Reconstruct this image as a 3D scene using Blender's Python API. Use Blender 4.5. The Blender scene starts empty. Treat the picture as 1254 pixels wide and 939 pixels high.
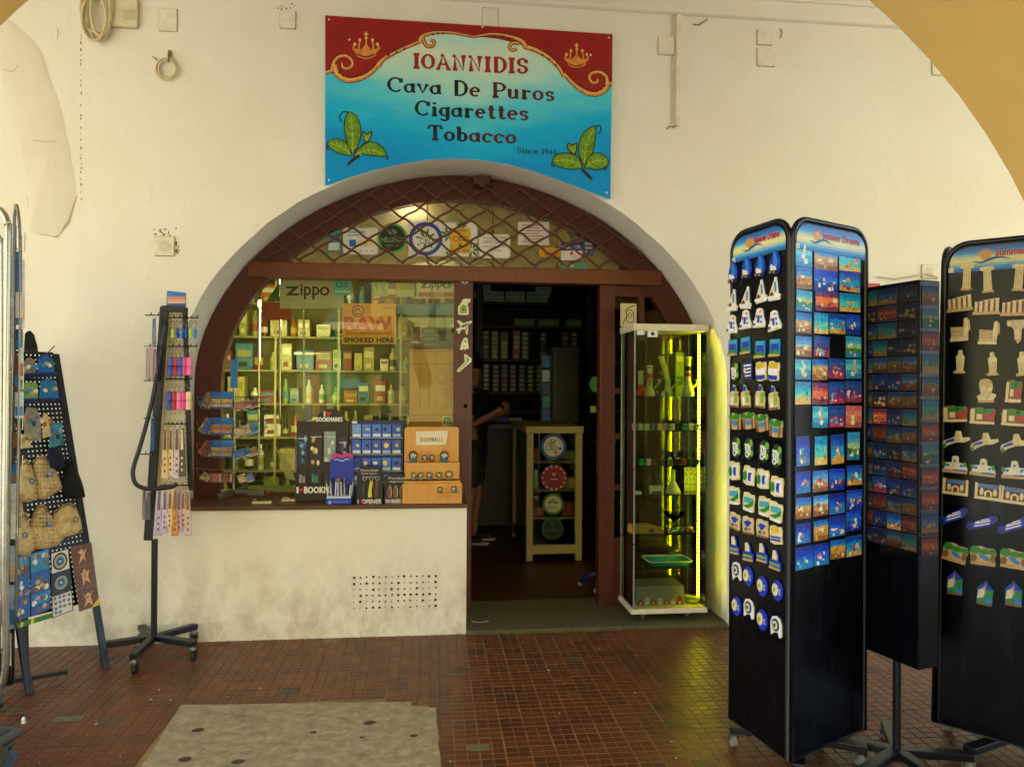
import bpy, math, random
from math import sin, cos, pi, radians as R
from mathutils import Vector as V, Matrix
random.seed(7)
SC = bpy.context.scene
COL = SC.collection
# ------------------------------------------------------------------ camera
FPX, YAW, PITCH, ROLL, EYE, DIST = 905.0, R(6.25), R(.29), R(.334), 1.55, 4.6466
cam = bpy.data.objects.new('camera', bpy.data.cameras.new('camera'))
COL.objects.link(cam)
cam.data.sensor_width = 36; cam.data.lens = 36*FPX/1254
cam.data.clip_start = .05; cam.data.clip_end = 2000
cam.location = (0, -DIST, EYE)
_w = V((sin(YAW)*cos(PITCH), cos(YAW)*cos(PITCH), sin(PITCH)))
_r0 = V((cos(YAW), -sin(YAW), 0)); _u0 = _r0.cross(_w)
_r = _r0*cos(ROLL)+_u0*sin(ROLL); _u = -_r0*sin(ROLL)+_u0*cos(ROLL)
m3 = Matrix((_r, _u, -_w)).transposed()
cam.rotation_euler = m3.to_euler()
SC.camera = cam
# ------------------------------------------------------------------ light
SUN_EL, SUN_ROT = R(52), R(-22)          # the sun stands behind the shop: the arcade lies in shade, the street in sun
world = bpy.data.worlds.new('World'); SC.world = world; world.use_nodes = True
nt = world.node_tree
sky = nt.nodes.new('ShaderNodeTexSky'); sky.sky_type = 'NISHITA'; sky.sun_disc = False
sky.sun_elevation = SUN_EL; sky.sun_rotation = SUN_ROT
nt.links.new(sky.outputs[0], nt.nodes['Background'].inputs[0])
nt.nodes['Background'].inputs[1].default_value = .15
sun = bpy.data.objects.new('sun', bpy.data.lights.new('sun', 'SUN'))
COL.objects.link(sun); sun.data.energy = 4.5; sun.data.angle = R(.5); sun.data.color = (1, .97, .925)
_sd = V((sin(SUN_ROT)*cos(SUN_EL), cos(SUN_ROT)*cos(SUN_EL), sin(SUN_EL)))
sun.rotation_euler = (-_sd).to_track_quat('-Z', 'Y').to_euler()
VS = SC.view_settings
VS.view_transform = 'Standard'; VS.look = 'None'; VS.exposure = 2.28; VS.gamma = 1
SC.cycles.max_bounces = 10; SC.cycles.diffuse_bounces = 6; SC.cycles.transparent_max_bounces = 16
SC.cycles.use_denoising = True

# ------------------------------------------------------------------ measuring: a photo pixel meets a real plane
CAM = V((0, -DIST, EYE))
def ray(px, py): return _w*FPX + _r*(px-627) - _u*(py-469.5)
def PW(px, py, Y=0.0):
    d = ray(px, py); return CAM + d*((Y-CAM.y)/d.y)
def PF(px, py, Z=0.0):
    d = ray(px, py); return CAM + d*((Z-CAM.z)/d.z)
def PP(px, py, o, n):
    d = ray(px, py); return CAM + d*((V(o)-CAM).dot(n)/d.dot(n))

# ------------------------------------------------------------------ materials
_mc = {}
def lin(h):
    if not isinstance(h, str): return tuple(h[:3])+(1,)
    h = h.lstrip('#'); c = [int(h[i:i+2], 16)/255 for i in (0, 2, 4)]
    return tuple(x/12.92 if x <= .04045 else ((x+.055)/1.055)**2.4 for x in c)+(1,)
class NT:
    def __init__(s, name):
        s.m = bpy.data.materials.new(name); s.m.use_nodes = True; s.t = s.m.node_tree
        s.b = s.t.nodes['Principled BSDF']
    def n(s, k, **kw):
        x = s.t.nodes.new('ShaderNode'+k)
        for a, v in kw.items(): setattr(x, a, v)
        return x
    def l(s, a, b): s.t.links.new(a, b)
    def noise(s, scale, co, detail=4, rough=.55):
        x = s.n('TexNoise'); x.inputs['Scale'].default_value = scale; x.inputs['Detail'].default_value = detail
        x.inputs['Roughness'].default_value = rough
        if co is not None: s.l(co, x.inputs['Vector'])
        return x.outputs['Fac']
    def ramp(s, fac, stops):
        x = s.n('ValToRGB'); e = x.color_ramp.elements
        while len(e) < len(stops): e.new(.5)
        for el, (p, c) in zip(e, stops): el.position = p; el.color = lin(c)
        s.l(fac, x.inputs[0]); return x.outputs[0]
    def mix(s, fac, a, b, mode='MIX'):
        x = s.n('Mix', data_type='RGBA', blend_type=mode)
        for v, i in ((fac, 0), (a, 6), (b, 7)):
            if hasattr(v, 'links') or isinstance(v, bpy.types.NodeSocket): s.l(v, x.inputs[i])
            else: x.inputs[i].default_value = v if i == 0 else lin(v)
        return x.outputs[2]
    def math(s, op, a, b=None, c=None):
        x = s.n('Math', operation=op)
        for i, v in enumerate((a, b, c)):
            if v is None: continue
            if isinstance(v, bpy.types.NodeSocket): s.l(v, x.inputs[i])
            else: x.inputs[i].default_value = v
        return x.outputs[0]
    def bump(s, h, strength=.2, dist=.01):
        x = s.n('Bump'); x.inputs['Strength'].default_value = strength; x.inputs['Distance'].default_value = dist
        s.l(h, x.inputs['Height']); s.l(x.outputs[0], s.b.inputs['Normal'])
    def obj(s): return s.n('TexCoord').outputs['Object']
    def pos(s): return s.n('NewGeometry').outputs['Position']
def M(h, rough=.5, metal=0, var=.10, scale=18, emit=0, bump=0, coat=0):
    k = (h, rough, metal, var, scale, emit, bump, coat)
    if k in _mc: return _mc[k]
    t = NT('paint'); b = t.b
    c = lin(h); o = t.pos()
    n = t.noise(scale, o)
    dark = tuple(x*(1-var) for x in c[:3]); lite = tuple(min(1, x*(1+var)) for x in c[:3])
    t.l(t.ramp(n, [(.3, dark), (.7, lite)]), b.inputs['Base Color'])
    t.l(t.math('MULTIPLY_ADD', n, .18, max(.03, rough-.09)), b.inputs['Roughness'])
    b.inputs['Metallic'].default_value = metal
    b.inputs['Coat Weight'].default_value = coat
    if emit: b.inputs['Emission Color'].default_value = c; b.inputs['Emission Strength'].default_value = emit
    if bump: t.bump(t.noise(scale*4, o), bump, .004)
    _mc[k] = t.m; return t.m
def glass(name, fac, tint, gl=(1, 1, 1), rough=.0, gain=1.0):
    t = NT(name); t.t.nodes.remove(t.b)
    tr = t.n('BsdfTransparent'); tr.inputs[0].default_value = lin(tint)
    g = t.n('BsdfGlossy'); g.inputs['Color'].default_value = lin(gl); g.inputs['Roughness'].default_value = rough
    fr = t.n('Fresnel'); fr.inputs[0].default_value = 1.5
    f = t.math('MINIMUM', t.math('MULTIPLY_ADD', fr.outputs[0], gain, fac), 1.0)
    mx = t.n('MixShader'); t.l(f, mx.inputs[0]); t.l(tr.outputs[0], mx.inputs[1]); t.l(g.outputs[0], mx.inputs[2])
    t.l(mx.outputs[0], t.t.nodes['Material Output'].inputs[0]); return t.m

# ------------------------------------------------------------------ mesh building
def wm(o):
    m = o.matrix_basis.copy()
    return wm(o.parent) @ m if o.parent else m
class MB:
    def __init__(s): s.v = []; s.f = []; s.i = []
    def add(s, vs, fs, m=0):
        k = len(s.v); s.v += [V(p) for p in vs]
        s.f += [[a+k for a in f] for f in fs]; s.i += [m]*len(fs); return s
    def box(s, a, b, m=0):
        (x0, y0, z0), (x1, y1, z1) = a, b
        return s.add([(x0,y0,z0),(x1,y0,z0),(x1,y1,z0),(x0,y1,z0),(x0,y0,z1),(x1,y0,z1),(x1,y1,z1),(x0,y1,z1)],
              [(0,3,2,1),(4,5,6,7),(0,1,5,4),(1,2,6,5),(2,3,7,6),(3,0,4,7)], m)
    def obox(s, c, sz, rot=None, m=0):
        k = len(s.v); s.box([-x/2 for x in sz], [x/2 for x in sz], m)
        for i in range(k, len(s.v)): s.v[i] = (rot @ s.v[i] if rot else s.v[i]) + V(c)
        return s
    def bar(s, a, b, w, t, m=0, up=V((0, 0, 1))):
        a, b = V(a), V(b); z = (b-a).normalized()
        if abs(z.dot(up)) > .98: up = V((0, 1, 0))
        x = z.cross(up).normalized(); y = z.cross(x)
        return s.obox((a+b)/2, (w, t, (b-a).length), Matrix((x, y, z)).transposed(), m)
    def tube(s, pts, r, n=8, m=0, closed=False):
        pts = [V(p) for p in pts]; k = len(pts); rings = []
        up = V((0, 0, 1)); prev = None
        for i, p in enumerate(pts):
            a = pts[i-1] if (i > 0 or closed) else p
            b = pts[(i+1) % k] if (i < k-1 or closed) else p
            t = (b-a).normalized()
            if prev is None:
                x = t.cross(up if abs(t.dot(up)) < .95 else V((1, 0, 0))).normalized()
            else:
                x = (prev - t*prev.dot(t)); x = x.normalized() if x.length > 1e-6 else t.orthogonal().normalized()
            prev = x; y = t.cross(x); rr = r[i] if isinstance(r, (list, tuple)) else r
            rings.append([p + x*cos(2*pi*j/n)*rr + y*sin(2*pi*j/n)*rr for j in range(n)])
        vs = [q for g in rings for q in g]; fs = []
        for i in range(k if closed else k-1):
            a, b = i*n, ((i+1) % k)*n
            fs += [(a+j, a+(j+1) % n, b+(j+1) % n, b+j) for j in range(n)]
        if not closed: fs += [tuple(range(n))[::-1], tuple(range((k-1)*n, k*n))]
        return s.add(vs, fs, m)
    def lathe(s, prof, c=(0, 0, 0), n=12, m=0, axis='Z'):
        vs = []; fs = []
        for r, z in prof:
            for j in range(n):
                a = 2*pi*j/n; p = (r*cos(a), r*sin(a), z)
                if axis == 'Y': p = (p[0], -p[2], p[1])
                if axis == 'X': p = (p[2], p[0], p[1])
                vs.append(V(p)+V(c))
        for i in range(len(prof)-1):
            fs += [(i*n+j, i*n+(j+1) % n, (i+1)*n+(j+1) % n, (i+1)*n+j) for j in range(n)]
        fs += [tuple(range(n))[::-1], tuple(range((len(prof)-1)*n, len(prof)*n))]
        return s.add(vs, fs, m)
    def ball(s, c, r, m=0, n=8, k=6):
        rx, ry, rz = r if isinstance(r, (tuple, list)) else (r, r, r); vs = []; fs = []
        for i in range(k+1):
            t = pi*i/k
            for j in range(n): vs.append(V((rx*sin(t)*cos(2*pi*j/n), ry*sin(t)*sin(2*pi*j/n), rz*cos(t)))+V(c))
        for i in range(k): fs += [(i*n+j, (i+1)*n+j, (i+1)*n+(j+1) % n, i*n+(j+1) % n) for j in range(n)]
        return s.add(vs, fs, m)
    def prism(s, poly, fn, h0, h1, m=0):
        """polygon (u,v) pulled from height h0 to h1 over the surface fn(u,v,h)"""
        n = len(poly)
        ar = sum(poly[i][0]*poly[(i+1) % n][1]-poly[(i+1) % n][0]*poly[i][1] for i in range(n))
        if ar < 0: poly = poly[::-1]
        vs = [fn(u, v, h1) for u, v in poly] + [fn(u, v, h0) for u, v in poly]
        return s.add(vs, [tuple(range(n)), tuple(range(n, 2*n))[::-1]] + [(n+i, n+(i+1) % n, (i+1) % n, i) for i in range(n)], m)
    def ribbon(s, pts, w, fn, h, m=0, closed=False):
        k = len(pts); L = []; Rr = []
        for i in range(k):
            a = pts[i-1] if (i > 0 or closed) else pts[i]; b = pts[(i+1) % k] if (i < k-1 or closed) else pts[i]
            dx, dy = b[0]-a[0], b[1]-a[1]; d = math.hypot(dx, dy) or 1
            ww = (w[i] if isinstance(w, (list, tuple)) else w)/2
            L.append(fn(pts[i][0]-dy/d*ww, pts[i][1]+dx/d*ww, h)); Rr.append(fn(pts[i][0]+dy/d*ww, pts[i][1]-dx/d*ww, h))
        fs = [(i, i+k, (i+1) % k+k, (i+1) % k) for i in range(k if closed else k-1)]
        return s.add(L+Rr, fs, m)
    def build(s, name, mats, parent=None, local=False, smooth=False, bevel=0, base=False, center=None):
        me = bpy.data.meshes.new(name)
        vs = s.v
        if parent is not None and not local:
            im = wm(parent).inverted(); vs = [im @ p for p in vs]
        lo = V([min(p[i] for p in vs) for i in range(3)]); hi = V([max(p[i] for p in vs) for i in range(3)])
        c = (lo+hi)/2
        if base: c.z = lo.z
        if center is not None: c = V(center)
        me.from_pydata([p-c for p in vs], [], s.f)
        if not isinstance(mats, (list, tuple)): mats = [mats]
        for x in mats: me.materials.append(x)
        me.polygons.foreach_set('material_index', s.i)
        if smooth: me.polygons.foreach_set('use_smooth', [True]*len(s.f))
        me.update()
        o = bpy.data.objects.new(name, me); COL.objects.link(o); o.location = c
        if parent is not None: o.parent = parent
        if bevel:
            b = o.modifiers.new('bevel', 'BEVEL'); b.width = bevel; b.segments = 2; b.limit_method = 'ANGLE'; b.angle_limit = R(40)
        if smooth and smooth != 'all':
            try: me.set_sharp_from_angle(angle=R(40))
            except Exception: pass
        return o
def tag(o, label=None, cat=None, group=None, kind=None):
    if label: o['label'] = label
    if cat: o['category'] = cat
    if group: o['group'] = group
    if kind: o['kind'] = kind
    return o
def thing(name, label, cat, loc=(0, 0, 0), rotz=0, group=None):
    o = bpy.data.objects.new(name, None); COL.objects.link(o); o.empty_display_size = .05
    o.location = loc; o.rotation_euler = (0, 0, rotz); return tag(o, label, cat, group)
def dup(o, parent=None):
    c = o.copy(); COL.objects.link(c)
    if parent is not None: c.parent = parent
    for ch in list(o.children): dup(ch, c)
    return c
def drop(o):
    for ch in list(o.children): drop(ch)
    bpy.data.objects.remove(o)
def XZ(y): return lambda u, v, h: V((u, y-h, v))
def circ(cx, cy, rx, ry=None, n=16, a0=0, a1=2*pi):
    ry = rx if ry is None else ry
    full = abs(a1-a0-2*pi) < 1e-6
    return [(cx+rx*cos(a0+(a1-a0)*i/(n if full else n-1)), cy+ry*sin(a0+(a1-a0)*i/(n if full else n-1))) for i in range(n)]
def rect(x0, y0, x1, y1): return [(x0, y0), (x1, y0), (x1, y1), (x0, y1)]
def rrect(x0, y0, x1, y1, r, n=5):
    o = []
    for cx, cy, a in ((x1-r, y0+r, -90), (x1-r, y1-r, 0), (x0+r, y1-r, 90), (x0+r, y0+r, 180)):
        o += [(cx+r*cos(R(a+90*i/n)), cy+r*sin(R(a+90*i/n))) for i in range(n+1)]
    return o
_tc = {}
def text(mb, s, fn, x0, y0, x1, y1, h, m=0, flip=False, bold=0):
    if bold:
        for k, (a, c) in enumerate(((-1, 0), (1, 0), (0, -1), (0, 1), (-.7, -.7), (.7, .7), (-.7, .7), (.7, -.7))): text(mb, s, fn, x0+bold*a, y0+bold*c, x1+bold*a, y1+bold*c, h+.00004*(k+1), m, flip)
    """lettering filled into the box x0..x1, y0..y1 of the surface fn"""
    if s not in _tc:
        cu = bpy.data.curves.new('lettering', 'FONT'); cu.body = s; cu.resolution_u = 2
        ob = bpy.data.objects.new('lettering', cu)
        me = bpy.data.meshes.new_from_object(ob)
        _tc[s] = ([tuple(v.co[:2]) for v in me.vertices], [tuple(p.vertices) for p in me.polygons])
        bpy.data.objects.remove(ob); bpy.data.curves.remove(cu); bpy.data.meshes.remove(me)
    vs, fs = _tc[s]
    ax, bx = min(v[0] for v in vs), max(v[0] for v in vs); ay, by = min(v[1] for v in vs), max(v[1] for v in vs)
    P = [fn(x0+(x-ax)/(bx-ax)*(x1-x0), y0+(y-ay)/(by-ay)*(y1-y0), h) for x, y in vs]
    mb.add(P, [f[::-1] if flip else f for f in fs], m)
def pxwall(Y):
    """drawing surface: photo pixels on the real plane y = Y, lifted h towards the street"""
    return lambda u, v, h: PW(u, v, Y-h)
def curve(pts, n=6):
    out = []
    for i in range(len(pts)-1):
        p0 = pts[max(0, i-1)]; p1 = pts[i]; p2 = pts[i+1]; p3 = pts[min(len(pts)-1, i+2)]
        for j in range(n):
            t = j/n; out.append(tuple(.5*(2*p1[k]+(p2[k]-p0[k])*t+(2*p0[k]-5*p1[k]+4*p2[k]-p3[k])*t*t+(3*p1[k]-p0[k]-3*p2[k]+p3[k])*t**3) for k in (0, 1)))
    return out+[pts[-1]]
# ------------------------------------------------------------------ setting: materials
def plaster(name, base, warm, dirt, bump=.25):
    t = NT(name); p = t.pos(); n1 = t.noise(1.3, p, 6, .6); n2 = t.noise(7, p, 8, .7); n3 = t.noise(60, p, 3)
    c = t.ramp(n1, [(.3, base), (.7, warm)])
    sp = t.n('SeparateXYZ'); t.l(p, sp.inputs[0])
    mp0 = t.n('Mapping'); t.l(p, mp0.inputs[0]); mp0.inputs['Rotation'].default_value = (0, R(30), 0); mp0.inputs['Scale'].default_value = (1.15, 1, .8)
    # grime splashed up from the floor and streaked rubbing marks
    low = t.n('MapRange'); t.l(sp.outputs[2], low.inputs[0]); low.inputs[1].default_value = .62; low.inputs[2].default_value = 0.0
    g = t.math('MULTIPLY', low.outputs[0], t.math('MULTIPLY_ADD', t.noise(5, mp0.outputs[0], 10, .72), 3.0, -1.3)); g.node.use_clamp = True
    c = t.mix(g, c, dirt)
    mp = t.n('Mapping'); t.l(p, mp.inputs[0]); mp.inputs['Rotation'].default_value = (0, R(38), 0); mp.inputs['Scale'].default_value = (14, 3, 2.2)
    sc = t.n('MapRange'); t.l(t.noise(1.6, mp.outputs[0], 6, .7), sc.inputs[0]); sc.inputs[1].default_value = .64; sc.inputs[2].default_value = .78; sc.inputs[4].default_value = .35
    c = t.mix(sc.outputs[0], c, dirt)
    sp2 = t.n('MapRange'); t.l(n2, sp2.inputs[0]); sp2.inputs[1].default_value = .66; sp2.inputs[2].default_value = .74; sp2.inputs[4].default_value = .3
    c = t.mix(sp2.outputs[0], c, dirt)
    t.l(c, t.b.inputs['Base Color']); t.b.inputs['Roughness'].default_value = .85
    tr = t.noise(2.6, mp0.outputs[0], 7, .6); pit = t.n('MapRange'); t.l(t.noise(26, p, 4, .7), pit.inputs[0]); pit.inputs[1].default_value = .68; pit.inputs[2].default_value = .74; pit.inputs[4].default_value = -1.2
    h = t.math('ADD', pit.outputs[0], t.math('MULTIPLY_ADD', tr, 2.5, t.math('MULTIPLY_ADD', n3, .3, t.math('MULTIPLY_ADD', n2, .9, n1)))); t.bump(h, bump*1.3, .014)
    return t.m
M_WALL = plaster('old_plaster', '#f0ebde', '#e9e1cd', '#978766')
M_PATCH = plaster('smooth_plaster', '#e6decb', '#ded4bf', '#a3967c', .15)
M_OCHRE = plaster('ochre_render', '#e2bb6c', '#dab062', '#b08a4a', .1)
M_CEIL = plaster('ceiling_plaster', '#d8d2bc', '#cfc8b0', '#a59a80', .15)
def wood(name, a, b, rough=.42):
    t = NT(name); p = t.obj(); mp = t.n('Mapping'); t.l(p, mp.inputs[0]); mp.inputs['Scale'].default_value = (10, 10, 1.4)
    n = t.noise(5, mp.outputs[0], 6, .65); n2 = t.noise(2.2, t.pos(), 3)
    c = t.mix(t.math('MULTIPLY', n2, .5), t.ramp(n, [(.3, a), (.7, b)]), a)
    t.l(c, t.b.inputs['Base Color']); t.l(t.math('MULTIPLY_ADD', n, .2, rough-.1), t.b.inputs['Roughness']); t.bump(n, .12, .003); return t.m
M_WOOD = wood('red_brown_paint', '#471605', '#5c1e08')
M_BEAM = wood('worn_brown_beam', '#5f2d12', '#783c1a')
M_SILL = wood('dark_sill_wood', '#4a2c18', '#65401f', .35)
M_PINE = wood('golden_pine', '#c98a36', '#e0a64c', .4)
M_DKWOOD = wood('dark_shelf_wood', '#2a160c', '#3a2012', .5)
def tile_mat():
    t = NT('red_floor_tile'); p = t.pos()
    q = t.n('VectorMath', operation='DIVIDE'); t.l(p, q.inputs[0]); q.inputs[1].default_value = (TX, TY, 50)
    fl = t.n('VectorMath', operation='FLOOR'); t.l(q.outputs[0], fl.inputs[0])
    w = t.n('TexWhiteNoise', noise_dimensions='3D'); t.l(fl.outputs[0], w.inputs['Vector'])
    n = t.noise(9, p, 5, .65); n2 = t.noise(2.0, p, 4); n3 = t.noise(120, p, 2)
    c = t.ramp(w.outputs[0], [(0, '#381f0f'), (.05, '#5c2d10'), (.5, '#683312'), (.93, '#763d16'), (.985, '#522c10'), (1, '#55482c')])
    c = t.mix(t.math('MULTIPLY', n, .45), c, '#4e2f16')
    k = t.n('MapRange'); t.l(n2, k.inputs[0]); k.inputs[1].default_value = .55; k.inputs[2].default_value = .75; k.inputs[4].default_value = .5
    c = t.mix(k.outputs[0], c, '#4c2a18')
    t.l(c, t.b.inputs['Base Color'])
    t.l(t.math('MULTIPLY_ADD', n, .35, .24), t.b.inputs['Roughness']); t.bump(n3, .08, .002); return t.m
TX, TY = .108, .0925
M_TILE = tile_mat()
M_GROUT = M('#947848', .9, var=.3, scale=6)
def cement(name, a, b, c_, s=3):
    t = NT(name); p = t.pos(); n = t.noise(s, p, 8, .7); n2 = t.noise(s*9, p, 6, .7); mp = t.n('Mapping'); t.l(p, mp.inputs[0]); mp.inputs['Scale'].default_value = (4, 6, 1)
    n3 = t.noise(s, mp.outputs[0], 6, .7)
    c = t.ramp(t.math('MULTIPLY_ADD', n2, .5, t.math('MULTIPLY', n3, .6)), [(.3, a), (.55, b), (.75, c_)])
    k = t.n('MapRange'); t.l(n, k.inputs[0]); k.inputs[1].default_value = .56; k.inputs[2].default_value = .7; k.inputs[4].default_value = .6
    c = t.mix(k.outputs[0], c, a); t.l(c, t.b.inputs['Base Color']); t.b.inputs['Roughness'].default_value = .75; t.bump(n2, .4, .004); return t.m
M_CEMENT = cement('worn_cement', '#6a5e46', '#a2916e', '#c4b48e')
M_TERRAZZO = cement('green_grey_terrazzo', '#35301a', '#544c2a', '#6c6338', 9)
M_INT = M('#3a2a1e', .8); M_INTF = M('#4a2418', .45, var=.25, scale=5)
M_GLASS = glass('window_glass', .004, '#f2f5e8', '#fff8e0', gain=.55)
M_CASE = glass('case_glass', .015, '#eef6ea')
M_BLACK = M('#0b0d12', .38); M_IRON = M('#12161f', .4); M_CHROME = M('#b9b6ae', .22, 1)
M_WHITE = M('#e6e2d6', .55); M_CREAM = M('#ddd2b0', .6)

# ------------------------------------------------------------------ structure: ground, ceiling
def struct(name, mb, mats, **k): return tag(mb.build(name, mats, **k), kind='structure')
b = MB(); b.add([(-6, -3.3, 0), (6.5, -3.3, 0), (6.5, 0.002, 0), (-6, 0.002, 0)], [(0, 1, 2, 3)])
floor = struct('floor', b, M_GROUT, center=(0, 0, 0))
b = MB(); b.add([(-60, -60, -.12), (60, -60, -.12), (60, -3.3, -.12), (-60, -3.3, -.12)], [(0, 1, 2, 3)]); b.add([(-60, -3.3, -.12), (60, -3.3, -.12), (60, -3.3, 0), (-60, -3.3, 0)], [(0, 1, 2, 3)])
struct('street', b, M('#9a9994', .8, var=.2, scale=2))
b = MB(); b.add([(-60, -3.29, -.14), (60, -3.29, -.14), (60, 60, -.14), (-60, 60, -.14)], [(0, 1, 2, 3)]); struct('ground', b, M('#8d867a', .85, var=.2, scale=2))
b = MB(); b.box((-6, -3.3, 4.12), (6.5, 0, 4.25)); struct('ceiling', b, M_CEIL)
b = MB(); b.box((-6, -3.3, 4.26), (6.5, 6.5, 8.2)); struct('upper_storeys', b, M_OCHRE)

# floor tiles: each tile carries four raised pads between scored lines
def tile_pads(mb, cx, cy, z, rnd=None):
    for i in (0, 1):
        for j in (0, 1):
            gx, gy = .0034, .0022
            x0 = cx-TX/2+i*TX/2+(gx if i == 0 else gx*.6); x1 = cx-TX/2+(i+1)*TX/2-(gx if i == 1 else gx*.6)
            y0 = cy-TY/2+j*TY/2+(gy if j == 0 else gy*.5); y1 = cy-TY/2+(j+1)*TY/2-(gy if j == 1 else gy*.5)
            e = .0012; t = z+.0026
            mb.add([(x0, y0, z), (x1, y0, z), (x1, y1, z), (x0, y1, z), (x0+e, y0+e, t), (x1-e, y0+e, t), (x1-e, y1-e, t), (x0+e, y1-e, t)],
                   [(4, 5, 6, 7), (0, 1, 5, 4), (1, 2, 6, 5), (2, 3, 7, 6), (3, 0, 4, 7)])
PATCH = [PF(222, 864), PF(503, 860), PF(503.5, 866), PF(534, 867), PF(540, 950), PF(536, 990), PF(140, 990)]
def inside(x, y, poly):
    r = False
    for i in range(len(poly)):
        a, c = poly[i-1], poly[i]
        if (a.y > y) != (c.y > y) and x < (c.x-a.x)*(y-a.y)/(c.y-a.y)+a.x: r = not r
    return r
cells = []
for i in range(-28, 36):
    for j in range(-32, 0):
        x, y = (i+.5)*TX, (j+.5)*TY
        if inside(x, y, PATCH) or x < -2.9 or x > 3.6: continue
        d = (V((x, y, 0))-CAM); q = d.dot(_w); u = d.dot(_r)/q*FPX; vv = -d.dot(_u)/q*FPX
        vis = abs(u) < 640 and vv < 478
        cells.append((0 if vis else 1, d.length, x, y))
cells.sort()
tb = MB(); tile_pads(tb, 0, 0, 0)
proto = tb.build('tile', M_TILE, floor, local=True)
rest = MB()
for k, (vis, dd, x, y) in enumerate(cells):
    if random.random() < .0012: continue
    z = .0005+random.uniform(0, .0012)
    if k < 300:
        o = proto if k == 0 else proto.copy()
        if k: COL.objects.link(o); o.parent = floor
        o.location = (x+random.uniform(-.0008, .0008), y, z+.0013); o.rotation_euler = (random.uniform(-.006, .006), random.uniform(-.006, .006), random.uniform(-.006, .006))
    else: tile_pads(rest, x, y, z)
tag(rest.build('floor_tiles', M_TILE, floor), kind='stuff')
PJ = []
q_ = random.Random(8)
for p, e in zip(PATCH, PATCH[1:]+PATCH[:1]):
    for i in range(14): t_ = i/14; PJ.append((p.x+(e.x-p.x)*t_+q_.uniform(-.003, .003), p.y+(e.y-p.y)*t_+q_.uniform(-.003, .003)))
b = MB(); b.prism(PJ, lambda u, v, h: V((u, v, h)), .0005, .0052); struct('cement_patch', b, M_CEMENT)
b = MB()
for px, py, s in ((453, 886, .03), (384, 898, .018), (243, 895, .028), (227, 931, .03), (292, 934, .028), (443, 904, .012), (507, 902, .02)):
    p = PF(px, py); b.add([(p.x+cos(a*pi/5)*s*random.uniform(.7, 1.1), p.y+sin(a*pi/5)*s*.75, .0064) for a in range(10)], [tuple(range(10))])
tag(b.build('gum_spots', M('#463c2c', .8)), kind='stuff')
b = MB()
for k in range(26):
    p = PF(random.uniform(0, 900), random.uniform(790, 938)); s = random.uniform(.002, .006); b.obox((p.x, p.y, .007), (s*2, s, .002), Matrix.Rotation(random.random()*3, 3, 'Z'))
for px, py in ((318, 844), (195, 846), (185, 858), (672, 822), (118, 888)):
    p = PF(px, py); b.obox((p.x, p.y, .008), (.014, .008, .002), Matrix.Rotation(random.random()*3, 3, 'Z'))
tag(b.build('litter_crumbs', M('#c9c0ac', .8)), kind='stuff')
# cement fills between the tiles
for px, py, w, h in ((585, 916, .10, .05), (83, 881, .13, .05)):
    p = PF(px, py); b = MB(); b.obox((p.x, p.y, .0042), (w, h, .0045)); struct('cement_fill', b, cement('fill', '#4d4530', '#6e6546', '#8b835e', 7))
# loose paper scrap by the door
p = PF(588, 761, .03); b = MB()
b.ribbon([(p.x+cos(a)*.05, p.y+sin(a)*.03) for a in (2.9, 3.5, 4.2, 5.0, 5.8, 6.2)], .02, lambda u, v, h: V((u, v, h)), .036)
tag(b.build('paper_scrap', M('#b8b49c', .8)), 'small curled scrap of pale paper on the dark doorway threshold', 'litter')

# ------------------------------------------------------------------ facade wall
CX, AX, SPR, AH, NE = .198, 1.728, 1.57, 1.408, 1.88
def prof(k, zmin_r=0.0, zmin_l=.795, y=0.0, grow=0.0, n=48):
    pts = [(CX+AX+grow, zmin_r)]
    if zmin_r < SPR-.4: pts += [(CX+AX+grow, zmin_r+(SPR-zmin_r)*i/4) for i in (1, 2, 3)]
    for i in range(n+1):
        t = pi*i/n; c, s = cos(t), sin(t)
        pts.append((CX+(AX+grow)*math.copysign(abs(c)**(2/NE), c), SPR+(AH+grow)*abs(s)**(2/NE)))
    pts += [(CX-AX-grow, (SPR+zmin_l)/2), (CX-AX-grow, zmin_l)]
    return pts
wall = thing('facade_wall', 'cream plastered arcade wall with a wide arched shop opening', 'wall')
WX0, WX1, WTOP = -6, 6.5, 4.13
P0 = prof(0); rr = random.Random(3)
P0 = [(x+rr.uniform(-.004, .004), z+rr.uniform(-.004, .004)) if 3 < i < len(P0)-2 else (x, z) for i, (x, z) in enumerate(P0)]
P1 = prof(0, grow=.022)
b = MB(); f = XZ(0)
def quad(a, c, d, e): b.add([f(*p, 0) for p in (a, c, d, e)], [(0, 1, 2, 3)])
quad((WX0, 0), (-1.53, 0), (-1.53, WTOP), (WX0, WTOP)); quad((1.926, 0), (WX1, 0), (WX1, WTOP), (1.926, WTOP))
A = [p for p in P0 if p[1] >= SPR-.01]; A[0] = (1.926, A[0][1]); A[-1] = (-1.53, A[-1][1])
for (x0, z0), (x1, z1) in zip(A[:-1], A[1:]): quad((x1, z1), (x0, z0), (x0, WTOP), (x1, WTOP))
quad((-1.53, 0), (.228, 0), (.228, .795), (-1.53, .795))
b.add([(.228, 0, 0), (.228, .45, 0), (.228, .45, .795), (.228, 0, .795)], [(0, 1, 2, 3)])
b.build('wall_face', M_WALL, wall)
b = MB()
k = len(P0); b.add([(x, .0, z) for x, z in P0]+[(x, .46, z) for x, z in P1], [(i, i+1, i+1+k, i+k) for i in range(k-1)])
b.build('reveal', M_WALL, wall, smooth='all')
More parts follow.
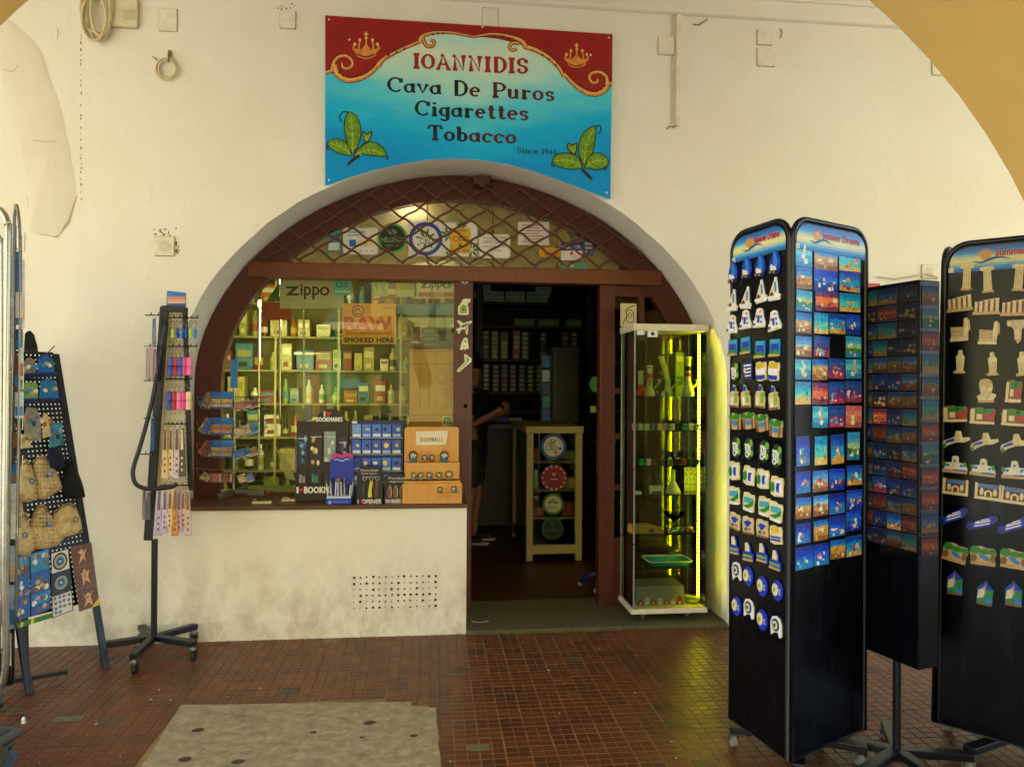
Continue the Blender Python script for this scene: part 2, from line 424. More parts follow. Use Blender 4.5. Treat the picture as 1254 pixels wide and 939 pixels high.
b = MB(); b.box((WX0, -.05, 3.968), (WX1, -.001, 4.12)); b.box((WX0, -.075, 4.075), (WX1, -.051, 4.119)); b.build('cornice', M_WALL, wall, bevel=.008)
# corbel patch where a vault rib once sprang, and the ragged joint beside it
fx = pxwall(0)
cor = [(6, 20), (30, 40), (50, 62), (62, 98), (72, 125), (80, 160), (86, 190), (93, 235), (84, 262), (72, 288), (52, 287), (38, 283), (34, 240), (25, 200), (15, 150), (5, 110), (0, 90), (-10, 60)]
cor = curve(cor+[cor[0]], 5)[:-1]; b = MB(); n = len(cor)
b.add([fx(u, v, .001) for u, v in cor]+[fx(40+(u-40)*.72, 150+(v-150)*.86, .009) for u, v in cor], [tuple(range(n, 2*n))]+[(i, (i+1) % n, n+(i+1) % n, n+i) for i in range(n)])
b.build('corbel_patch', M_PATCH, wall, smooth='all')
b = MB()
for k in range(34):
    v = 42+k*6.1+random.uniform(-2, 2); u = 99+random.uniform(-.6, .6); s = random.uniform(.5, 1.1)
    if random.random() < .75: b.prism(circ(u, v, s, s*random.uniform(1, 2.6), 6), fx, .0005, .002)
tag(b.build('plaster_chips', M('#97805a', .9), wall), kind='stuff')
b = MB()
for pts in (((70, 35), (71, 42), (70, 48)), ((2, 85), (15, 88), (23, 80)), ((40, 172), (60, 174), (70, 173))):
    b.ribbon(list(pts), .8, fx, .0022+.009*(pts[0][0] < 64))
b.ribbon([(34, 240), (38, 268), (42, 284), (70, 289), (84, 272), (94, 240)], [1, 3, 4, 5, 4, 1], fx, .0012)
tag(b.build('wall_cracks', M('#b8a684', .9), wall), kind='stuff')
# ventilation grille cast in the counter front
b = MB(); x0, x1, z0, z1 = PW(430, 0).x, PW(537, 0).x, .2, .42
p0, p1 = PW(430, 703), PW(537, 745); x0, x1, z0, z1 = p0.x, p1.x, p1.z, p0.z
b.box((x0+.004, -.0015, z0+.004), (x1-.004, .0, z1-.004)); vg = b.build('vent_backing', M('#231a10', .9), wall)
b = MB(); nx, nz = 14, 6; dx, dz = (x1-x0)/nx, (z1-z0)/nz
q_ = random.Random(6)
for j in range(nz):
    for i in range(nx):
        ax_, bx_ = x0+i*dx, x0+(i+1)*dx; az, bz = z0+j*dz, z0+(j+1)*dz; s = q_.choice((.1, .14, .16, .2)); cx_, cz_ = (ax_+bx_)/2+dx*q_.uniform(-.06, .06), (az+bz)/2+dz*q_.uniform(-.06, .06)
        o_ = [(ax_, -.004, az), (bx_, -.004, az), (bx_, -.004, bz), (ax_, -.004, bz)]; i_ = [(cx_-dx*s, -.0062, cz_-dz*s), (cx_+dx*s, -.0062, cz_-dz*s), (cx_+dx*s*.8, -.0062, cz_+dz*s), (cx_-dx*s, -.0062, cz_+dz*s*.9)]
        b.add(o_+i_+[(p_[0], -.0016, p_[2]) for p_ in i_], [(k_, (k_+1) % 4, 4+(k_+1) % 4, 4+k_) for k_ in range(4)]+[(4+k_, 4+(k_+1) % 4, 8+(k_+1) % 4, 8+k_) for k_ in range(4)])
b.box((x0-.004, -.0035, z0-.004), (x0, -.0005, z1+.004)); b.box((x1, -.0035, z0-.004), (x1+.004, -.0005, z1+.004))
for j in range(nz+1): b.box((x0-.003, -.0052, z0+j*dz-.0012), (x1+.003, -.0041, z0+j*dz+.0012))
b.build('vent_grille', M_WALL, wall)
# terrazzo threshold
b = MB(); b.box((.229, -.03, 0), (1.925, .62, .03)); struct('threshold', b, M_TERRAZZO, bevel=.006)

# front arch of the arcade, towards the street
AC = (.2, 1.261); AR = 1.795
b = MB(); arc = [(AC[0]+AR*cos(pi*i/40), AC[1]+AR*sin(pi*i/40)) for i in range(41)]
full = [(AC[0]+AR, 0)]+arc+[(AC[0]-AR, 0)]
n = len(full)
for yy, fl in ((-2.6, 0), (-3.3, 1)):
    for (xa, za), (xb, zb) in zip(full[1:-2], full[2:-1]): b.add([(xb, yy, zb), (xa, yy, za), (xa, yy, 4.119), (xb, yy, 4.119)], [(0, 1, 2, 3)])
    for s in (-1, 1):
        xa, xb = AC[0]+s*AR, AC[0]+s*(AR+.75); b.add([(xa, yy, 0), (xb, yy, 0), (xb, yy, 4.119), (xa, yy, 4.119)], [(0, 1, 2, 3)])
b.add([(x, -2.6, z) for x, z in full]+[(x, -3.3, z) for x, z in full], [(i, i+1, i+1+n, i+n) for i in range(n-1)])
for s in (-1, 1):
    xb = AC[0]+s*(AR+.75); b.add([(xb, -2.6, 0), (xb, -3.3, 0), (xb, -3.3, 4.119), (xb, -2.6, 4.119)], [(0, 1, 2, 3)])
for (xa, za), (xb, zb) in (): pass
arch = tag(b.build('street_arch', M_OCHRE, smooth=True), 'ochre painted arch of the arcade framing the view overhead', 'arch')

# shop interior
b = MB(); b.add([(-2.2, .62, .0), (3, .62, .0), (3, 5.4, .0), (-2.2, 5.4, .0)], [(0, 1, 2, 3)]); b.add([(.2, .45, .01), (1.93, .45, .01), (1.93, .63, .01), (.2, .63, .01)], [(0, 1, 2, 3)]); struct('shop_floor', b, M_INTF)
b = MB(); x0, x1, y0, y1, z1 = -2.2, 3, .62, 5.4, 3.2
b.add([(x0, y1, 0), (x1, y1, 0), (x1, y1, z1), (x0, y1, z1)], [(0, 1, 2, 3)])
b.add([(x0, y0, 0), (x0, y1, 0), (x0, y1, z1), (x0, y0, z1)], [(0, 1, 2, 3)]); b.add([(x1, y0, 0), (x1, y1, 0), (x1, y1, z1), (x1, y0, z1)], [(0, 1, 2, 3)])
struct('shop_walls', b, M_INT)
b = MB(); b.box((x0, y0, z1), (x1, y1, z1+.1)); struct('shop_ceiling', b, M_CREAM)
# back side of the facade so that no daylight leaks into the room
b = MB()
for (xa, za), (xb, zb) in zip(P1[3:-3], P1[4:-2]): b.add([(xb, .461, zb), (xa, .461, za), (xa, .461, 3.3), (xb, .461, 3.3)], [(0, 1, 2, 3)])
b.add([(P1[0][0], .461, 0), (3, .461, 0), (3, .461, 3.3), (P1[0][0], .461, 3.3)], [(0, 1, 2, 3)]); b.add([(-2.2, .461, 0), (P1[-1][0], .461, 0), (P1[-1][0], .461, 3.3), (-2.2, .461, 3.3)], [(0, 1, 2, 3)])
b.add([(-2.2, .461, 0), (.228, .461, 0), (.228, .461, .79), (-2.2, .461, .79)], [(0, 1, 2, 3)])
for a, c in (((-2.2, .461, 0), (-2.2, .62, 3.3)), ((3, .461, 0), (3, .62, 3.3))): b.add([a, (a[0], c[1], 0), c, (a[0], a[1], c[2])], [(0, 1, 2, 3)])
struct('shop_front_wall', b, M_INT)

# street side seen in the window's reflection
def PM(px, py, Y):
    p = PW(px, py, 2*.47-Y); return V((p.x, 2*.47-p.y, p.z))
OY = -14.0
ob = thing('opposite_building', 'sunlit yellow building across the street facing the arcade', 'building', (0, OY, -.12))
b = MB(); b.box((-22, OY-6, -.12), (22, OY, 9)); b.build('wall', M('#b3a878', .8, var=.25, scale=.6), ob)
for k in range(-4, 6):
    x = k*3.4+.6; b = MB(); b.box((x, OY+.001, 3.2), (x+1.2, OY+.05, 5.2)); w_ = b.build('window', M('#5b6a60', .3), ob)
    b = MB(); b.box((x-.1, OY+.051, 3.1), (x+1.3, OY+.12, 3.2)); b.build('sill', M_WHITE, w_)
for k, (a, c, col) in enumerate(((322, 341, '#6a2a20'), (346, 357, '#b0482c'), (362, 373, '#8d8450'), (374.5, 381, '#8a8f98'), (382, 391, '#b07060'), (424, 438, '#6a7040'), (452, 466, '#a89858'))):
    p, q = PM(a, 380, OY+.3), PM(c, 620, OY+.3); b = MB(); b.box((min(p.x, q.x), OY+.001, -.12), (max(p.x, q.x), OY+.3, 2.9)); b.build('shop_panel', M(col, .7), ob)
p, q = PM(300, 378, OY+1), PM(470, 392, OY+1); b = MB(); b.box((q.x if q.x < p.x else p.x, OY+.001, 2.95), (max(p.x, q.x), OY+1.1, 3.1)); b.build('awning', M('#d9d2b0', .7), ob)
pb = PM(395.5, 397, OY+.6); pe = PM(420.5, 487, OY+.6)
xa, xb = min(pb.x, pe.x), max(pb.x, pe.x); za, zb = min(pb.z, pe.z), max(pb.z, pe.z)
p, q = PM(414, 475, OY+.8), PM(441, 464, OY+.8); b = MB(); b.box((min(p.x, q.x), OY+.4, min(p.z, q.z)), (max(p.x, q.x), OY+.8, max(p.z, q.z))); b.build('cyan_board', M('#2a98b0', .6), ob)
q_ = random.Random(12)
for k in range(26):
    px = q_.uniform(335, 560); py = q_.uniform(350, 520); p, q = PM(px, py, OY+.5), PM(px+q_.uniform(4, 16), py+q_.uniform(5, 30), OY+.5)
    if 395 < px < 424 and py < 490: continue
    x0_, x1_ = min(p.x, q.x), max(p.x, q.x); b = MB(); d_ = q_.uniform(.05, .5); b.box((x0_, OY+.001, min(p.z, q.z)), (x1_, OY+d_, max(p.z, q.z))); b.build('shop_board', M(q_.choice(['#6a6a38', '#8d8a4a', '#4a5a38', '#a09a60', '#5a4a30', '#a88a48', '#7a8a5a']), .7), ob)
sg = thing('pharmacy_sign', 'tall green pharmacy sign mirrored in the shop window', 'sign', ((xa+xb)/2, OY+.5, za))
b = MB(); b.box((xa, OY+.45, za), (xb, OY+.6, zb)); b.build('board', M('#1f9a5a', .5), sg)
b = MB(); xm = (xa+xb)/2
for s, word in ((-1, 'APOTHEKE'), (1, 'PHARMACY')):
    xc = xm+s*(xb-xa)*.25; hh = (zb-za)*.8/len(word)
    for i, ch in enumerate(word):
        zt = zb-(zb-za)*.17-i*hh; text(b, ch, lambda u, v, h: V((2*xc-u, OY+.6+h, v)), xc-hh*.3, zt-hh*.8, xc+hh*.3, zt, .004)
    z = zb-(zb-za)*.09; b.box((xc-hh*.15, OY+.601, z-hh*.4), (xc+hh*.15, OY+.606, z+hh*.4)); b.box((xc-hh*.4, OY+.601, z-hh*.15), (xc+hh*.4, OY+.605, z+hh*.15))
b.build('lettering', M('#eef2ea', .5), sg)
# ------------------------------------------------------------------ shopfront joinery
FY = .415
shop = thing('shopfront', 'red brown timber shopfront with arched fanlight, display window and open doorway', 'shopfront', (.2, FY, .03))
BO = .016; BI = -.15
def frame_strip(mb, outer, inner, y0, y1):
    n = len(outer)
    v = [V((x, y, z)) for (pts, y) in ((outer, y0), (inner, y0), (inner, y1), (outer, y1)) for x, z in pts]
    mb.add(v, [(i+a*n, i+1+a*n, i+1+((a+1) % 4)*n, i+((a+1) % 4)*n) for a in range(4) for i in range(n-1)])
b = MB(); frame_strip(b, prof(0, .031, .80, grow=BO), [(x, z) for x, z in prof(0, .031, .80, grow=BI)], FY, FY+.08); b.build('arch_band', M_WOOD, shop)
def xi(z, grow):
    t = min(.9999, max(0, (z-SPR)/(AH+grow))); return (AX+grow)*(1-t**NE)**(1/NE)
b = MB(); b.box((CX-xi(2.33, 0)+.01, FY-.03, 2.268), (CX+xi(2.33, 0)-.01, FY+.078, 2.372)); b.build('transom', M_BEAM, shop, bevel=.006)
b = MB(); b.box((.155, FY-.012, .031), (.281, FY+.085, 2.267)); post = b.build('door_post', M_WOOD, shop, bevel=.005)
b = MB(); b.box((1.168, FY-.012, .031), (1.275, FY+.085, 2.267)); b.build('door_post', M_WOOD, shop, bevel=.005)
b = MB(); b.lathe([(.001, -.006), (.012, -.004), (.014, 0)], (PW(570, 497, FY).x, FY-.012, PW(570, 497, FY).z), 10, axis='Y'); b.build('bolt_head', M('#2c120a', .4), post)
b = MB(); b.box((CX-AX+.16, FY-.006, .8), (.154, FY+.07, .838)); b.build('bottom_rail', M_WOOD, shop, bevel=.004)
b = MB(); b.box((1.452, FY+.01, .5), (1.492, FY+.07, 2.266)); b.build('sidelight_stile', M_WOOD, shop, bevel=.003)
b = MB(); b.box((1.276, FY+.012, 2.19), (1.62, FY+.068, 2.266)); b.build('sidelight_rail', M_WOOD, shop)
for z in (1.53, 1.21, .85):
    b = MB(); b.box((1.276, FY+.014, z-.02), (1.451, FY+.066, z+.02)); b.build('sidelight_bar', M_WOOD, shop, bevel=.003)
b = MB(); b.box((1.276, FY+.01, .031), (1.775, FY+.07, .5)); b.build('sidelight_panel', M_WOOD, shop, bevel=.004)
def arch_poly(z0, z1, grow, x0=-9, x1=9, n=40):
    p = [(x, z) for x, z in prof(0, 0, 0, grow=grow, n=90)]
    out = [(min(max(x, x0), x1), min(max(z, z0), z1)) for x, z in p]
    r = []
    for q in out:
        if not r or (abs(q[0]-r[-1][0])+abs(q[1]-r[-1][1])) > 1e-5: r.append(q)
    return r
def pane(name, poly, y):
    b = MB(); b.prism(poly, XZ(y), 0, .006); return b.build(name, M_FAN if name.startswith('fan') else M_GLASS, shop)
G = FY+.055
M_FAN = glass('fanlight_glass', .05, '#f4f3e6', '#fff8d8')
fan = pane('fanlight_pane', [(x, z) for x, z in arch_poly(2.372, 9, BI+.01) if z > 2.3721]+[(CX-xi(2.372, BI), 2.372), (CX+xi(2.372, BI), 2.372)], G)
win = [(CX-xi(z, BI+.01), z) for z in [.83+i*(2.268-.83)/24 for i in range(25)]]
pane('window_pane', win+[(.156, 2.268), (.156, .83)], G)
pane('sidelight_pane', rect(1.276, .5, 1.452, 2.19), G)
sl = [(CX+xi(z, BI+.01), z) for z in [.5+i*(2.1-.5)/20 for i in range(21)]]
pane('sidelight_pane', sl+[(1.49, 2.1), (1.49, .5)], G)
b = MB(); b.box((-1.528, -.028, .796), (.234, FY-.007, .822)); b.build('sill_board', M_SILL, shop, bevel=.006)
SZ = .8225
# cream storage panels stand close behind the fanlight
xs = [CX-1.15+.46*i for i in range(6)]
for i in range(5):
    b = MB(); top = min(2.93, SPR+(AH-.06)*(1-min(.98, abs((xs[i]+xs[i+1])/2-CX)/(AX-.1))**NE)**(1/NE)+.05)
    b.box((xs[i]+.004, .56+.012*(i % 2), 2.392), (xs[i+1]-.004, .6, top)); o = tag(b.build('storage_panel', M(['#ddd8bc', '#e4dfc6', '#d8d3b6', '#e6e2cc', '#dcd6ba'][i], .7), bevel=.004), 'cream storage panel behind the fanlight, '+['first from the curved window end', 'behind the green ringed sticker', 'behind the middle stickers', 'behind the pinkish notice', 'at the far end'][i], 'panel', 'cream panels behind the fanlight')
# ------------------------------------------------------------------ lattice grille in front of the fanlight
lat = thing('lattice_grille', 'rusty brown folding lattice grille in front of the arched fanlight', 'grille', (.2, .36, 2.37))
M_LAT = M('#5c3228', .5)
NX, NZ = .2245, .149
def in_arch(x, z): return z > 2.376 and abs((x-CX)/(AX-.005))**NE+(max(0, z-SPR)/(AH-.005))**NE < 1
x_n, z_n = PW(410, 280, .36).x, PW(505, 267.5, .36).z
for s in (1, -1):
    for k in range(-16, 17):
        seg = []
        for i in range(-80, 81):
            t = i/8.0; x = x_n+k*NX+t*NX/2; z = z_n+s*t*NZ/2
            w_ = .0042*sin(t*2*pi)
            if in_arch(x, z): seg.append(V((x-s*w_*.55, .36-.004*s, z+w_*.85)))
        if len(seg) > 3: b = MB(); b.tube(seg, .0078, 5); b.build('bar', M_LAT, lat, smooth='all')
b = MB()
for i in range(-30, 30):
    for j in range(-12, 12):
        if (i+j) % 2 == 0:
            x, z = x_n+i*NX/2, z_n+j*NZ/2
            if in_arch(x, z): b.lathe([(.011, .008), (.012, -.006), (.006, -.011)], (x, .36, z), 8, axis='Y')
tag(b.build('rivets', M_LAT, lat), kind='stuff')
b = MB(); p = PW(590, 222, .33); b.box((p.x-.055, .3, p.z-.03), (p.x+.055, .42, p.z+.03)); b.box((p.x-.02, .29, p.z-.05), (p.x+.02, .3, p.z+.01)); b.build('latch_box', M('#4a2a1c', .5), lat, bevel=.005)

# ------------------------------------------------------------------ helpers for flat things
def board(name, label, cat, poly, fn, th, mat, group=None, bevel=0):
    b = MB(); b.prism(poly, fn, 0, th); o = b.build(name, mat, None, bevel=bevel); return tag(o, label, cat, group)
def part(parent, name, mats, draw, **k):
    b = MB(); draw(b); return b.build(name, mats, parent, **k)
def prx(x0, y0, x1, y1): return [(x0, y1), (x1, y1), (x1, y0), (x0, y0)]

# ------------------------------------------------------------------ painted shop sign
sgn_fn = lambda u, v, h: PW(380+u/3.13, v/3.13, -.012-h)
SP = [(57, 60), (1158, 132), (1150, 765), (1050, 727), (950, 690), (850, 655), (750, 629), (650, 613), (550, 608), (450, 613), (350, 629), (250, 651), (150, 681), (57, 713)]
def sign_mat():
    t = NT('painted_blue_sky'); p = t.pos(); mp = t.n('Mapping'); t.l(p, mp.inputs[0]); mp.inputs['Scale'].default_value = (1.4, 1, 5)
    n = t.noise(1.6, mp.outputs[0], 5, .6); sp = t.n('SeparateXYZ'); t.l(p, sp.inputs[0])
    d = t.math('MULTIPLY_ADD', t.math('ABSOLUTE', t.math('SUBTRACT', sp.outputs[0], .25)), -.22, sp.outputs[2])
    z = t.n('MapRange'); t.l(t.math('MULTIPLY_ADD', n, .34, t.math('SUBTRACT', d, .17)), z.inputs[0]); z.inputs[1].default_value = 2.85; z.inputs[2].default_value = 3.75
    c = t.ramp(z.outputs[0], [(.0, '#0092d6'), (.25, '#12b2e2'), (.45, '#58cfe0'), (.62, '#b0e2d2'), (.8, '#dbe8c8'), (1, '#b8e4d8')])
    t.l(c, t.b.inputs['Base Color']); t.b.inputs['Roughness'].default_value = .45; t.b.inputs['Specular IOR Level'].default_value = .25; t.bump(t.noise(40, p), .05, .002); return t.m
sg = board('shop_sign', 'large painted tobacco shop sign with red corners and blue sky ground', 'sign', SP, sgn_fn, .022, sign_mat())
SH = .0222
redp = [(57, 60), (1158, 132), (1157, 330), (1130, 345), (1085, 355), (1040, 340), (980, 288), (930, 238), (870, 192), (800, 170), (720, 150), (625, 140), (520, 128), (440, 140), (425, 162), (350, 190), (275, 235), (240, 268), (190, 300), (130, 305), (95, 285), (57, 278)]
part(sg, 'red_field', M('#98100f', .5, var=.2, scale=6), lambda b: b.prism(redp, sgn_fn, SH, SH+.0006))
M_GOLD = M('#d98e3a', .45, var=.25, scale=30); M_GDK = M('#3a140c', .5); M_GLT = M('#f0c070', .45)
def scroll(strokes, dots):
    def d(b):
        h = SH+.0008
        for pts, w0, w1 in strokes:
            c = curve(pts); n = len(c); ws = [w0+(w1-w0)*i/(n-1) for i in range(n)]
            b.ribbon(c, [w+6 for w in ws], sgn_fn, h, 1); h += .0002
        for pts, w0, w1 in strokes:
            c = curve(pts); n = len(c); ws = [w0+(w1-w0)*i/(n-1) for i in range(n)]
            b.ribbon(c, ws, sgn_fn, h, 0); h += .0002
            b.ribbon([(x-1.5, y-3) for x, y in c], [w*.28 for w in ws], sgn_fn, h, 2); h += .0002
        for x, y in dots: b.prism(circ(x, y, 4, 4, 8), sgn_fn, h, h+.0002, 1)
    part(sg, 'scroll_ornament', [M_GOLD, M_GDK, M_GLT], d)
scroll([([(57, 278), (80, 272), (88, 245), (105, 222), (135, 215), (158, 232), (160, 252), (142, 265), (124, 258), (122, 243)], 12, 8),
        ([(92, 250), (104, 285), (145, 308), (200, 298), (245, 268), (275, 232), (350, 190), (428, 158)], 20, 8),
        ([(420, 165), (428, 142), (470, 127), (540, 126), (625, 143)], 16, 4), ([(432, 150), (445, 176), (468, 178), (474, 160), (460, 154)], 10, 6),
        ([(262, 255), (272, 240), (290, 215)], 14, 4)],
       [(110, 280), (125, 290), (142, 295), (160, 296), (178, 292), (196, 286), (212, 277), (300, 213), (330, 200), (360, 186), (470, 133), (490, 130), (510, 129)])
scroll([([(1157, 322), (1138, 318), (1136, 296), (1110, 278), (1080, 282), (1070, 300), (1082, 318), (1100, 316), (1102, 304)], 12, 8),
        ([(1142, 312), (1128, 345), (1090, 362), (1045, 348), (1005, 318), (975, 285)], 20, 10),
        ([(972, 296), (955, 262), (915, 222), (870, 195), (820, 178)], 8, 16), ([(625, 143), (700, 132), (770, 142), (812, 160), (828, 182)], 4, 18),
        ([(800, 168), (775, 166), (764, 182), (776, 194), (792, 188)], 10, 6)],
       [(1130, 330), (1115, 343), (1098, 350), (1080, 349), (1062, 342), (1046, 333), (1032, 322), (940, 250), (915, 228), (890, 211), (740, 141), (760, 147), (780, 155)])
def crown(cx, cy, s):
    def d(b):
        h = SH+.0008
        for i, (dx, dy) in enumerate(((-48, -10), (-27, -26), (0, -34), (27, -26), (48, -10))):
            c = curve([(cx+dx*.55*s, cy+26*s), (cx+dx*1.02*s, cy+4*s), (cx+dx*.9*s, cy+dy*s)]); b.ribbon(c, 7*s, sgn_fn, h, 0); h += .0001
            b.prism(circ(cx+dx*.9*s, cy+(dy-4)*s, 6*s, 6*s, 8), sgn_fn, h, h+.0002, 2); h += .0003
        b.prism([(cx-36*s, cy+30*s), (cx-46*s, cy+2*s), (cx-22*s, cy+8*s), (cx, cy-14*s), (cx+22*s, cy+8*s), (cx+46*s, cy+2*s), (cx+36*s, cy+30*s)], sgn_fn, h-.0001, h, 0); h += .0002
        b.ribbon(curve([(cx-34*s, cy+26*s), (cx, cy+36*s), (cx+34*s, cy+26*s)]), 15*s, sgn_fn, h, 0); h += .0002
        b.ribbon(curve([(cx-32*s, cy+26*s), (cx, cy+36*s), (cx+32*s, cy+26*s)]), 5*s, sgn_fn, h, 1); h += .0002
        b.ribbon([(cx, cy-40*s), (cx, cy-62*s)], 5*s, sgn_fn, h, 2); b.ribbon([(cx-9*s, cy-52*s), (cx+9*s, cy-52*s)], 5*s, sgn_fn, h+.0002, 2)
    part(sg, 'crown', [M_GOLD, M_GDK, M_GLT], d)
crown(214, 184, 1); crown(1021, 222, .9)
M_LF = M('#5f8f1e', .45, var=.35, scale=40); M_LFD = M('#15240c', .5); M_LFL = M('#a9bd3a', .45)
def plant(leaves, stem, curls):
    ph = [SH+.0008]
    e = part(sg, 'tobacco_plant', M_LFD, lambda b: [b.ribbon(curve(stem), [12]*(len(curve(stem))-3)+[9, 7, 4], sgn_fn, SH+.0007)]+[b.ribbon(curve(c), 5, sgn_fn, SH+.0008+.0001*i) for i, c in enumerate(curls)])
    for k, (poly, vein) in enumerate(leaves):
        h = SH+.0012+.0012*k
        def d(b):
            c = curve(poly+[poly[0]])[:-1]; b.prism(c, sgn_fn, h-.0004, h, 0)
            b.ribbon(c, 4, sgn_fn, h+.0002, 1, closed=True)
            vc = curve(vein); b.ribbon(vc, 3, sgn_fn, h+.0003, 2); n = len(vc)
            for i in range(2, n-1, 2):
                x, y = vc[i]; dx, dy = vc[min(n-1, i+1)][0]-vc[i-1][0], vc[min(n-1, i+1)][1]-vc[i-1][1]; L = math.hypot(dx, dy); dx /= L; dy /= L
                for sd in (-1, 1): b.ribbon([(x, y), (x+dx*10-dy*13*sd, y+dy*10+dx*13*sd)], 2, sgn_fn, h+.0004+.00005*i, 2)
        b = MB(); d(b); b.build('leaf', [M_LF, M_LFD, M_LFL], e)
plant([([(162, 592), (140, 545), (130, 490), (135, 450), (152, 430), (180, 452), (194, 500), (186, 552)], [(162, 588), (162, 520), (155, 450)]),
       ([(158, 598), (112, 590), (80, 572), (65, 550), (95, 532), (130, 542), (150, 565)], [(156, 594), (120, 565), (75, 550)]),
       ([(165, 600), (190, 565), (235, 545), (272, 562), (290, 597), (245, 598), (200, 592)], [(172, 596), (220, 575), (280, 590)]),
       ([(214, 548), (203, 525), (203, 505), (218, 514), (234, 503), (230, 530)], [(214, 545), (216, 522)])],
      [(188, 598), (165, 612), (140, 636)], [[(152, 432), (125, 430), (112, 450), (120, 470)], [(68, 552), (62, 565), (72, 575)], [(288, 594), (298, 605), (290, 612)], [(175, 590), (195, 560), (215, 545)]])
plant([([(1048, 636), (1030, 590), (1032, 545), (1052, 505), (1092, 484), (1092, 530), (1082, 585)], [(1050, 630), (1058, 560), (1085, 495)]),
       ([(1043, 645), (1000, 650), (955, 640), (928, 618), (948, 592), (990, 588), (1028, 605)], [(1040, 640), (990, 615), (936, 618)]),
       ([(1052, 645), (1065, 605), (1100, 586), (1136, 604), (1141, 632), (1108, 650)], [(1056, 640), (1095, 615), (1135, 620)]),
       ([(1010, 592), (988, 572), (988, 550), (1006, 556), (1020, 550), (1020, 580)], [(1010, 588), (1004, 564)])],
      [(1040, 648), (1060, 668), (1082, 690)], [[(1090, 486), (1110, 482), (1114, 500), (1104, 512)], [(930, 620), (925, 632), (936, 640)], [(1138, 630), (1134, 648), (1122, 652)], [(1035, 615), (1020, 598), (1010, 590)]])
# slab-serif brush lettering, drawn stroke by stroke
def ga(cx, cy, rx, ry, a0, a1, n=14): return [(cx+rx*cos(R(a0+(a1-a0)*i/n)), cy+ry*sin(R(a0+(a1-a0)*i/n))) for i in range(n+1)]
GL = {
 'I': (.5, [[(.25, 0), (.25, 1)]], [(.04, .46, 0), (.04, .46, 1)]),
 'O': (.92, [ga(.45, .5, .36, .45, 0, 360, 22)], []),
 'A': (.98, [[(.12, 0), (.47, 1), (.84, 0)], [(.24, .36), (.7, .36)]], [(0, .26, 0), (.68, .98, 0), (.3, .52, 1)]),
 'N': (1.0, [[(.2, 0), (.2, 1), (.78, 0), (.78, 1)]], [(.05, .36, 0), (.03, .25, 1), (.63, .96, 1)]),
 'D': (.95, [[(.22, 0), (.22, 1)], [(.1, 1), (.45, 1)]+ga(.42, .5, .42, .5, 90, -90)+[(.1, 0)]], []),
 'S': (.8, [[(.64, .7), (.64, .88)]+ga(.38, .74, .25, .24, 40, 270, 12)+ga(.38, .26, .28, .24, 90, -140, 14)+[(.12, .3)]], []),
 'C': (.95, [[(.84, .66), (.84, .95)], ga(.5, .5, .42, .47, 38, 318, 20)], []),
 'P': (.9, [[(.22, 0), (.22, 1)], [(.08, 1), (.48, 1)]+ga(.46, .73, .34, .27, 90, -90, 10)+[(.22, .46)]], [(.05, .44, 0)]),
 'T': (.95, [[(.47, 0), (.47, 1)], [(.08, .78), (.08, 1), (.86, 1), (.86, .78)]], [(.26, .68, 0)]),
 'a': (.72, [ga(.3, .3, .24, .27, 20, 380, 16), [(.55, .62), (.55, .1), (.68, .03)]], [(.42, .6, .62)]),
 'v': (.7, [[(.08, .62), (.33, .03), (.6, .62)]], [(-.02, .2, .62), (.48, .7, .62)]),
 'e': (.68, [[(.1, .34), (.56, .34)]+ga(.33, .31, .24, .29, 5, 315, 16)], []),
 'u': (.75, [[(.13, .62), (.13, .2)]+ga(.31, .2, .18, .18, 180, 340, 8), [(.55, .62), (.55, .05), (.68, .03)]], [(.0, .2, .62), (.42, .6, .62)]),
 'r': (.62, [[(.18, 0), (.18, .62)], [(.18, .38), (.3, .56), (.5, .58), (.53, .46)]], [(.03, .36, 0), (.05, .22, .62)]),
 'o': (.68, [ga(.33, .31, .25, .29, 0, 360, 18)], []),
 's': (.58, [[(.45, .44), (.43, .55)]+ga(.28, .45, .17, .15, 50, 270, 9)+ga(.28, .16, .2, .15, 90, -150, 10)], []),
 'i': (.42, [[(.2, 0), (.2, .62)], [(.2, .8), (.2, .92)]], [(.04, .38, 0), (.06, .24, .62)]),
 'g': (.7, [ga(.3, .32, .23, .26, 0, 360, 16), [(.54, .62), (.54, -.1)]+ga(.32, -.12, .22, .16, 0, -160, 10)], [(.5, .68, .62)]),
 't': (.55, [[(.24, .88), (.24, .16)]+ga(.36, .14, .12, .13, 180, 350, 7), [(.05, .62), (.46, .62)]], []),
 'b': (.72, [[(.16, .98), (.16, .03)], ga(.37, .3, .22, .28, -170, 170, 16)], [(.0, .2, .98)]),
 'c': (.64, [ga(.33, .31, .25, .29, 40, 320, 14), [(.53, .42), (.53, .58)]], []),
 'n': (.76, [[(.16, 0), (.16, .62)], [(.16, .42)]+ga(.36, .4, .2, .2, 170, 0, 8)+[(.56, 0)]], [(.02, .3, 0), (.44, .7, 0), (.04, .2, .62)]),
 '1': (.45, [[(.1, .8), (.24, .98), (.24, 0)]], [(.06, .42, 0)]),
 '9': (.65, [ga(.3, .68, .22, .26, 0, 360, 14), [(.53, .66), (.5, .2), (.3, .02)]], []),
 '4': (.7, [[(.45, 0), (.45, .98), (.06, .28), (.64, .28)]], []),
 '6': (.65, [ga(.32, .28, .22, .26, 0, 360, 14), [(.1, .32), (.16, .75), (.4, .96)]], []),
 ' ': (.5, [], [])}
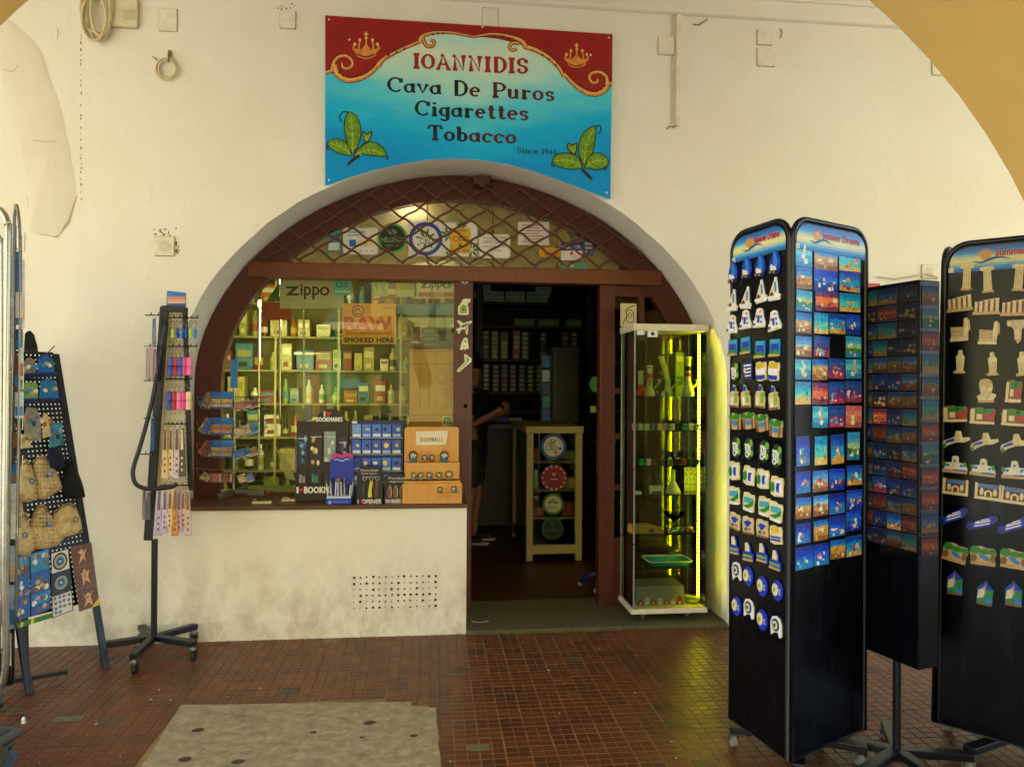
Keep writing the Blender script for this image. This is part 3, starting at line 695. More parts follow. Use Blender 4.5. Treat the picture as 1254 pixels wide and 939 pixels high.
def brush(word, a, e, cap, mats, pick, wt=.15):
    wt *= 1.22
    tot = sum(GL[c][0]+.1 for c in word)-.1; L = math.hypot(e[0]-a[0], e[1]-a[1]); k = L/tot
    dx, dy = (e[0]-a[0])/L, (e[1]-a[1])/L
    def d(b):
        h = SH+.0008; x = 0
        for i, c in enumerate(word):
            w, st, sf = GL[c]; mi = pick(i/len(word))
            for s in st:
                if len(s) < 2: continue
                P = [(a[0]+(x+u)*k*dx, a[1]+(x+u)*k*dy-v*cap) for u, v in s]
                ws = []
                for q in range(len(P)):
                    p0, p1 = P[max(0, q-1)], P[min(len(P)-1, q+1)]
                    hz = abs(p1[0]-p0[0])/(math.hypot(p1[0]-p0[0], p1[1]-p0[1]) or 1); ws.append(cap*wt*(1.35-.75*hz))
                b.ribbon(P, ws, sgn_fn, h, mi); h += .00003
            for u0, u1, v in sf:
                P = [(a[0]+(x+u)*k*dx, a[1]+(x+u)*k*dy-(v*cap)+(cap*.04 if v > .5 else -cap*.04)) for u in (u0, u1)]
                b.ribbon(P, cap*wt*.85, sgn_fn, h, mi); h += .00003
            x += w+.1
    part(sg, 'lettering', mats, d)
M_LR = M('#a3161c', .45); M_LK = M('#10141c', .45); M_LM = M('#4a1018', .45); M_LV = M('#5c1420', .45); M_LN = M('#1c2f4a', .45)
brush('IOANNIDIS', (393, 262), (836, 283), 56, [M_LR], lambda t: 0, .17)
brush('Cava De Puros', (296, 351), (936, 387), 55, [M_LK, M_LM, M_LV], lambda t: 0 if t < .45 else (1 if t < .8 else 2), .16)
brush('Cigarettes', (402, 442), (836, 461), 56, [M_LK, M_LM, M_LV], lambda t: 0 if t < .5 else (1 if t < .8 else 2), .16)
brush('Tobacco', (450, 536), (790, 551), 54, [M_LK, M_LM, M_LV], lambda t: 0 if t < .4 else (1 if t < .7 else 2), .17)
brush('Since 1946', (793, 586), (946, 594), 22, [M_LN], lambda t: 0, .14)
def dabs(b):
    for x, y in ((150, 153), (1075, 212), (660, 104), (72, 690), (1136, 738), (72, 76), (1144, 146)): b.prism(circ(x, y, 4, 4, 8), sgn_fn, SH+.0008, SH+.003)
part(sg, 'screw_head', M_WHITE, dabs)

# ------------------------------------------------------------------ stickers behind the lattice
sf = pxwall(FY+.047)
def fz(u, v): return 390+u/3.583, 240+v/3.583
def srect(x0, y0, x1, y1, r=0):
    a, c = fz(x0, y0), fz(x1, y1); return rrect(a[0], a[1], c[0], c[1], r/3.583) if r else prx(a[0], a[1], c[0], c[1])
def lines(b, x0, y0, x1, n, dy, h, m=0, wob=.25):
    for i in range(n):
        e = x1-(x1-x0)*wob*random.random(); p = prx(x0+(x1-x0)*.06*random.random(), y0+i*dy, e, y0+i*dy+dy*.38); b.prism(p, sf, h, h+.0004, m)
T1 = .0015
o = board('sticker', 'teal sticker at the left end of the fanlight', 'sticker', srect(36, 150, 100, 246), sf, T1, M('#4a8d92', .5), 'stickers on the fanlight glass')
part(o, 'print', M('#d2dccb', .5), lambda b: b.prism(srect(44, 205, 92, 238), sf, T1, T1+.0005))
o = board('sticker', 'white rounded card sticker with a blue square printed on it', 'sticker', srect(108, 140, 262, 257, 14), sf, T1, M_WHITE, 'stickers on the fanlight glass')
part(o, 'print', [M('#1c62c0', .5), M('#8fa3b5', .5), M('#e0d090', .5)], lambda b: [b.prism(srect(135, 192, 165, 222), sf, T1, T1+.0005), b.prism(srect(170, 192, 240, 222), sf, T1, T1+.0005, 2), b.prism(srect(130, 155, 205, 162), sf, T1, T1+.0005, 1), b.prism(srect(125, 170, 180, 175), sf, T1, T1+.0005, 1)]+[b.prism(srect(128+i*26, 238, 140+i*26, 243), sf, T1, T1+.0005, 1) for i in range(5)])
def rnd(cx, cy, r, n=28): p = fz(cx, cy); return circ(p[0], p[1], r/3.583, r/3.583, n)
o = board('sticker', 'round dark sticker with a bright green ring reading hellenic', 'sticker', rnd(324, 186, 67), sf, T1, M('#5cae3c', .5), 'stickers on the fanlight glass')
part(o, 'disc', M('#1f2a18', .5), lambda b: b.prism(rnd(324, 186, 57), sf, T1, T1+.0005))
def d(b):
    a, c = fz(276, 202), fz(372, 182); text(b, 'HELLENIC', sf, a[0], a[1], c[0], c[1], T1+.0008); a, c = fz(296, 222), fz(352, 212); text(b, 'CANNABIS', sf, a[0], a[1], c[0], c[1], T1+.0008)
    for k in range(5):
        an = R(-150+k*30); p = fz(324, 168); q = (p[0]+cos(an)*7, p[1]+sin(an)*7); b.ribbon([p, ((p[0]+q[0])/2, (p[1]+q[1])/2), q], [.4, 2, .3], sf, T1+.0009+.0001*k)
part(o, 'lettering', M('#8fae70', .5), d)
o = board('sticker', 'square white sticker with a blue ring around five leaves', 'sticker', srect(395, 112, 545, 264), sf, T1, M_WHITE, 'stickers on the fanlight glass')
def ringp(b, cx, cy, r, w, m, h):
    p = fz(cx, cy); b.ribbon(circ(p[0], p[1], (r-w/2)/3.583, (r-w/2)/3.583, 32), w/3.583, sf, h, m, closed=True)
def leafstar(b, cx, cy, r, n, m, h, a0=0):
    p = fz(cx, cy)
    for k in range(n):
        an = a0+2*pi*k/n; q = (p[0]+cos(an)*r/3.583, p[1]+sin(an)*r/3.583); b.ribbon([(p[0]+(q[0]-p[0])*t, p[1]+(q[1]-p[1])*t) for t in (.15, .4, .65, 1)], [.5, 3.2, 3, .2], sf, h+.0001*k, m)
part(o, 'ring', M('#2348a8', .5), lambda b: ringp(b, 470, 188, 74, 17, 0, T1+.0005))
part(o, 'leaves', M('#4c6a2a', .5), lambda b: leafstar(b, 472, 190, 50, 8, 0, T1+.0006, .2))
def d(b):
    b.prism(srect(440, 184, 528, 210), sf, T1+.0016, T1+.0018, 1); a, c = fz(444, 208), fz(524, 186); text(b, 'CBD', sf, a[0], a[1], a[0]+(c[0]-a[0])*.74, c[1], T1+.0021, 0); leafstar(b, 516, 197, 11, 4, 0, T1+.0021)
part(o, 'lettering', [M('#16223e', .5), M_WHITE], d)
o = board('sticker', 'white sticker with a yellow square and hemp leaves at its edges', 'sticker', srect(546, 117, 697, 266), sf, T1, M_WHITE, 'stickers on the fanlight glass')
part(o, 'leaves', M('#4a7d2a', .5), lambda b: [leafstar(b, 566, 170, 34, 7, 0, T1+.0005), leafstar(b, 628, 132, 26, 7, 0, T1+.0005), leafstar(b, 672, 236, 40, 7, 0, T1+.0005), leafstar(b, 575, 258, 22, 5, 0, T1+.0005)])
part(o, 'square', M('#e2ae1e', .5), lambda b: b.prism(srect(577, 141, 668, 252), sf, T1+.0013, T1+.0016))
def d(b):
    for s, x0, y0, x1, y1 in (('CBD', 588, 198, 658, 178), ('PREMIUM', 590, 158, 655, 147), ('SOLD HERE', 584, 246, 662, 234)):
        a, c = fz(x0, y0), fz(x1, y1); text(b, s, sf, a[0], a[1], c[0], c[1], T1+.002)
    p = fz(622, 216); b.prism([(p[0], p[1]-3), (p[0]+2, p[1]+1), (p[0], p[1]+2.4), (p[0]-2, p[1]+1)], sf, T1+.0016, T1+.002)
part(o, 'lettering', M('#2a2a18', .5), d)
o = board('sticker', 'white rounded sticker printed with lines of grey capitals', 'sticker', srect(703, 168, 842, 273, 14), sf, T1, M_WHITE, 'stickers on the fanlight glass')
def d(b):
    for s, x0, y0, x1, y1 in (('CIGARETTES', 722, 190, 822, 180), ('LOOSE TOBACCO', 718, 208, 828, 195), ('ROLLING PAPERS', 722, 226, 832, 217), ('FILTERS', 756, 244, 802, 236)):
        a, c = fz(x0, y0), fz(x1, y1); text(b, s, sf, a[0], a[1], c[0], c[1], T1+.0005)
part(o, 'lettering', M('#5a5f62', .5), d)
o = board('sticker', 'pinkish white printed notice stuck high on the fanlight glass', 'sticker', srect(875, 114, 1012, 215), sf, T1, M('#ddd3cc', .5), 'stickers on the fanlight glass')
def d(b):
    for i in range(7): b.prism(srect(892+6*(i % 3), 126+i*12, 985-9*((i*2) % 4), 131+i*12), sf, T1, T1+.0005)
part(o, 'print', M('#b07a78', .5), d)
o = board('sticker', 'yellow and red oval sticker low on the fanlight glass', 'sticker', srect(966, 228, 1062, 268, 16), sf, T1, M('#d89a1c', .5), 'stickers on the fanlight glass')
def d(b): a, c = fz(992, 262), fz(1054, 240); text(b, 'auth', sf, a[0], a[1], c[0], c[1], T1+.0005)
part(o, 'lettering', M('#b0281a', .5), d)
o = board('sticker', 'purple and white sticker at the fanlight corner', 'sticker', srect(1063, 203, 1158, 282), sf, T1, M_WHITE, 'stickers on the fanlight glass')
part(o, 'band', M('#3a2a78', .5), lambda b: b.prism(srect(1063, 203, 1158, 240), sf, T1, T1+.0005))
def d(b): a, c = fz(1068, 234), fz(1152, 216); text(b, 'HQD UK', sf, a[0], a[1], c[0], c[1], T1+.0008, 0); b.prism(rnd(1110, 252, 8, 10), sf, T1, T1+.0006, 1)
part(o, 'lettering', [M_WHITE, M('#c03a2a', .5)], d)
o = board('sticker', 'small blue and yellow card beside the purple sticker', 'sticker', srect(1164, 196, 1205, 262), sf, T1, M('#2c5c9a', .5), 'stickers on the fanlight glass')
part(o, 'print', M('#d8c070', .5), lambda b: [b.prism(srect(1170, 206+i*18, 1199, 214+i*18), sf, T1, T1+.0005) for i in range(3)])
tf = pxwall(FY-.0305)
o = board('sticker', 'teal strip sticker stuck on the timber transom', 'sticker', srect(1062, 292, 1180, 320), tf, .001, M('#4a7a68', .5))
part(o, 'print', M('#b0b890', .5), lambda b: b.prism(srect(1075, 300, 1120, 312), tf, .001, .0014))
# cut-out stickers down the door post
pf = pxwall(FY-.0125)
M_STK = M('#dcdcb4', .5); M_STG = M('#8fa23a', .5); M_STD = M('#4e5c22', .5)
pz = lambda pts: [(400+u/6.26, 330+v/6.26) for u, v in pts]
def post_sticker(label, outline, marks):
    o = board('sticker', label, 'sticker', pz(outline), pf, .0012, M_STK, 'cut-out stickers on the door post')
    part(o, 'print', [M_STG, M_STD], lambda b: [b.prism(pz(p), pf, .0012, .0016+.0002*i, m) for i, (p, m) in enumerate(marks)])
post_sticker('cream cut-out sticker of a crouching figure at the top of the post', [(1008, 345), (1008, 285), (1028, 260), (1042, 232), (1062, 222), (1104, 226), (1100, 250), (1080, 262), (1088, 300), (1090, 345), (1050, 350)], [([(1022, 335), (1022, 290), (1045, 268), (1070, 275), (1076, 300), (1076, 335)], 0), ([(1036, 310), (1050, 285), (1062, 315)], 1)])
post_sticker('cream and green airplane shaped sticker on the post', [(998, 392), (1016, 390), (1050, 412), (1080, 400), (1114, 392), (1112, 408), (1082, 428), (1086, 465), (1080, 500), (1070, 498), (1060, 456), (1030, 464), (1018, 492), (1006, 490), (1006, 470), (990, 466), (1000, 452), (1030, 440)], [([(1030, 430), (1060, 420), (1100, 402), (1078, 426), (1040, 448)], 1), ([(1062, 440), (1074, 440), (1078, 480)], 1)])
post_sticker('small ghost shaped cream sticker on the post', [(1022, 612), (1030, 575), (1042, 545), (1054, 524), (1070, 520), (1082, 534), (1084, 565), (1090, 608), (1074, 604), (1062, 618), (1048, 606), (1036, 620)], [([(1050, 545), (1068, 540), (1074, 555), (1060, 562)], 0), ([(1044, 590), (1056, 580), (1060, 596)], 0)])
post_sticker('bent elbow shaped yellow cream sticker lowest on the post', [(1054, 648), (1068, 650), (1112, 685), (1110, 706), (1090, 724), (1020, 784), (1004, 786), (1000, 770), (1060, 706), (1056, 680)], [([(1066, 662), (1100, 690), (1020, 772), (1010, 774), (1074, 706)], 0)])
p = PW(569, 344, FY-.012)
b = MB(); b.lathe([(.027, 0), (.027, -.006), (.02, -.01), (.001, -.011)], p, 16, axis='Y'); o = tag(b.build('badge', M_STK), 'round cream badge at the very top of the door post', 'badge')
part(o, 'print', M('#4a4030', .5), lambda b: b.lathe([(.012, 0), (.012, -.0015), (.0005, -.0016)], (p.x, p.y-.0105, p.z), 10, axis='Y'))

# ------------------------------------------------------------------ fittings on the plaster
wf = pxwall(0)
M_BOX = M('#e9e1cc', .6)
def cover(px0, py0, px1, py1, label, th=.012, mat=M_BOX, name='junction_box'):
    a, c = PW(px0, py1), PW(px1, py0); b = MB(); b.prism(rrect(a.x, a.z, c.x, c.z, .008, 3), XZ(0), .0, th)
    o = tag(b.build(name, mat, bevel=.003), label, 'junction box')
    b = MB(); b.prism(rrect(a.x-.003, a.z-.004, c.x+.004, c.z+.003, .006, 3), XZ(0), .0, .002); b.build('dirt_rim', M('#b09b6c', .9, var=.4, scale=40), o)
    return o
cover(195, 12, 217, 38, 'blank plaster coloured cover plate right of the large cable coil', .008)
cover(343, 15, 362, 35, 'blank cover plate near the sign with rust stains above it')
cover(806, 47, 825, 67, 'blank cover plate beside the vertical white conduit')
cover(927, 38, 945, 55, 'upper of two stacked cover plates under the cornice')
cover(927, 61, 948, 81, 'lower of two stacked cover plates under the cornice')
cover(1141, 76, 1156, 92, 'cover plate half hidden by the ochre arch edge')
cover(591, 11, 610, 34, 'faint flush cover plate directly above the painted sign', .004)
o = cover(137, 1, 170, 34, 'large square white junction box beside the cable coil', .03, M_CREAM)
part(o, 'cover_recess', M('#c9bd98', .6), lambda b: b.prism(prx(150, 12, 165, 25), pxwall(-.03), 0, .002))
M_CBL = M('#d5c69a', .6)
coil = thing('cable_coil', 'big hanging coil of thick cream cable in the upper corner', 'cable', PW(118, 20, -.03))
for k, (cx, cy, rx, ry) in enumerate(((119, 20, 17, 30), (116, 15, 16, 34), (121, 18, 14, 33), (118, 10, 19, 30), (123, 12, 12, 32), (115, 22, 15, 28))):
    b = MB(); b.tube([PW(x, y, -.018-.008*k-.004*sin(3*a)) for a, (x, y) in enumerate(circ(cx, cy, rx, ry, 24))], .0085, 7, closed=True); b.build('cable_loop', M_CBL, coil, smooth='all')
coil = thing('cable_coil', 'small ring of thin cable hanging on a rusty hook', 'cable', PW(204, 84, -.02))
for k, (cx, cy, r_) in enumerate(((204, 84, 13), (205, 83, 12), (203, 85, 13.5), (204.5, 85, 11.5))):
    b = MB(); b.tube([PW(x, y, -.008-.006*k) for x, y in circ(cx, cy, r_*.92, r_, 22)], .0045, 6, closed=True); b.build('cable_loop', M_CBL, coil, smooth='all')
b = MB(); b.tube([PW(207, 62, 0), PW(207, 64, -.03), PW(206, 74, -.035), PW(206, 76, -.02)], .004, 6); b.build('hook', M('#7a5a36', .6), coil)
b = MB(); b.prism(circ(208, 67, 3, 5, 8), wf, .001, .004); b.tube([PW(193, 74, -.01), PW(189, 71, -.012), PW(187, 70, -.004)], .003, 5); b.build('rust_knot', M('#8a6a44', .8), coil)
def socket(px0, py0, px1, py1, label):
    o = cover(px0, py0, px1, py1, label, .014, M('#e0d8c0', .4), 'wall_socket'); o['category'] = 'wall socket'
    p = PW((px0+px1)/2, (py0+py1)/2, -.0142); r_ = (PW(px1, py0).x-PW(px0, py0).x)*.25
    part(o, 'socket_ring', M('#d2c8ae', .4), lambda b: b.lathe([(r_*1.25, .001), (r_*1.25, -.004), (r_*1.05, -.004), (r_*1.0, .0005)], p, 18, axis='Y'))
    part(o, 'socket_well', M('#6d6350', .6), lambda b: b.lathe([(r_*.92, .0), (r_*.92, -.001)], p, 16, axis='Y'))
    part(o, 'socket_pin', M('#8d8470', .4), lambda b: [b.lathe([(.004, -.001), (.004, -.003)], (p.x+s*.01, p.y, p.z), 8, axis='Y') for s in (-1, 1)]); return o
socket(190, 290, 214, 313, 'square white wall socket with grime around it')
b = MB()
for k in range(26):
    u, v = random.gauss(199, 7), random.gauss(287, 3); b.prism(circ(u, v, random.uniform(.6, 1.8), random.uniform(.5, 1.4), 6), wf, .0004, .001)
for k in range(12): b.prism(circ(random.gauss(216, 1.3), random.gauss(304, 5), .8, 1.4, 6), wf, .0004, .001)
for k in range(16): b.prism(circ(random.gauss(350, 6), random.gauss(10, 3), random.uniform(.5, 1.4), .8, 6), wf, .0004, .001)
tag(b.build('grime_spots', M('#6e5734', .9)), kind='stuff')
o = socket(1128, 325, 1148, 341, 'white wall socket with a plug beside the postcard columns')
con = thing('conduit', 'vertical white plastic conduit running down from the cornice', 'conduit', PW(829, 155, -.01))
a, c = PW(827, 155), PW(832.5, 18); b = MB(); b.box((a.x, -.022, a.z), (c.x, -.0005, c.z)); b.build('duct', M_BOX, con, bevel=.003)
b = MB(); b.tube([PW(829, 153, -.01), PW(826, 156, -.012), PW(820, 155, -.006), PW(817, 158, -.004)], .006, 6); b.build('cable_end', M('#a5936a', .7), con)
a, c = PW(821.5, 152), PW(824, 18); b = MB(); b.box((a.x, -.006, a.z), (c.x, -.0004, c.z)); b.build('duct', M('#d0c3a0', .7), con)
b = MB(); b.tube([PW(848, 30, -.004), PW(856, 31, -.008), PW(862, 27, -.006), PW(866, 24, -.004)], .004, 6); tag(b.build('wire_stub', M('#8d7a58', .7)), 'short loose wire stub under the cornice right of the conduit', 'wire')
b = MB(); b.tube([PW(955, 35, -.004), PW(958, 40, -.006), PW(956, 47, -.003)], .003, 6); tag(b.build('wire_stub', M('#8d7a58', .7)), 'tiny wire hook beside the stacked cover plates', 'wire')
# ------------------------------------------------------------------ souvenir racks at the street side
def LZ(lat, z_, up=0): p = CAM+_r0*lat+V((_w.x, _w.y, 0)).normalized()*z_; p.z = up; return p
def panel_mat():
    t = NT('scuffed_black_panel'); p = t.pos(); mp = t.n('Mapping'); t.l(p, mp.inputs[0]); mp.inputs['Scale'].default_value = (9, 9, .9)
    st = t.noise(3, mp.outputs[0], 6, .7); n = t.noise(3.5, p, 6, .65); fine = t.noise(90, p, 3)
    t.l(t.ramp(t.math('MULTIPLY_ADD', st, .5, t.math('MULTIPLY', n, .5)), [(.35, '#020306'), (.58, '#060910'), (.72, '#11161c')]), t.b.inputs['Base Color'])
    t.l(t.math('MULTIPLY_ADD', st, .35, t.math('MULTIPLY_ADD', n, .25, -.08)), t.b.inputs['Roughness']); t.b.inputs['Specular IOR Level'].default_value = .22; t.bump(fine, .03, .001); return t.m
M_PAN = panel_mat(); M_FRM = M('#0d1017', .32); M_EDGE = M('#1d2129', .3)
HDR = [M(c, .35) for c in ('#0c5fb4', '#1478cc', '#3a9ad8', '#8fc6d8', '#d8dcae', '#f0e6a2', '#d8dcae', '#7fc0da', '#2e8ed2', '#0f66bc')]
M_RED = M('#c81f28', .4); M_SUN = M('#e0a23a', .4); M_WAVE = M('#1458a8', .4); M_RUB = M('#1b1a19', .6); M_STEEL = M('#a9aaa8', .3, 1)
def caster(parent, p, r_=.032, wheel=None, name='caster'):
    """small swivel castor whose wheel touches z = 0 under p (parent-local)"""
    x, y, zt = p
    b = MB(); b.lathe([(.008, zt), (.008, r_*2+.012)], (x, y, 0), 8); b.obox((x, y, r_*2+.008), (.034, .04, .01))
    for s in (-1, 1): b.bar((x+s*.015, y, r_*2+.006), (x+s*.015, y+.014, r_), .018, .003)
    c = b.build(name, M_STEEL, parent, local=True)
    b = MB(); b.lathe([(r_*.45, -.010), (r_, -.009), (r_, .009), (r_*.45, .010)], (x, y+.014, r_), 14, axis='X'); w_ = b.build('wheel', wheel or M_RUB, None); w_.parent = c; w_.location = w_.location-c.location
    return c
class Panel:
    def __init__(s, T, a, d): s.O = T @ V((a[0], a[1], 0)); R3 = T.to_3x3(); s.d = R3 @ V((d[0], d[1], 0)).normalized(); s.up = R3 @ V((0, 0, 1)); s.n = s.d.cross(s.up)
    def uz(s, px, py): p = PP(px, py, s.O, s.n)-s.O; return p.dot(s.d), p.dot(s.up)
    def mat(s, u, z, tilt=0, h=.0): 
        m = Matrix((s.d, -s.n, s.up)).transposed().to_4x4(); m.translation = s.O+s.d*u+s.up*z+s.n*h
        return m @ Matrix.Rotation(tilt, 4, 'Y')
def tower(name, label, T, corners, z0, z1, base_c, heads=(0, 1), a0=20):
    t = thing(name, label, 'display rack', T.to_translation()); t.matrix_basis = T
    pans = []
    for i in range(4):
        a, c = V(corners[i]).to_2d(), V(corners[(i+1) % 4]).to_2d(); L = (c-a).length; d = (c-a)/L; n = V((d.y, -d.x))
        fn = lambda u, v, h, a=a, d=d, n=n: V((a.x+d.x*u+n.x*h, a.y+d.y*u+n.y*h, v))
        g = .012; r_ = .09
        def outl(ins):
            o = [(g+ins, z0+ins), (L-g-ins, z0+ins)]
            for cx, an in ((L-g-r_, 0), (g+r_, 90)): o += [(cx+(r_-ins)*cos(R(an+90*k/6)), z1-r_+(r_-ins)*sin(R(an+90*k/6))) for k in range(7)]
            return o
        b = MB(); b.prism(outl(.008), fn, -.016, -.004); pn = b.build('panel', M_PAN, t, local=True)
        b = MB(); b.tube([fn(u, v, -.008) for u, v in outl(.006)], .012, 8, closed=True); fr = b.build('frame', M_FRM, t, local=True, smooth='all')
        if i in heads:
            zh0, zh1 = z1-.126, z1-.024; ns = len(HDR)
            for k in range(1):
                b = MB()
                for q in range(ns):
                    za, zb = zh0+(zh1-zh0)*q/ns, zh0+(zh1-zh0)*(q+1)/ns
                    def half(z):
                        dz = z-(z1-r_); rr_ = r_-.025
                        return 0 if dz <= 0 else rr_-math.sqrt(max(0, rr_*rr_-dz*dz))
                    ia, ib = .02+half(za)+g, .02+half(zb)+g
                    b.add([fn(ia, za, .0), fn(L-ia, za, .0), fn(L-ib, zb, .0), fn(ib, zb, .0)], [(0, 1, 2, 3)], ns-1-q)
                hd = b.build('header_card', HDR, t, local=True)
            zc = (zh0+zh1)/2; s = min(1, L/.45)
            b = MB(); text(b, 'Summer Dreams', fn, .04+.155*s, zc+.006, L-.075*s, zc+.034, .0012, bold=.0012); o = b.build('lettering', M_RED, t, local=True); o.parent = hd; o.location -= hd.location
            b = MB(); cx, cz = .04+.12*s, zc+.012
            b.prism(circ(cx, cz, .022, .018, 14), fn, .0004, .0012)
            for k in range(9):
                an = R(10+k*20); b.ribbon([(cx+cos(an)*.024, cz+sin(an)*.02), (cx+cos(an)*.034, cz+sin(an)*.029)], [.006, .001], fn, .0012)
            o = b.build('sun_emblem', M_SUN, t, local=True); o.parent = hd; o.location -= hd.location
            b = MB(); b.ribbon(curve([(cx-.045, cz-.02), (cx-.015, cz-.028), (cx+.02, cz-.016), (cx+.05, cz-.012), (cx+.09, cz-.022)]), [.001+.009*sin(pi*k/24) for k in range(25)], fn, .0018); o = b.build('wave_emblem', M_WAVE, t, local=True); o.parent = hd; o.location -= hd.location
            b = MB(); b.prism(rect(.028, zh0+.002, .048, zh0+.022), fn, .0002, .0016); o = b.build('price_tag', M_WHITE, t, local=True)
        pans.append(Panel(T, a, d))
    bx, by = base_c
    b = MB()
    for k in range(4):
        an = R(a0+90*k); b.bar((bx, by, .088), (bx+.27*cos(an), by+.27*sin(an), .084), .05, .03)
    b.tube([(bx, by, .07), (bx, by, z0+.3)], .025, 12); b.build('star_base', M_IRON, t, local=True, bevel=.004)
    for k in range(4):
        an = R(a0+90*k); caster(t, (bx+.25*cos(an), by+.25*sin(an), .08), .028, M('#8d8f90', .5))
    return t, pans
Nn, Ll, Rr = PF(966.5, 935, .14), PF(890, 879, .14), PF(1063, 893, .14)
cen = (Ll+Rr)/2; cen.z = 0
T1m = Matrix.Translation(cen)
loc = [(p-cen) for p in (Ll, Nn, Rr, Ll+Rr-Nn)]
tw1, pan1 = tower('magnet_tower', 'tall dark four-sided magnet rack with two blue headed faces meeting at one corner', T1m, loc, .14, 2.208, (0, 0), a0=65)
L2, R2 = PF(1139, 888, .14), PF(1254, 920, .14); d2 = (R2-L2).normalized(); d2.z = 0; q2 = V((-d2.y, d2.x, 0)); L2.z = 0
c2 = L2+d2*.24+q2*.24
T2m = Matrix.Translation(c2) @ Matrix.Rotation(R(1.2), 4, 'Y')
loc2 = [L2-c2, L2+d2*.48-c2, L2+d2*.48+q2*.48-c2, L2+q2*.48-c2]
tw2, pan2 = tower('magnet_rack', 'dark souvenir rack cut by the frame edge with cream statue magnets', T2m, loc2, .145, 2.157, (0, 0), heads=(0,))

# ------------------------------------------------------------------ fridge magnets: base plate plus raised, differently coloured pieces
C_ = {k: M(v, .35, var=.12, scale=60) for k, v in dict(cream='#ecdca6', white='#f2f0ea', blue='#0c34c0', sky='#1f86d8', navy='#0a1f78', green='#1c8a28', dkgreen='#14401f', lime='#86b43c', red='#b0281e', brown='#8a5a30', tan='#c9a468', pink='#d8708c', black='#14141a', orange='#d8862a', aqua='#38b0c8', stone='#d8c68e', sand='#cfae74', yellow='#e0c030', purple='#5a3478', dred='#701c18').items()}
def mag(name, sx, sz, base, parts_, th=.007):
    bp, bc = base; fn = lambda u, v, h: V((u*sx, -h, v*sz))
    b = MB(); b.prism(bp, fn, .0005, th); root = b.build(name, C_[bc], None, bevel=.0012, center=(0, 0, 0))
    for k, (pn, poly, c, h) in enumerate(parts_):
        for q in (poly if isinstance(poly[0], list) else [poly]):
            b = MB(); b.prism(q, fn, th-.0005+.0001*k, th+h); o = b.build(pn, C_[c], None, center=(0, 0, 0)); o.parent = root
    return root
egg = [(.0, 1), (.35, .75), (.65, .3), (.75, -.2), (.6, -.65), (.65, -.9), (.2, -1), (-.3, -.95), (-.6, -.98), (-.65, -.6), (-.7, -.1), (-.55, .4), (-.25, .8)]
rough_sq = [(-.9, -.85), (-.3, -1), (.4, -.92), (.95, -.85), (.9, -.1), (1, .5), (.85, .9), (.2, .85), (-.2, 1), (-.85, .9), (-1, .3)]
gable = [(-.9, -1), (.9, -1), (.95, -.1), (.7, .15), (.75, .45), (.35, .5), (.2, .85), (0, 1), (-.2, .85), (-.35, .5), (-.8, .4), (-.95, 0)]
def oxi(n='oval_magnet'):
    return (n, (circ(0, 0, .8, 1, 16), 'dkgreen'), [('leaf_edge', [circ(.55, .55, .28, .35, 8), circ(.6, -.4, .25, .3, 8)], 'lime', .002), ('white_lettering', [rect(-.5, .3, .15, .48), rect(-.42, -.2, -.24, .35), rect(-.05, -.2, .12, .35), circ(-.15, -.5, .32, .3, 10), rect(.25, -.55, .42, .35)], 'white', .003), ('letter_hollow', circ(-.15, -.5, .15, .14, 8), 'dkgreen', .0036)])
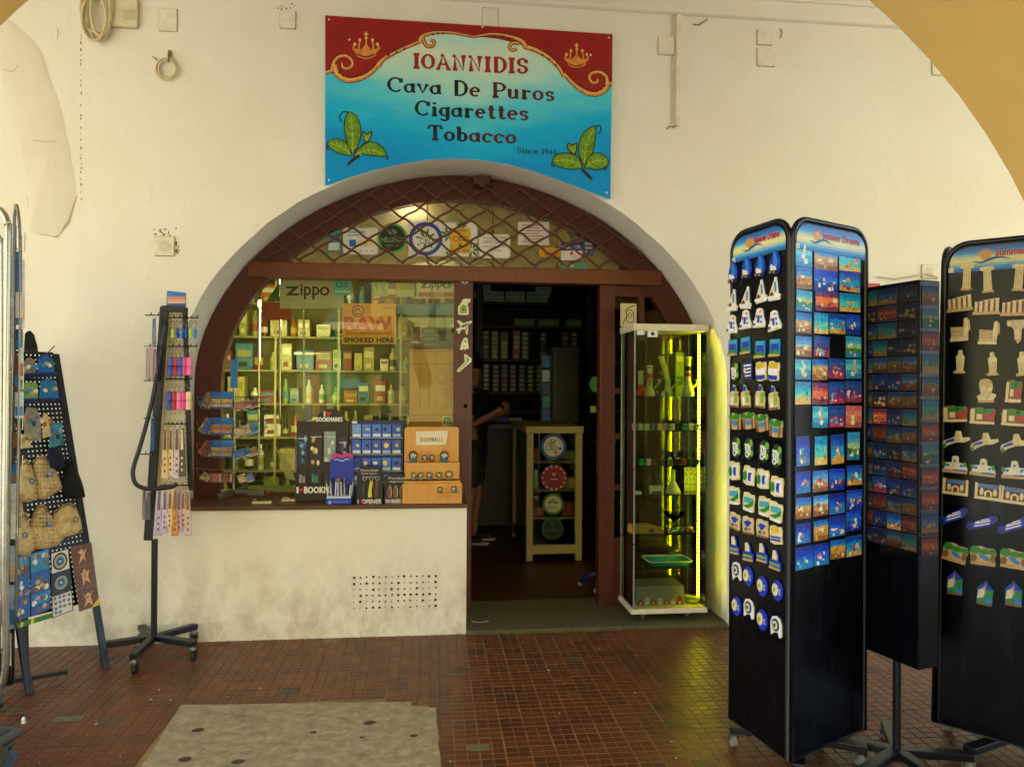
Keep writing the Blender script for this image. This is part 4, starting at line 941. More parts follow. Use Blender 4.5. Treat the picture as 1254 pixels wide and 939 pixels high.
KINDS = {
 'egg': ('sailboat_magnet', (egg, 'blue'), [('sail', [[(-.1, .85), (.05, .85), (.5, .1), (.45, -.35), (-.1, -.3)]], 'sky', .003), ('houses', [[(-.3, -.35), (.2, -.3), (.35, -.7), (-.4, -.72)], rect(-.45, -.55, -.2, -.2)], 'white', .004), ('rocks', [(-.62, -.68), (.6, -.66), (.62, -.92), (-.58, -.95)], 'black', .005), ('rim', [rect(-.5, -.86, -.3, -.74), rect(0, -.88, .25, -.76)], 'tan', .006)]),
 'ship': ('sailing_ship_magnet', ([(-.95, -.55), (-.6, -.55), (-.2, .1), (.1, .7), (.2, 1), (.4, .98), (.55, .2), (.7, -.5), (1, -.5), (.85, -1), (-.7, -1)], 'white'), [('sail', [[(-.5, -.45), (.1, .55), (.15, -.4)]], 'cream', .003), ('sail_stripe', [[(.25, .6), (.42, .5), (.5, -.2), (.28, -.3)]], 'sky', .003), ('hull', [(-.75, -.65), (.8, -.62), (.65, -.92), (-.6, -.92)], 'white', .005), ('red_mark', [(-.3, -.3), (.0, -.25), (.05, -.55), (-.35, -.58)], 'dred', .0045)]),
 'mill': ('windmill_magnet', ([(-.95, -1), (.9, -.9), (1, -.5), (.6, .2), (.45, .85), (0, 1), (-.45, .85), (-.6, .2), (-.7, -.2), (-.9, -.3)], 'white'), [('blue_door', [rect(-.15, -.45, .12, .25), rect(-.78, -.75, -.55, -.5)], 'blue', .003), ('window', [rect(.3, .0, .48, .25), rect(.35, -.5, .55, -.25)], 'sky', .003), ('red_mark', [rect(-.42, .0, -.3, .3)], 'red', .003), ('step', [(-.9, -.92), (.8, -.85), (.8, -.7), (-.85, -.78)], 'cream', .004), ('flowers', circ(.25, .62, .14, .1, 8), 'orange', .004)]),
 'square': ('sea_view_magnet', (rect(-.9, -1, .9, 1), 'sky'), [('sea', rect(-.6, -.3, .75, .45), 'blue', .001), ('sky_band', rect(-.75, .5, .75, .9), 'aqua', .001), ('shrubs', [[(-.8, -.7), (-.6, -.25), (-.1, -.5), (.3, -.15), (.75, -.4), (.8, -.7)]], 'green', .004), ('base_rocks', [[(-.95, -1.02), (.98, -1), (.9, -.7), (.4, -.78), (0, -.68), (-.5, -.78), (-.9, -.68)]], 'tan', .006)]),
 'oxi': oxi(),
 'flag': ('flag_magnet', ([(-.95, .85), (.6, 1), (.95, .7), (.8, -1), (-.4, -.85), (-.75, -.6)], 'navy'), [('white_stripe', [rect(-.6, .45, .8, .62), rect(-.2, .1, .75, .26), rect(-.5, -.25, .7, -.1), rect(-.4, -.6, .65, -.45)], 'white', .002), ('cross', [rect(-.65, -.0, -.25, .14), rect(-.52, -.2, -.38, .34)], 'white', .003)]),
 'bottles': ('cream_magnet', (rough_sq, 'cream'), [('yellow_tree', [circ(-.3, .55, .5, .3, 9), circ(.4, .6, .4, .28, 9)], 'yellow', .003), ('white_wall', rect(-.75, -.35, .8, .25), 'white', .003), ('blue_jar', [circ(-.55, -.6, .22, .24, 8), circ(0, -.62, .22, .24, 8), circ(.55, -.6, .22, .24, 8)], 'blue', .005)]),
 'church': ('church_magnet', (gable, 'stone'), [('blue_dome', circ(0, .7, .3, .25, 10), 'blue', .004), ('bell_cap', circ(0, .95, .1, .1, 8), 'white', .004), ('vine', [circ(.45, .2, .35, .2, 8), circ(.5, -.25, .25, .35, 8)], 'lime', .003), ('door', [[(-.5, -.8), (-.15, -.8), (-.15, -.2), (-.32, 0), (-.5, -.2)]], 'white', .003), ('plinth', rect(-.85, -.98, .88, -.82), 'brown', .004)]),
 'pot': ('harbour_magnet', (rough_sq, 'sand'), [('green_leaves', [[(-.95, .35), (-.7, .95), (-.2, .55), (.2, 1), (.95, .75), (.7, .3), (.0, .2)]], 'green', .005), ('water', circ(.05, -.2, .4, .3, 10), 'sky', .003), ('wall', [rect(-.8, -.9, -.5, .2), rect(.55, -.9, .82, .2)], 'brown', .003)]),
 'figure': ('tavern_magnet', (rough_sq, 'cream'), [('white_board', [(-.2, -.75), (.75, -.7), (.7, .6), (-.2, .65)], 'white', .003), ('blue_figure', [[(.1, -.5), (.2, -.5), (.28, -.1), (.36, -.5), (.48, -.5), (.45, .1), (.6, .4), (.15, .35), (.05, .1)]], 'blue', .005), ('shrub', [circ(-.6, -.1, .3, .5, 8)], 'green', .003)]),
 'bay': ('bay_magnet', (rough_sq, 'cream'), [('sea', [(-.7, -.1), (.75, .0), (.8, .55), (-.7, .45)], 'aqua', .003), ('green_hill', [(-.8, -.5), (.3, -.1), (.85, .3), (.8, -.2), (.1, -.6)], 'green', .005), ('white_rim', rect(-.7, -.92, .8, -.68), 'white', .004)]),
 'bird': ('bird_magnet', (rough_sq, 'stone'), [('blue_bird', [(-.6, .3), (.0, .55), (.7, .4), (.3, .0), (.0, -.2), (-.3, .1)], 'blue', .004), ('pink_flower', circ(.4, -.4, .25, .2, 8), 'pink', .004), ('green_leaf', circ(-.3, -.45, .3, .2, 8), 'green', .003), ('plinth', rect(-.8, -.95, .85, -.75), 'brown', .004)]),
 'stripes': ('striped_magnet', (rough_sq, 'cream'), [('yellow_tree', circ(0, .55, .7, .3, 10), 'yellow', .003), ('blue_stripe', [rect(-.7, -.6, .75, -.4), rect(-.7, -.3, .75, -.12)], 'blue', .004)]),
 'jar': ('jar_magnet', ([(-.9, -1), (.9, -1), (.95, -.2), (.5, 0), (.45, .55), (.1, 1), (-.3, .95), (-.4, .4), (-.5, .0), (-.95, -.1)], 'blue'), [('cream_jug', [(-.35, .05), (.4, .05), (.35, .55), (.1, .95), (-.25, .9), (-.3, .5)], 'cream', .004), ('green_band', rect(-.8, -.55, .82, -.3), 'lime', .004), ('plinth', rect(-.85, -.95, .85, -.72), 'tan', .005)]),
 'eye': ('evil_eye_magnet', (circ(0, 0, .95, 1, 18), 'blue'), [('cream_ring', circ(-.3, .05, .52, .6, 14), 'cream', .003), ('green_pupil', circ(-.38, .05, .16, .22, 10), 'lime', .005), ('white_mark', [rect(.45, -.3, .62, -.2), rect(.42, .1, .6, .2), rect(.4, -.1, .55, -.02)], 'white', .003)]),
 'horseshoe': ('horseshoe_magnet', ([(-.9, -.95), (-.95, .3), (-.6, .85), (0, 1), (.6, .85), (.95, .3), (.95, -.8), (.6, -.95), (.3, -.5), (-.3, -.6)], 'white'), [('blue_ring', circ(0, .15, .62, .6, 14), 'navy', .003), ('cream_ring', circ(0, .15, .42, .42, 12), 'cream', .005), ('pupil', circ(0, .15, .18, .2, 8), 'dkgreen', .007)]),
 # cream souvenirs of the second rack
 'column': ('column_magnet', ([(-.75, -1), (.75, -1), (.75, -.85), (.55, -.8), (.5, .65), (.95, .72), (.9, .95), (.4, 1), (-.5, 1), (-.95, .92), (-.9, .7), (-.5, .65), (-.55, -.8), (-.75, -.85)], 'cream'), [('fluting', [rect(-.36, -.75, -.26, .6), rect(-.05, -.75, .05, .6), rect(.26, -.75, .36, .6)], 'stone', .004), ('capital', [(-.85, .72), (.85, .74), (.8, .92), (-.8, .9)], 'cream', .006), ('plinth', rect(-.7, -.97, .7, -.84), 'sand', .005)]),
 'temple': ('temple_magnet', ([(-1, -1), (1, -.95), (.95, -.65), (.9, .85), (.6, 1), (-.85, .6), (-.9, -.6)], 'brown'), [('column', [rect(-.85, -.6, -.66, .55), rect(-.5, -.6, -.3, .6), rect(-.12, -.6, .1, .66), rect(.28, -.6, .5, .75), rect(.66, -.6, .88, .85)], 'cream', .008), ('architrave', [(-.2, .6), (.9, .8), (.88, .98), (-.25, .72)], 'stone', .007), ('steps', [(-1, -1), (1, -.95), (1, -.6), (-.95, -.62)], 'sand', .009)]),
 'ruin': ('statue_and_ruin_magnet', ([(-1, -1), (.75, -1), (.8, -.3), (1, .0), (.95, .7), (.7, 1), (.4, .85), (.35, .2), (-.9, .25), (-.85, -.5)], 'stone'), [('statue', [(.4, -.6), (.75, -.6), (.85, .1), (.8, .55), (.7, .95), (.5, .9), (.42, .3)], 'cream', .009), ('wall_course', [rect(-.8, -.5, .3, -.35), rect(-.8, -.2, .3, -.06), rect(-.8, .06, .3, .18)], 'sand', .005), ('plinth', rect(-.9, -.98, .8, -.75), 'cream', .009)]),
 'capital': ('capital_magnet', ([(-.95, .95), (-.95, .5), (-.6, .4), (-.35, .2), (-.3, -.6), (0, -1), (.3, -.7), (.35, .2), (.7, .4), (1, .5), (1, .95)], 'stone'), [('shaft', rect(-.22, -.6, .22, .2), 'cream', .005), ('volute', [circ(-.7, .62, .22, .2, 10), circ(.7, .62, .22, .2, 10)], 'cream', .008)]),
 'statue': ('statue_magnet', ([(-.9, -1), (.9, -1), (.85, -.78), (.55, -.75), (.7, .0), (.75, .4), (.4, .62), (.35, .95), (0, 1), (-.3, .92), (-.3, .6), (-.65, .4), (-.55, -.2), (-.5, -.75), (-.85, -.8)], 'cream'), [('robe', [(-.35, -.7), (.4, -.72), (.5, .0), (.2, .2), (-.35, .0)], 'stone', .007), ('head', circ(.03, .8, .2, .15, 10), 'cream', .009), ('plinth', rect(-.85, -.98, .85, -.8), 'sand', .006)]),
 'bust': ('bust_magnet', ([(-.75, -1), (.8, -1), (.75, -.7), (1, -.5), (.95, -.3), (.55, -.2), (.7, .3), (.6, .8), (.2, 1), (-.3, .98), (-.65, .7), (-.6, .1), (-.5, -.25), (-.9, -.45), (-.8, -.7)], 'cream'), [('beard', [(-.45, -.05), (.45, -.05), (.35, -.5), (.05, -.65), (-.3, -.5)], 'stone', .009), ('brow', [(-.45, .35), (.5, .35), (.45, .5), (-.4, .5)], 'stone', .009), ('nose', [(-.08, .35), (.1, .35), (.14, .05), (-.12, .05)], 'cream', .013), ('hair', [(-.6, .55), (.6, .6), (.5, .9), (.1, 1), (-.4, .95)], 'sand', .008), ('plinth', rect(-.7, -.98, .75, -.8), 'sand', .009)]),
 'scene': ('scenic_magnet', (rough_sq, 'brown'), [('green_canopy', [circ(-.1, .6, .5, .3, 9), circ(.4, .55, .35, .3, 9)], 'green', .005), ('red_wall', [(.1, -.5), (.9, -.4), (.92, .55), (.1, .3)], 'red', .004), ('cream_pillars', [rect(-.85, -.6, -.55, .75), rect(-.4, -.4, .0, .2)], 'cream', .007), ('base_edge', [(-.9, -.9), (.9, -.85), (.9, -.6), (-.9, -.62)], 'cream', .006)]),
 'dolphin': ('dolphin_magnet', ([(-1, -.6), (-.85, -1), (-.5, -.6), (.0, -.3), (.6, -.2), (1, .1), (.95, .4), (.45, .3), (.25, .95), (-.1, .9), (-.15, .3), (-.55, .0), (-.9, -.2)], 'cream'), [('blue_body', [(-.8, -.5), (-.5, -.35), (.0, -.1), (.0, .15), (-.4, .0), (-.75, -.25)], 'blue', .005), ('statue', [(-.1, -.2), (.3, -.2), (.25, .5), (.12, .9), (-.05, .85), (-.12, .4)], 'stone', .008), ('green_tail', circ(-.82, -.7, .14, .2, 8), 'green', .005)]),
 'palace': ('white_building_magnet', ([(-1, -.85), (1, -.9), (1, -.45), (.85, .2), (.3, .25), (.25, .9), (.0, 1), (-.25, .9), (-.3, .25), (-.8, .2), (-.9, -.4)], 'white'), [('tower', rect(-.2, -.3, .2, .85), 'cream', .006), ('window', [rect(-.65, -.2, -.45, .1), rect(.42, -.2, .62, .1), rect(-.08, .3, .08, .6)], 'sky', .007), ('tree', [circ(-.85, .05, .14, .3, 8), circ(.82, .1, .14, .3, 8)], 'green', .007), ('base_edge', [(-1, -.88), (1, -.92), (1, -.5), (-1, -.5)], 'tan', .008), ('blue_strip', [(-.1, -.62), (.9, -.64), (.9, -.5), (-.1, -.5)], 'blue', .009)]),
 'gate': ('arch_card_magnet', (rect(-1, -.8, 1, .9), 'brown'), [('blue_sky', rect(-.78, .45, .78, .75), 'sky', .002), ('red_wall', rect(-.78, -.5, .78, .45), 'dred', .001), ('pillar', [rect(-1, -.82, -.8, .95), rect(.8, -.82, 1, .95)], 'cream', .007), ('arch', [[(-.3, -.5), (-.3, .0), (0, .25), (.3, .0), (.3, -.5)]], 'cream', .004), ('arch_opening', [[(-.15, -.5), (-.15, -.1), (0, .05), (.15, -.1), (.15, -.5)]], 'dred', .005), ('statue', [circ(-.5, .0, .14, .42, 8), circ(.5, .0, .14, .42, 8)], 'cream', .005), ('base_edge', rect(-1, -.85, 1, -.55), 'cream', .008)]),
 'ribbon': ('flag_ribbon_magnet', ([(-1, -.35), (-.75, -.8), (-.5, -.6), (.45, -.1), (.6, .0), (.95, .5), (1, .85), (.6, .9), (.45, .75), (-.4, .15), (-.6, .0), (-.95, -.1)], 'blue'), [('white_stripe', [[(-.5, -.38), (.45, .08), (.48, .2), (-.5, -.26)], [(-.48, -.14), (.48, .34), (.48, .46), (-.46, -.02)], [(-.1, .22), (.42, .5), (.42, .6), (-.1, .34)]], 'white', .003), ('cross', [[(-.42, .0), (-.15, .14), (-.17, .24), (-.44, .1)]], 'white', .004), ('knot', [circ(-.8, -.45, .2, .28, 9), circ(.8, .68, .2, .24, 9)], 'navy', .005)]),
 'spring': ('waterfall_magnet', (rough_sq, 'sand'), [('green_trees', [circ(-.6, .55, .4, .4, 9), circ(.1, .5, .4, .3, 9), circ(.7, .55, .35, .3, 9)], 'green', .006), ('water', [(-.35, .2), (.1, .1), (.55, -.3), (.3, -.45), (-.2, -.2)], 'sky', .004), ('rock', [circ(-.7, -.3, .25, .4, 8), circ(.75, -.15, .2, .4, 8)], 'brown', .006), ('base_edge', [(-.9, -.95), (.95, -.88), (.9, -.6), (-.9, -.68)], 'tan', .007)]),
 'house': ('blue_house_magnet', ([(-.85, -1), (.85, -1), (.85, .0), (.9, .3), (.3, .7), (0, 1), (-.3, .7), (-.85, .3)], 'sky'), [('blue_roof', [(-.8, .25), (.85, .3), (.3, .68), (0, .95), (-.3, .68)], 'blue', .004), ('white_street', [(-.8, -.5), (-.3, -.6), (.1, .1), (-.1, .5), (-.7, .1)], 'cream', .004), ('green_tree', [circ(.5, -.1, .35, .4, 9), circ(-.3, -.65, .4, .25, 8)], 'green', .005), ('tower', [(-.08, -.1), (.1, -.1), (.05, .7), (-.04, .7)], 'tan', .006), ('base_edge', rect(-.8, -1, .82, -.82), 'brown', .006)]),
}
_proto = {}
def put_magnet(kind, pan, px, py, sx, sz, label, group, tilt=0, u=None):
    key = (kind, sx, sz)
    if key not in _proto: _proto[key] = mag(KINDS[kind][0], sx, sz, KINDS[kind][1], KINDS[kind][2]); o = _proto[key]
    else: o = dup(_proto[key])
    uu, z = pan.uz(px, py)
    o.matrix_basis = pan.mat(uu, z, tilt, -.0035); tag(o, label, 'fridge magnet', group)
G1 = 'fridge magnets on the narrow face of the tall rack'
colw = ['at the outer edge', 'second from the outer edge', 'third from the outer edge', 'nearest the rack corner']
def Z8(x, y): return 870+x/2.61, 240+y/2.61
def Z9(x, y): return 870+x/2.476, 560+y/2.476
rows = [(Z8, 'egg', .04, .047, 'blue egg-shaped sailboat magnet in the top row', [(73, 243), (117, 228), (160, 222), (207, 212)]),
        (Z8, 'ship', .044, .046, 'white sailing ship magnet', [(70, 333), (113, 325), (160, 305), (203, 297)]),
        (Z8, 'mill', .044, .041, 'white windmill shaped magnet', [(70, 410), (113, 395), (157, 390), (205, 398)]),
        (Z8, 'square', .036, .034, 'small blue sea view magnet', [(72, 485), (113, 478), (160, 490), (207, 485)]),
        (Z8, ['oxi', 'flag', 'bottles', 'bottles'], .037, .04, ['dark green oval magnet beside the flag magnet', 'blue and white striped flag magnet', 'cream magnet with yellow trees beside the flag magnet', 'cream magnet with yellow trees nearest the rack corner'], [(78, 562), (120, 558), (163, 560), (203, 560)]),
        (Z8, 'church', .035, .046, 'cream chapel magnet with blue dome', [(77, 640), (113, 640), (160, 640), (203, 645)]),
        (Z8, 'pot', .043, .036, 'brown harbour magnet with green leaves on top', [(80, 720), (123, 718), (165, 725), (210, 742)]),
        (Z8, 'oxi', .041, .045, 'dark green oval magnet in the lower row of four', [(83, 803), (123, 808), (172, 815), (212, 830)]),
        (Z9, 'figure', .042, .041, 'cream tavern magnet with a blue figure', [(73, 40), (118, 55), (160, 65), (203, 88)]),
        (Z9, 'bay', .042, .040, 'cream bay magnet with a green hill', [(73, 115), (117, 135), (165, 148), (200, 165)]),
        (Z9, ['bird', 'bird', 'bird', 'stripes'], .041, .037, 'cream magnet with a blue bird', [(75, 193), (115, 205), (158, 215), (200, 235)]),
        (Z9, 'jar', .039, .039, 'blue magnet with a cream jug', [(73, 265), (115, 285), (158, 288), (198, 310)]),
        (Z9, ['horseshoe', 'eye', 'eye', 'eye'], .036, .040, ['white horseshoe magnet in the upper eye row', 'blue evil eye magnet in the upper eye row', 'blue evil eye magnet in the upper eye row', 'blue evil eye magnet in the upper eye row'], [(80, 345), (115, 360), (158, 390), (204, 403)]),
        (Z9, ['eye', 'horseshoe', 'eye', 'horseshoe'], .037, .041, ['blue evil eye magnet in the lowest row', 'white horseshoe magnet in the lowest row', 'blue evil eye magnet in the lowest row', 'white horseshoe magnet in the lowest row'], [(80, 450), (117, 458), (158, 492), (200, 512)])]
rm = random.Random(5)
for fz_, kind, sx, sz, lab, pts in rows:
    for i, p in enumerate(pts):
        k = kind if isinstance(kind, str) else kind[i]
        l = lab if isinstance(lab, str) else lab[i]
        if k == 'stripes': l = 'cream magnet with blue stripes under a yellow tree'
        if 'nearest' not in l and 'beside' not in l and 'striped flag' not in l: l += ', '+colw[i]
        put_magnet(k, pan1[0], *fz_(*p), round(sx*(1.1 if k == 'egg' else .92), 4), round(sz, 4), l, G1, rm.uniform(-.11, .11))
G2 = 'souvenir magnets on the rack at the frame edge'
def Y1(x, y): return 1140+x/4.08, 270+y/4.08
def Y2(x, y): return 1140+x/3.353, 480+y/3.353
c3 = ['nearest the rack edge', 'in the middle', 'furthest from the rack edge']
rows2 = [(Y1, 'column', .034, .062, 'cream fluted column magnet', [(180, 285), (283, 295), (440, 285)]),
         (Y1, 'temple', .06, .04, 'cream temple ruin magnet with five columns', [(145, 415), (280, 430), (420, 435)]),
         (Y1, ['ruin', 'ruin', 'capital'], .048, .056, 'cream magnet of a statue beside a ruined wall', [(145, 545), (290, 560), (435, 555)]),
         (Y1, 'statue', .029, .056, 'cream standing statue magnet', [(145, 705), (307, 715), (455, 715)]),
         (Y1, ['bust', 'scene'], .045, .056, ['cream bearded bust magnet', 'brown scenic magnet beside the bust'], [(275, 850), (415, 855)]),
         (Y2, 'scene', .06, .042, 'brown scenic magnet with red wall and green canopy', [(100, 90), (212, 98), (345, 105)]),
         (Y2, 'dolphin', .062, .046, 'cream statue riding a blue dolphin magnet', [(105, 195), (220, 205), (345, 210)]),
         (Y2, 'palace', .056, .043, 'white palace building magnet', [(100, 298), (215, 310), (345, 320)]),
         (Y2, 'gate', .058, .042, 'framed arch card magnet with red walls', [(102, 390), (237, 410), (345, 425)]),
         (Y2, 'ribbon', .068, .052, 'twisted blue flag ribbon magnet', [(95, 512), (212, 540), (340, 550)]),
         (Y2, 'spring', .058, .045, 'brown waterfall magnet with green trees', [(100, 660), (215, 672), (340, 685)]),
         (Y2, 'house', .04, .057, 'blue roofed house magnet in the lowest row', [(98, 780), (223, 822), (340, 825)])]
for fz_, kind, sx, sz, lab, pts in rows2:
    for i, p in enumerate(pts):
        k = kind if isinstance(kind, str) else kind[i]; l = lab if isinstance(lab, str) else lab[i]
        if k == 'capital': l = 'cream capital magnet tapering to a point'
        elif isinstance(lab, str): l += ', '+c3[i]
        s_ = .82 if k == 'scene' and len(pts) == 2 else 1
        put_magnet(k, pan2[0], *fz_(*p), sx*s_*.8, sz*.87, l, G2, rm.uniform(-.06, .06)+(R(12) if k == 'spring' and i == 0 else 0))

# ------------------------------------------------------------------ picture cards and picture magnets
PIC = {}
def picture(style, w, h, seed, dim=1):
    """a printed card: plate plus a picture of flat colour shapes"""
    key = (style, round(w, 3), round(h, 3), seed, dim)
    if key in PIC: return dup(PIC[key])
    q = random.Random(seed*7+len(style)); fn = lambda u, v, hh: V((u*w/2, -hh, v*h/2))
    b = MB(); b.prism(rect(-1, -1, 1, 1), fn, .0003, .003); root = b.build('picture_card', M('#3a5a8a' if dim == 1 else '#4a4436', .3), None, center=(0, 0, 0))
    P = dict(reef=(['#0838a0', '#0a55b8', '#0e78c8', '#1490c0', '#b08a44'], ['#c88a3a', '#e0c070', '#8a2a4a', '#e8e0c8']),
             deep=(['#04208a', '#0630a8', '#0846c0', '#0a5ac4', '#1468b0'], ['#e8d8b8', '#d86a3a', '#f0f0f0', '#2a9a8a']),
             coral=(['#123a8a', '#1a4a98', '#2a3a80', '#5a2a6a', '#8a2a50'], ['#c83a5a', '#e0903a', '#3aa0c0', '#e8c8d8']),
             turtle=(['#0a78b8', '#1290c4', '#2aa8c0', '#4ab8b4', '#c8aa60'], ['#b07a30', '#d8a850', '#2a7a4a', '#c86a3a']),
             town=(['#2a6ac8', '#4a8ad8', '#7aaede', '#a87a5a', '#7a4a30'], ['#c86a3a', '#e8d0a0', '#8a3a2a', '#3a7a3a']),
             sunset=(['#5a2a6a', '#a83a4a', '#d8703a', '#c85a4a', '#6a2a4a'], ['#e8b050', '#8a3a2a', '#f0d090', '#4a2030']),
             goddess=(['#2090c0', '#3aa4c8', '#5ab4c4', '#2a8ab8', '#1470a8'], ['#e8d0a8', '#d8b080', '#f0f0e8', '#c89a60']),
             harbour=(['#0a34c0', '#1450d0', '#1e68d8', '#0c44b8', '#082c98'], ['#f0f0ee', '#c86a3a', '#e8d8b0', '#2a3a6a']),
             islet=(['#2a88c8', '#3a9cd0', '#8ab890', '#3a7a3a', '#1a78a8'], ['#e8e0c0', '#2a5a2a', '#c8a060', '#f0f0f0']),
             sand=(['#0c58b8', '#1478c0', '#b08a40', '#a07830', '#7a5420'], ['#e8d8b0', '#8a5a2a', '#d88a3a', '#f0ead8']),
             cat=(['#b85a6a', '#c86a78', '#c87a70', '#b8605a', '#984a50'], ['#d8b060', '#e8d090', '#a8863a', '#f0e0b0']),
             night=(['#101a40', '#182a5a', '#1c3a6a', '#2a2a48', '#3a2a20'], ['#c8a050', '#e0c890', '#4a78a8', '#8a4a2a']))[style]
    bands, spots = P; mats = [M(tuple(min(1, x*1.5+.004) for x in lin(c)[:3]) if dim == 1 else tuple(x*dim*y for x, y in zip(lin(c), (1.15, 1, .75))), .25 if dim == 1 else .6, var=.25, scale=70) for c in bands+spots]  # dim below one puts brownish shade into the print colours
    b = MB(); ys = [1.0, .62, .3, -.05, -.5, -1.0]; off = [q.uniform(-.12, .12) for _ in range(6)]; off[0] = off[5] = 0
    for k in range(5):
        n = 7; top = [(-.985+1.97*i/n, ys[k]*.985+off[k]+(q.uniform(-.09, .09) if k else 0)) for i in range(n+1)]
        if k == 0: lastt = top
        nxt = [(-.985+1.97*i/n, ys[k+1]*.985+off[k+1]+(q.uniform(-.09, .09) if k < 4 else 0)) for i in range(n+1)]
        b.add([fn(u, v, .0034) for u, v in lastt]+[fn(u, v, .0034) for u, v in nxt], [(i, i+n+1, i+n+2, i+1) for i in range(n)], k); lastt = nxt
    hh = .0037
    nb = {'reef': 9, 'deep': 7, 'coral': 11, 'turtle': 6, 'town': 9, 'sunset': 7, 'goddess': 4, 'harbour': 10, 'islet': 7, 'sand': 8, 'cat': 4, 'night': 8}[style]
    for k in range(nb):
        cx, cy = q.uniform(-.75, .75), q.uniform(-.8, .15); rx, ry = q.uniform(.08, .26), q.uniform(.08, .26)
        if style in ('goddess', 'cat'): cx, cy, rx, ry = q.uniform(-.2, .25), -.5+.4*k, .3-.05*k, .3
        if style == 'harbour': poly = rect(cx-rx*.6, cy-ry, cx+rx*.6, cy+ry*.6)
        elif style == 'town': poly = [(cx-rx, cy-ry), (cx+rx, cy-ry), (cx+rx, cy+ry*.4), (cx, cy+ry), (cx-rx, cy+ry*.4)]
        else: poly = [(cx+rx*q.uniform(.6, 1.15)*cos(a), cy+ry*q.uniform(.6, 1.15)*sin(a)) for a in [2*pi*i/9 for i in range(9)]]
        poly = [(max(-.96, min(.96, u)), max(-.96, min(.96, v))) for u, v in poly]
        b.prism(poly, fn, hh-.0001, hh, 5+q.randrange(4)); hh += .00005
    o = b.build('picture', mats, None, center=(0, 0, 0)); o.parent = root
    PIC[key] = root
    return root
desc = dict(reef='coral reef', deep='deep blue dive', coral='purple coral', turtle='turquoise beach', town='brown town', sunset='red sunset', goddess='pale figure on turquoise', harbour='white harbour', islet='green islet', sand='sandy shore', cat='pink and yellow', night='dark evening')
def put_card(style, pan, rc, fmap, label, group, seed, cat='picture magnet', tilt=0, lift=-.002):
    x0, y0, x1, y1 = rc
    a, c, e, g_ = pan.uz(*fmap(x0, y0)), pan.uz(*fmap(x1, y0)), pan.uz(*fmap(x0, y1)), pan.uz(*fmap(x1, y1))
    w = (c[0]+g_[0]-a[0]-e[0])/2; u = (a[0]+c[0]+e[0]+g_[0])/4; z = (a[1]+c[1]+e[1]+g_[1])/4
    return w, u, z
ordn = ['top', 'second', 'third', 'fourth', 'fifth', 'sixth', 'seventh', 'eighth', 'ninth', 'tenth', 'eleventh', 'twelfth', 'thirteenth', 'fourteenth', 'fifteenth']
cr = [(Z8, [(272, 152, 326, 228, 'goddess'), (331, 165, 408, 240, 'sand'), (410, 168, 481, 243, 'turtle')]),
      (Z8, [(274, 225, 326, 300, 'sand'), (331, 236, 408, 308, 'harbour'), (412, 240, 480, 308, 'reef')]),
      (Z8, [(274, 300, 326, 370, 'islet'), (335, 305, 410, 370, 'sunset'), (412, 310, 481, 372, 'turtle')]),
      (Z8, [(272, 372, 324, 440, 'sand'), (331, 372, 378, 442, 'turtle'), (380, 375, 432, 442, 'reef'), (434, 378, 481, 445, 'harbour')]),
      (Z8, [(272, 447, 324, 515, 'town'), (331, 447, 382, 515, 'coral'), (433, 447, 483, 518, 'islet')]),
      (Z8, [(270, 520, 322, 588, 'goddess'), (325, 520, 376, 590, 'sand'), (378, 518, 430, 585, 'coral'), (432, 520, 483, 585, 'goddess')]),
      (Z8, [(270, 592, 322, 668, 'turtle'), (325, 595, 376, 668, 'sunset'), (378, 592, 430, 665, 'coral'), (432, 590, 484, 660, 'coral')]),
      (Z8, [(326, 670, 377, 742, 'goddess'), (380, 668, 430, 740, 'coral'), (432, 668, 484, 742, 'cat')]),
      (Z8, [(274, 765, 318, 865, 'deep'), (333, 765, 374, 862, 'turtle'), (386, 760, 428, 858, 'reef'), (438, 752, 478, 845, 'islet')]),
      (Z9, [(258, 40, 304, 110, 'deep'), (310, 38, 357, 105, 'town'), (361, 33, 408, 100, 'harbour'), (415, 22, 461, 85, 'reef')]),
      (Z9, [(258, 120, 306, 187, 'sand'), (312, 113, 358, 178, 'town'), (361, 107, 409, 172, 'deep'), (414, 97, 461, 160, 'harbour')]),
      (Z9, [(258, 198, 304, 262, 'deep'), (313, 188, 358, 253, 'sand'), (361, 175, 409, 240, 'deep'), (412, 160, 458, 223, 'harbour')]),
      (Z9, [(258, 268, 312, 340, 'deep'), (313, 260, 360, 328, 'deep'), (364, 248, 410, 308, 'sand'), (412, 235, 459, 300, 'reef')])]
sd = 0
for r_i, (fm, rcs) in enumerate(cr):
    for c_i, (x0, y0, x1, y1, st) in enumerate(rcs):
        sd += 1
        w, u, z = put_card(st, pan1[1], (x0, y0, x1, y1), fm, '', '', sd)
        a = pan1[1].uz(*fm((x0+x1)/2, y0)); e = pan1[1].uz(*fm((x0+x1)/2, y1)); h = a[1]-e[1]
        o = picture(st, w*.97, h*.95, sd); o.name = 'picture_magnet'
        o.matrix_basis = pan1[1].mat(u, z, rm.uniform(-.03, .03), -.0035)
        n = len(rcs); where = 'by the rack corner' if c_i == 0 and x0 < 300 else ('at the far edge' if c_i == n-1 else ('second from the corner' if x0 < 345 else 'third from the corner'))
        tag(o, '%s magnet, %s row of the wide rack face, %s' % (desc[st], ordn[r_i] if r_i < 12 else 'lowest', where), 'picture magnet', 'picture magnets on the wide face of the tall rack')

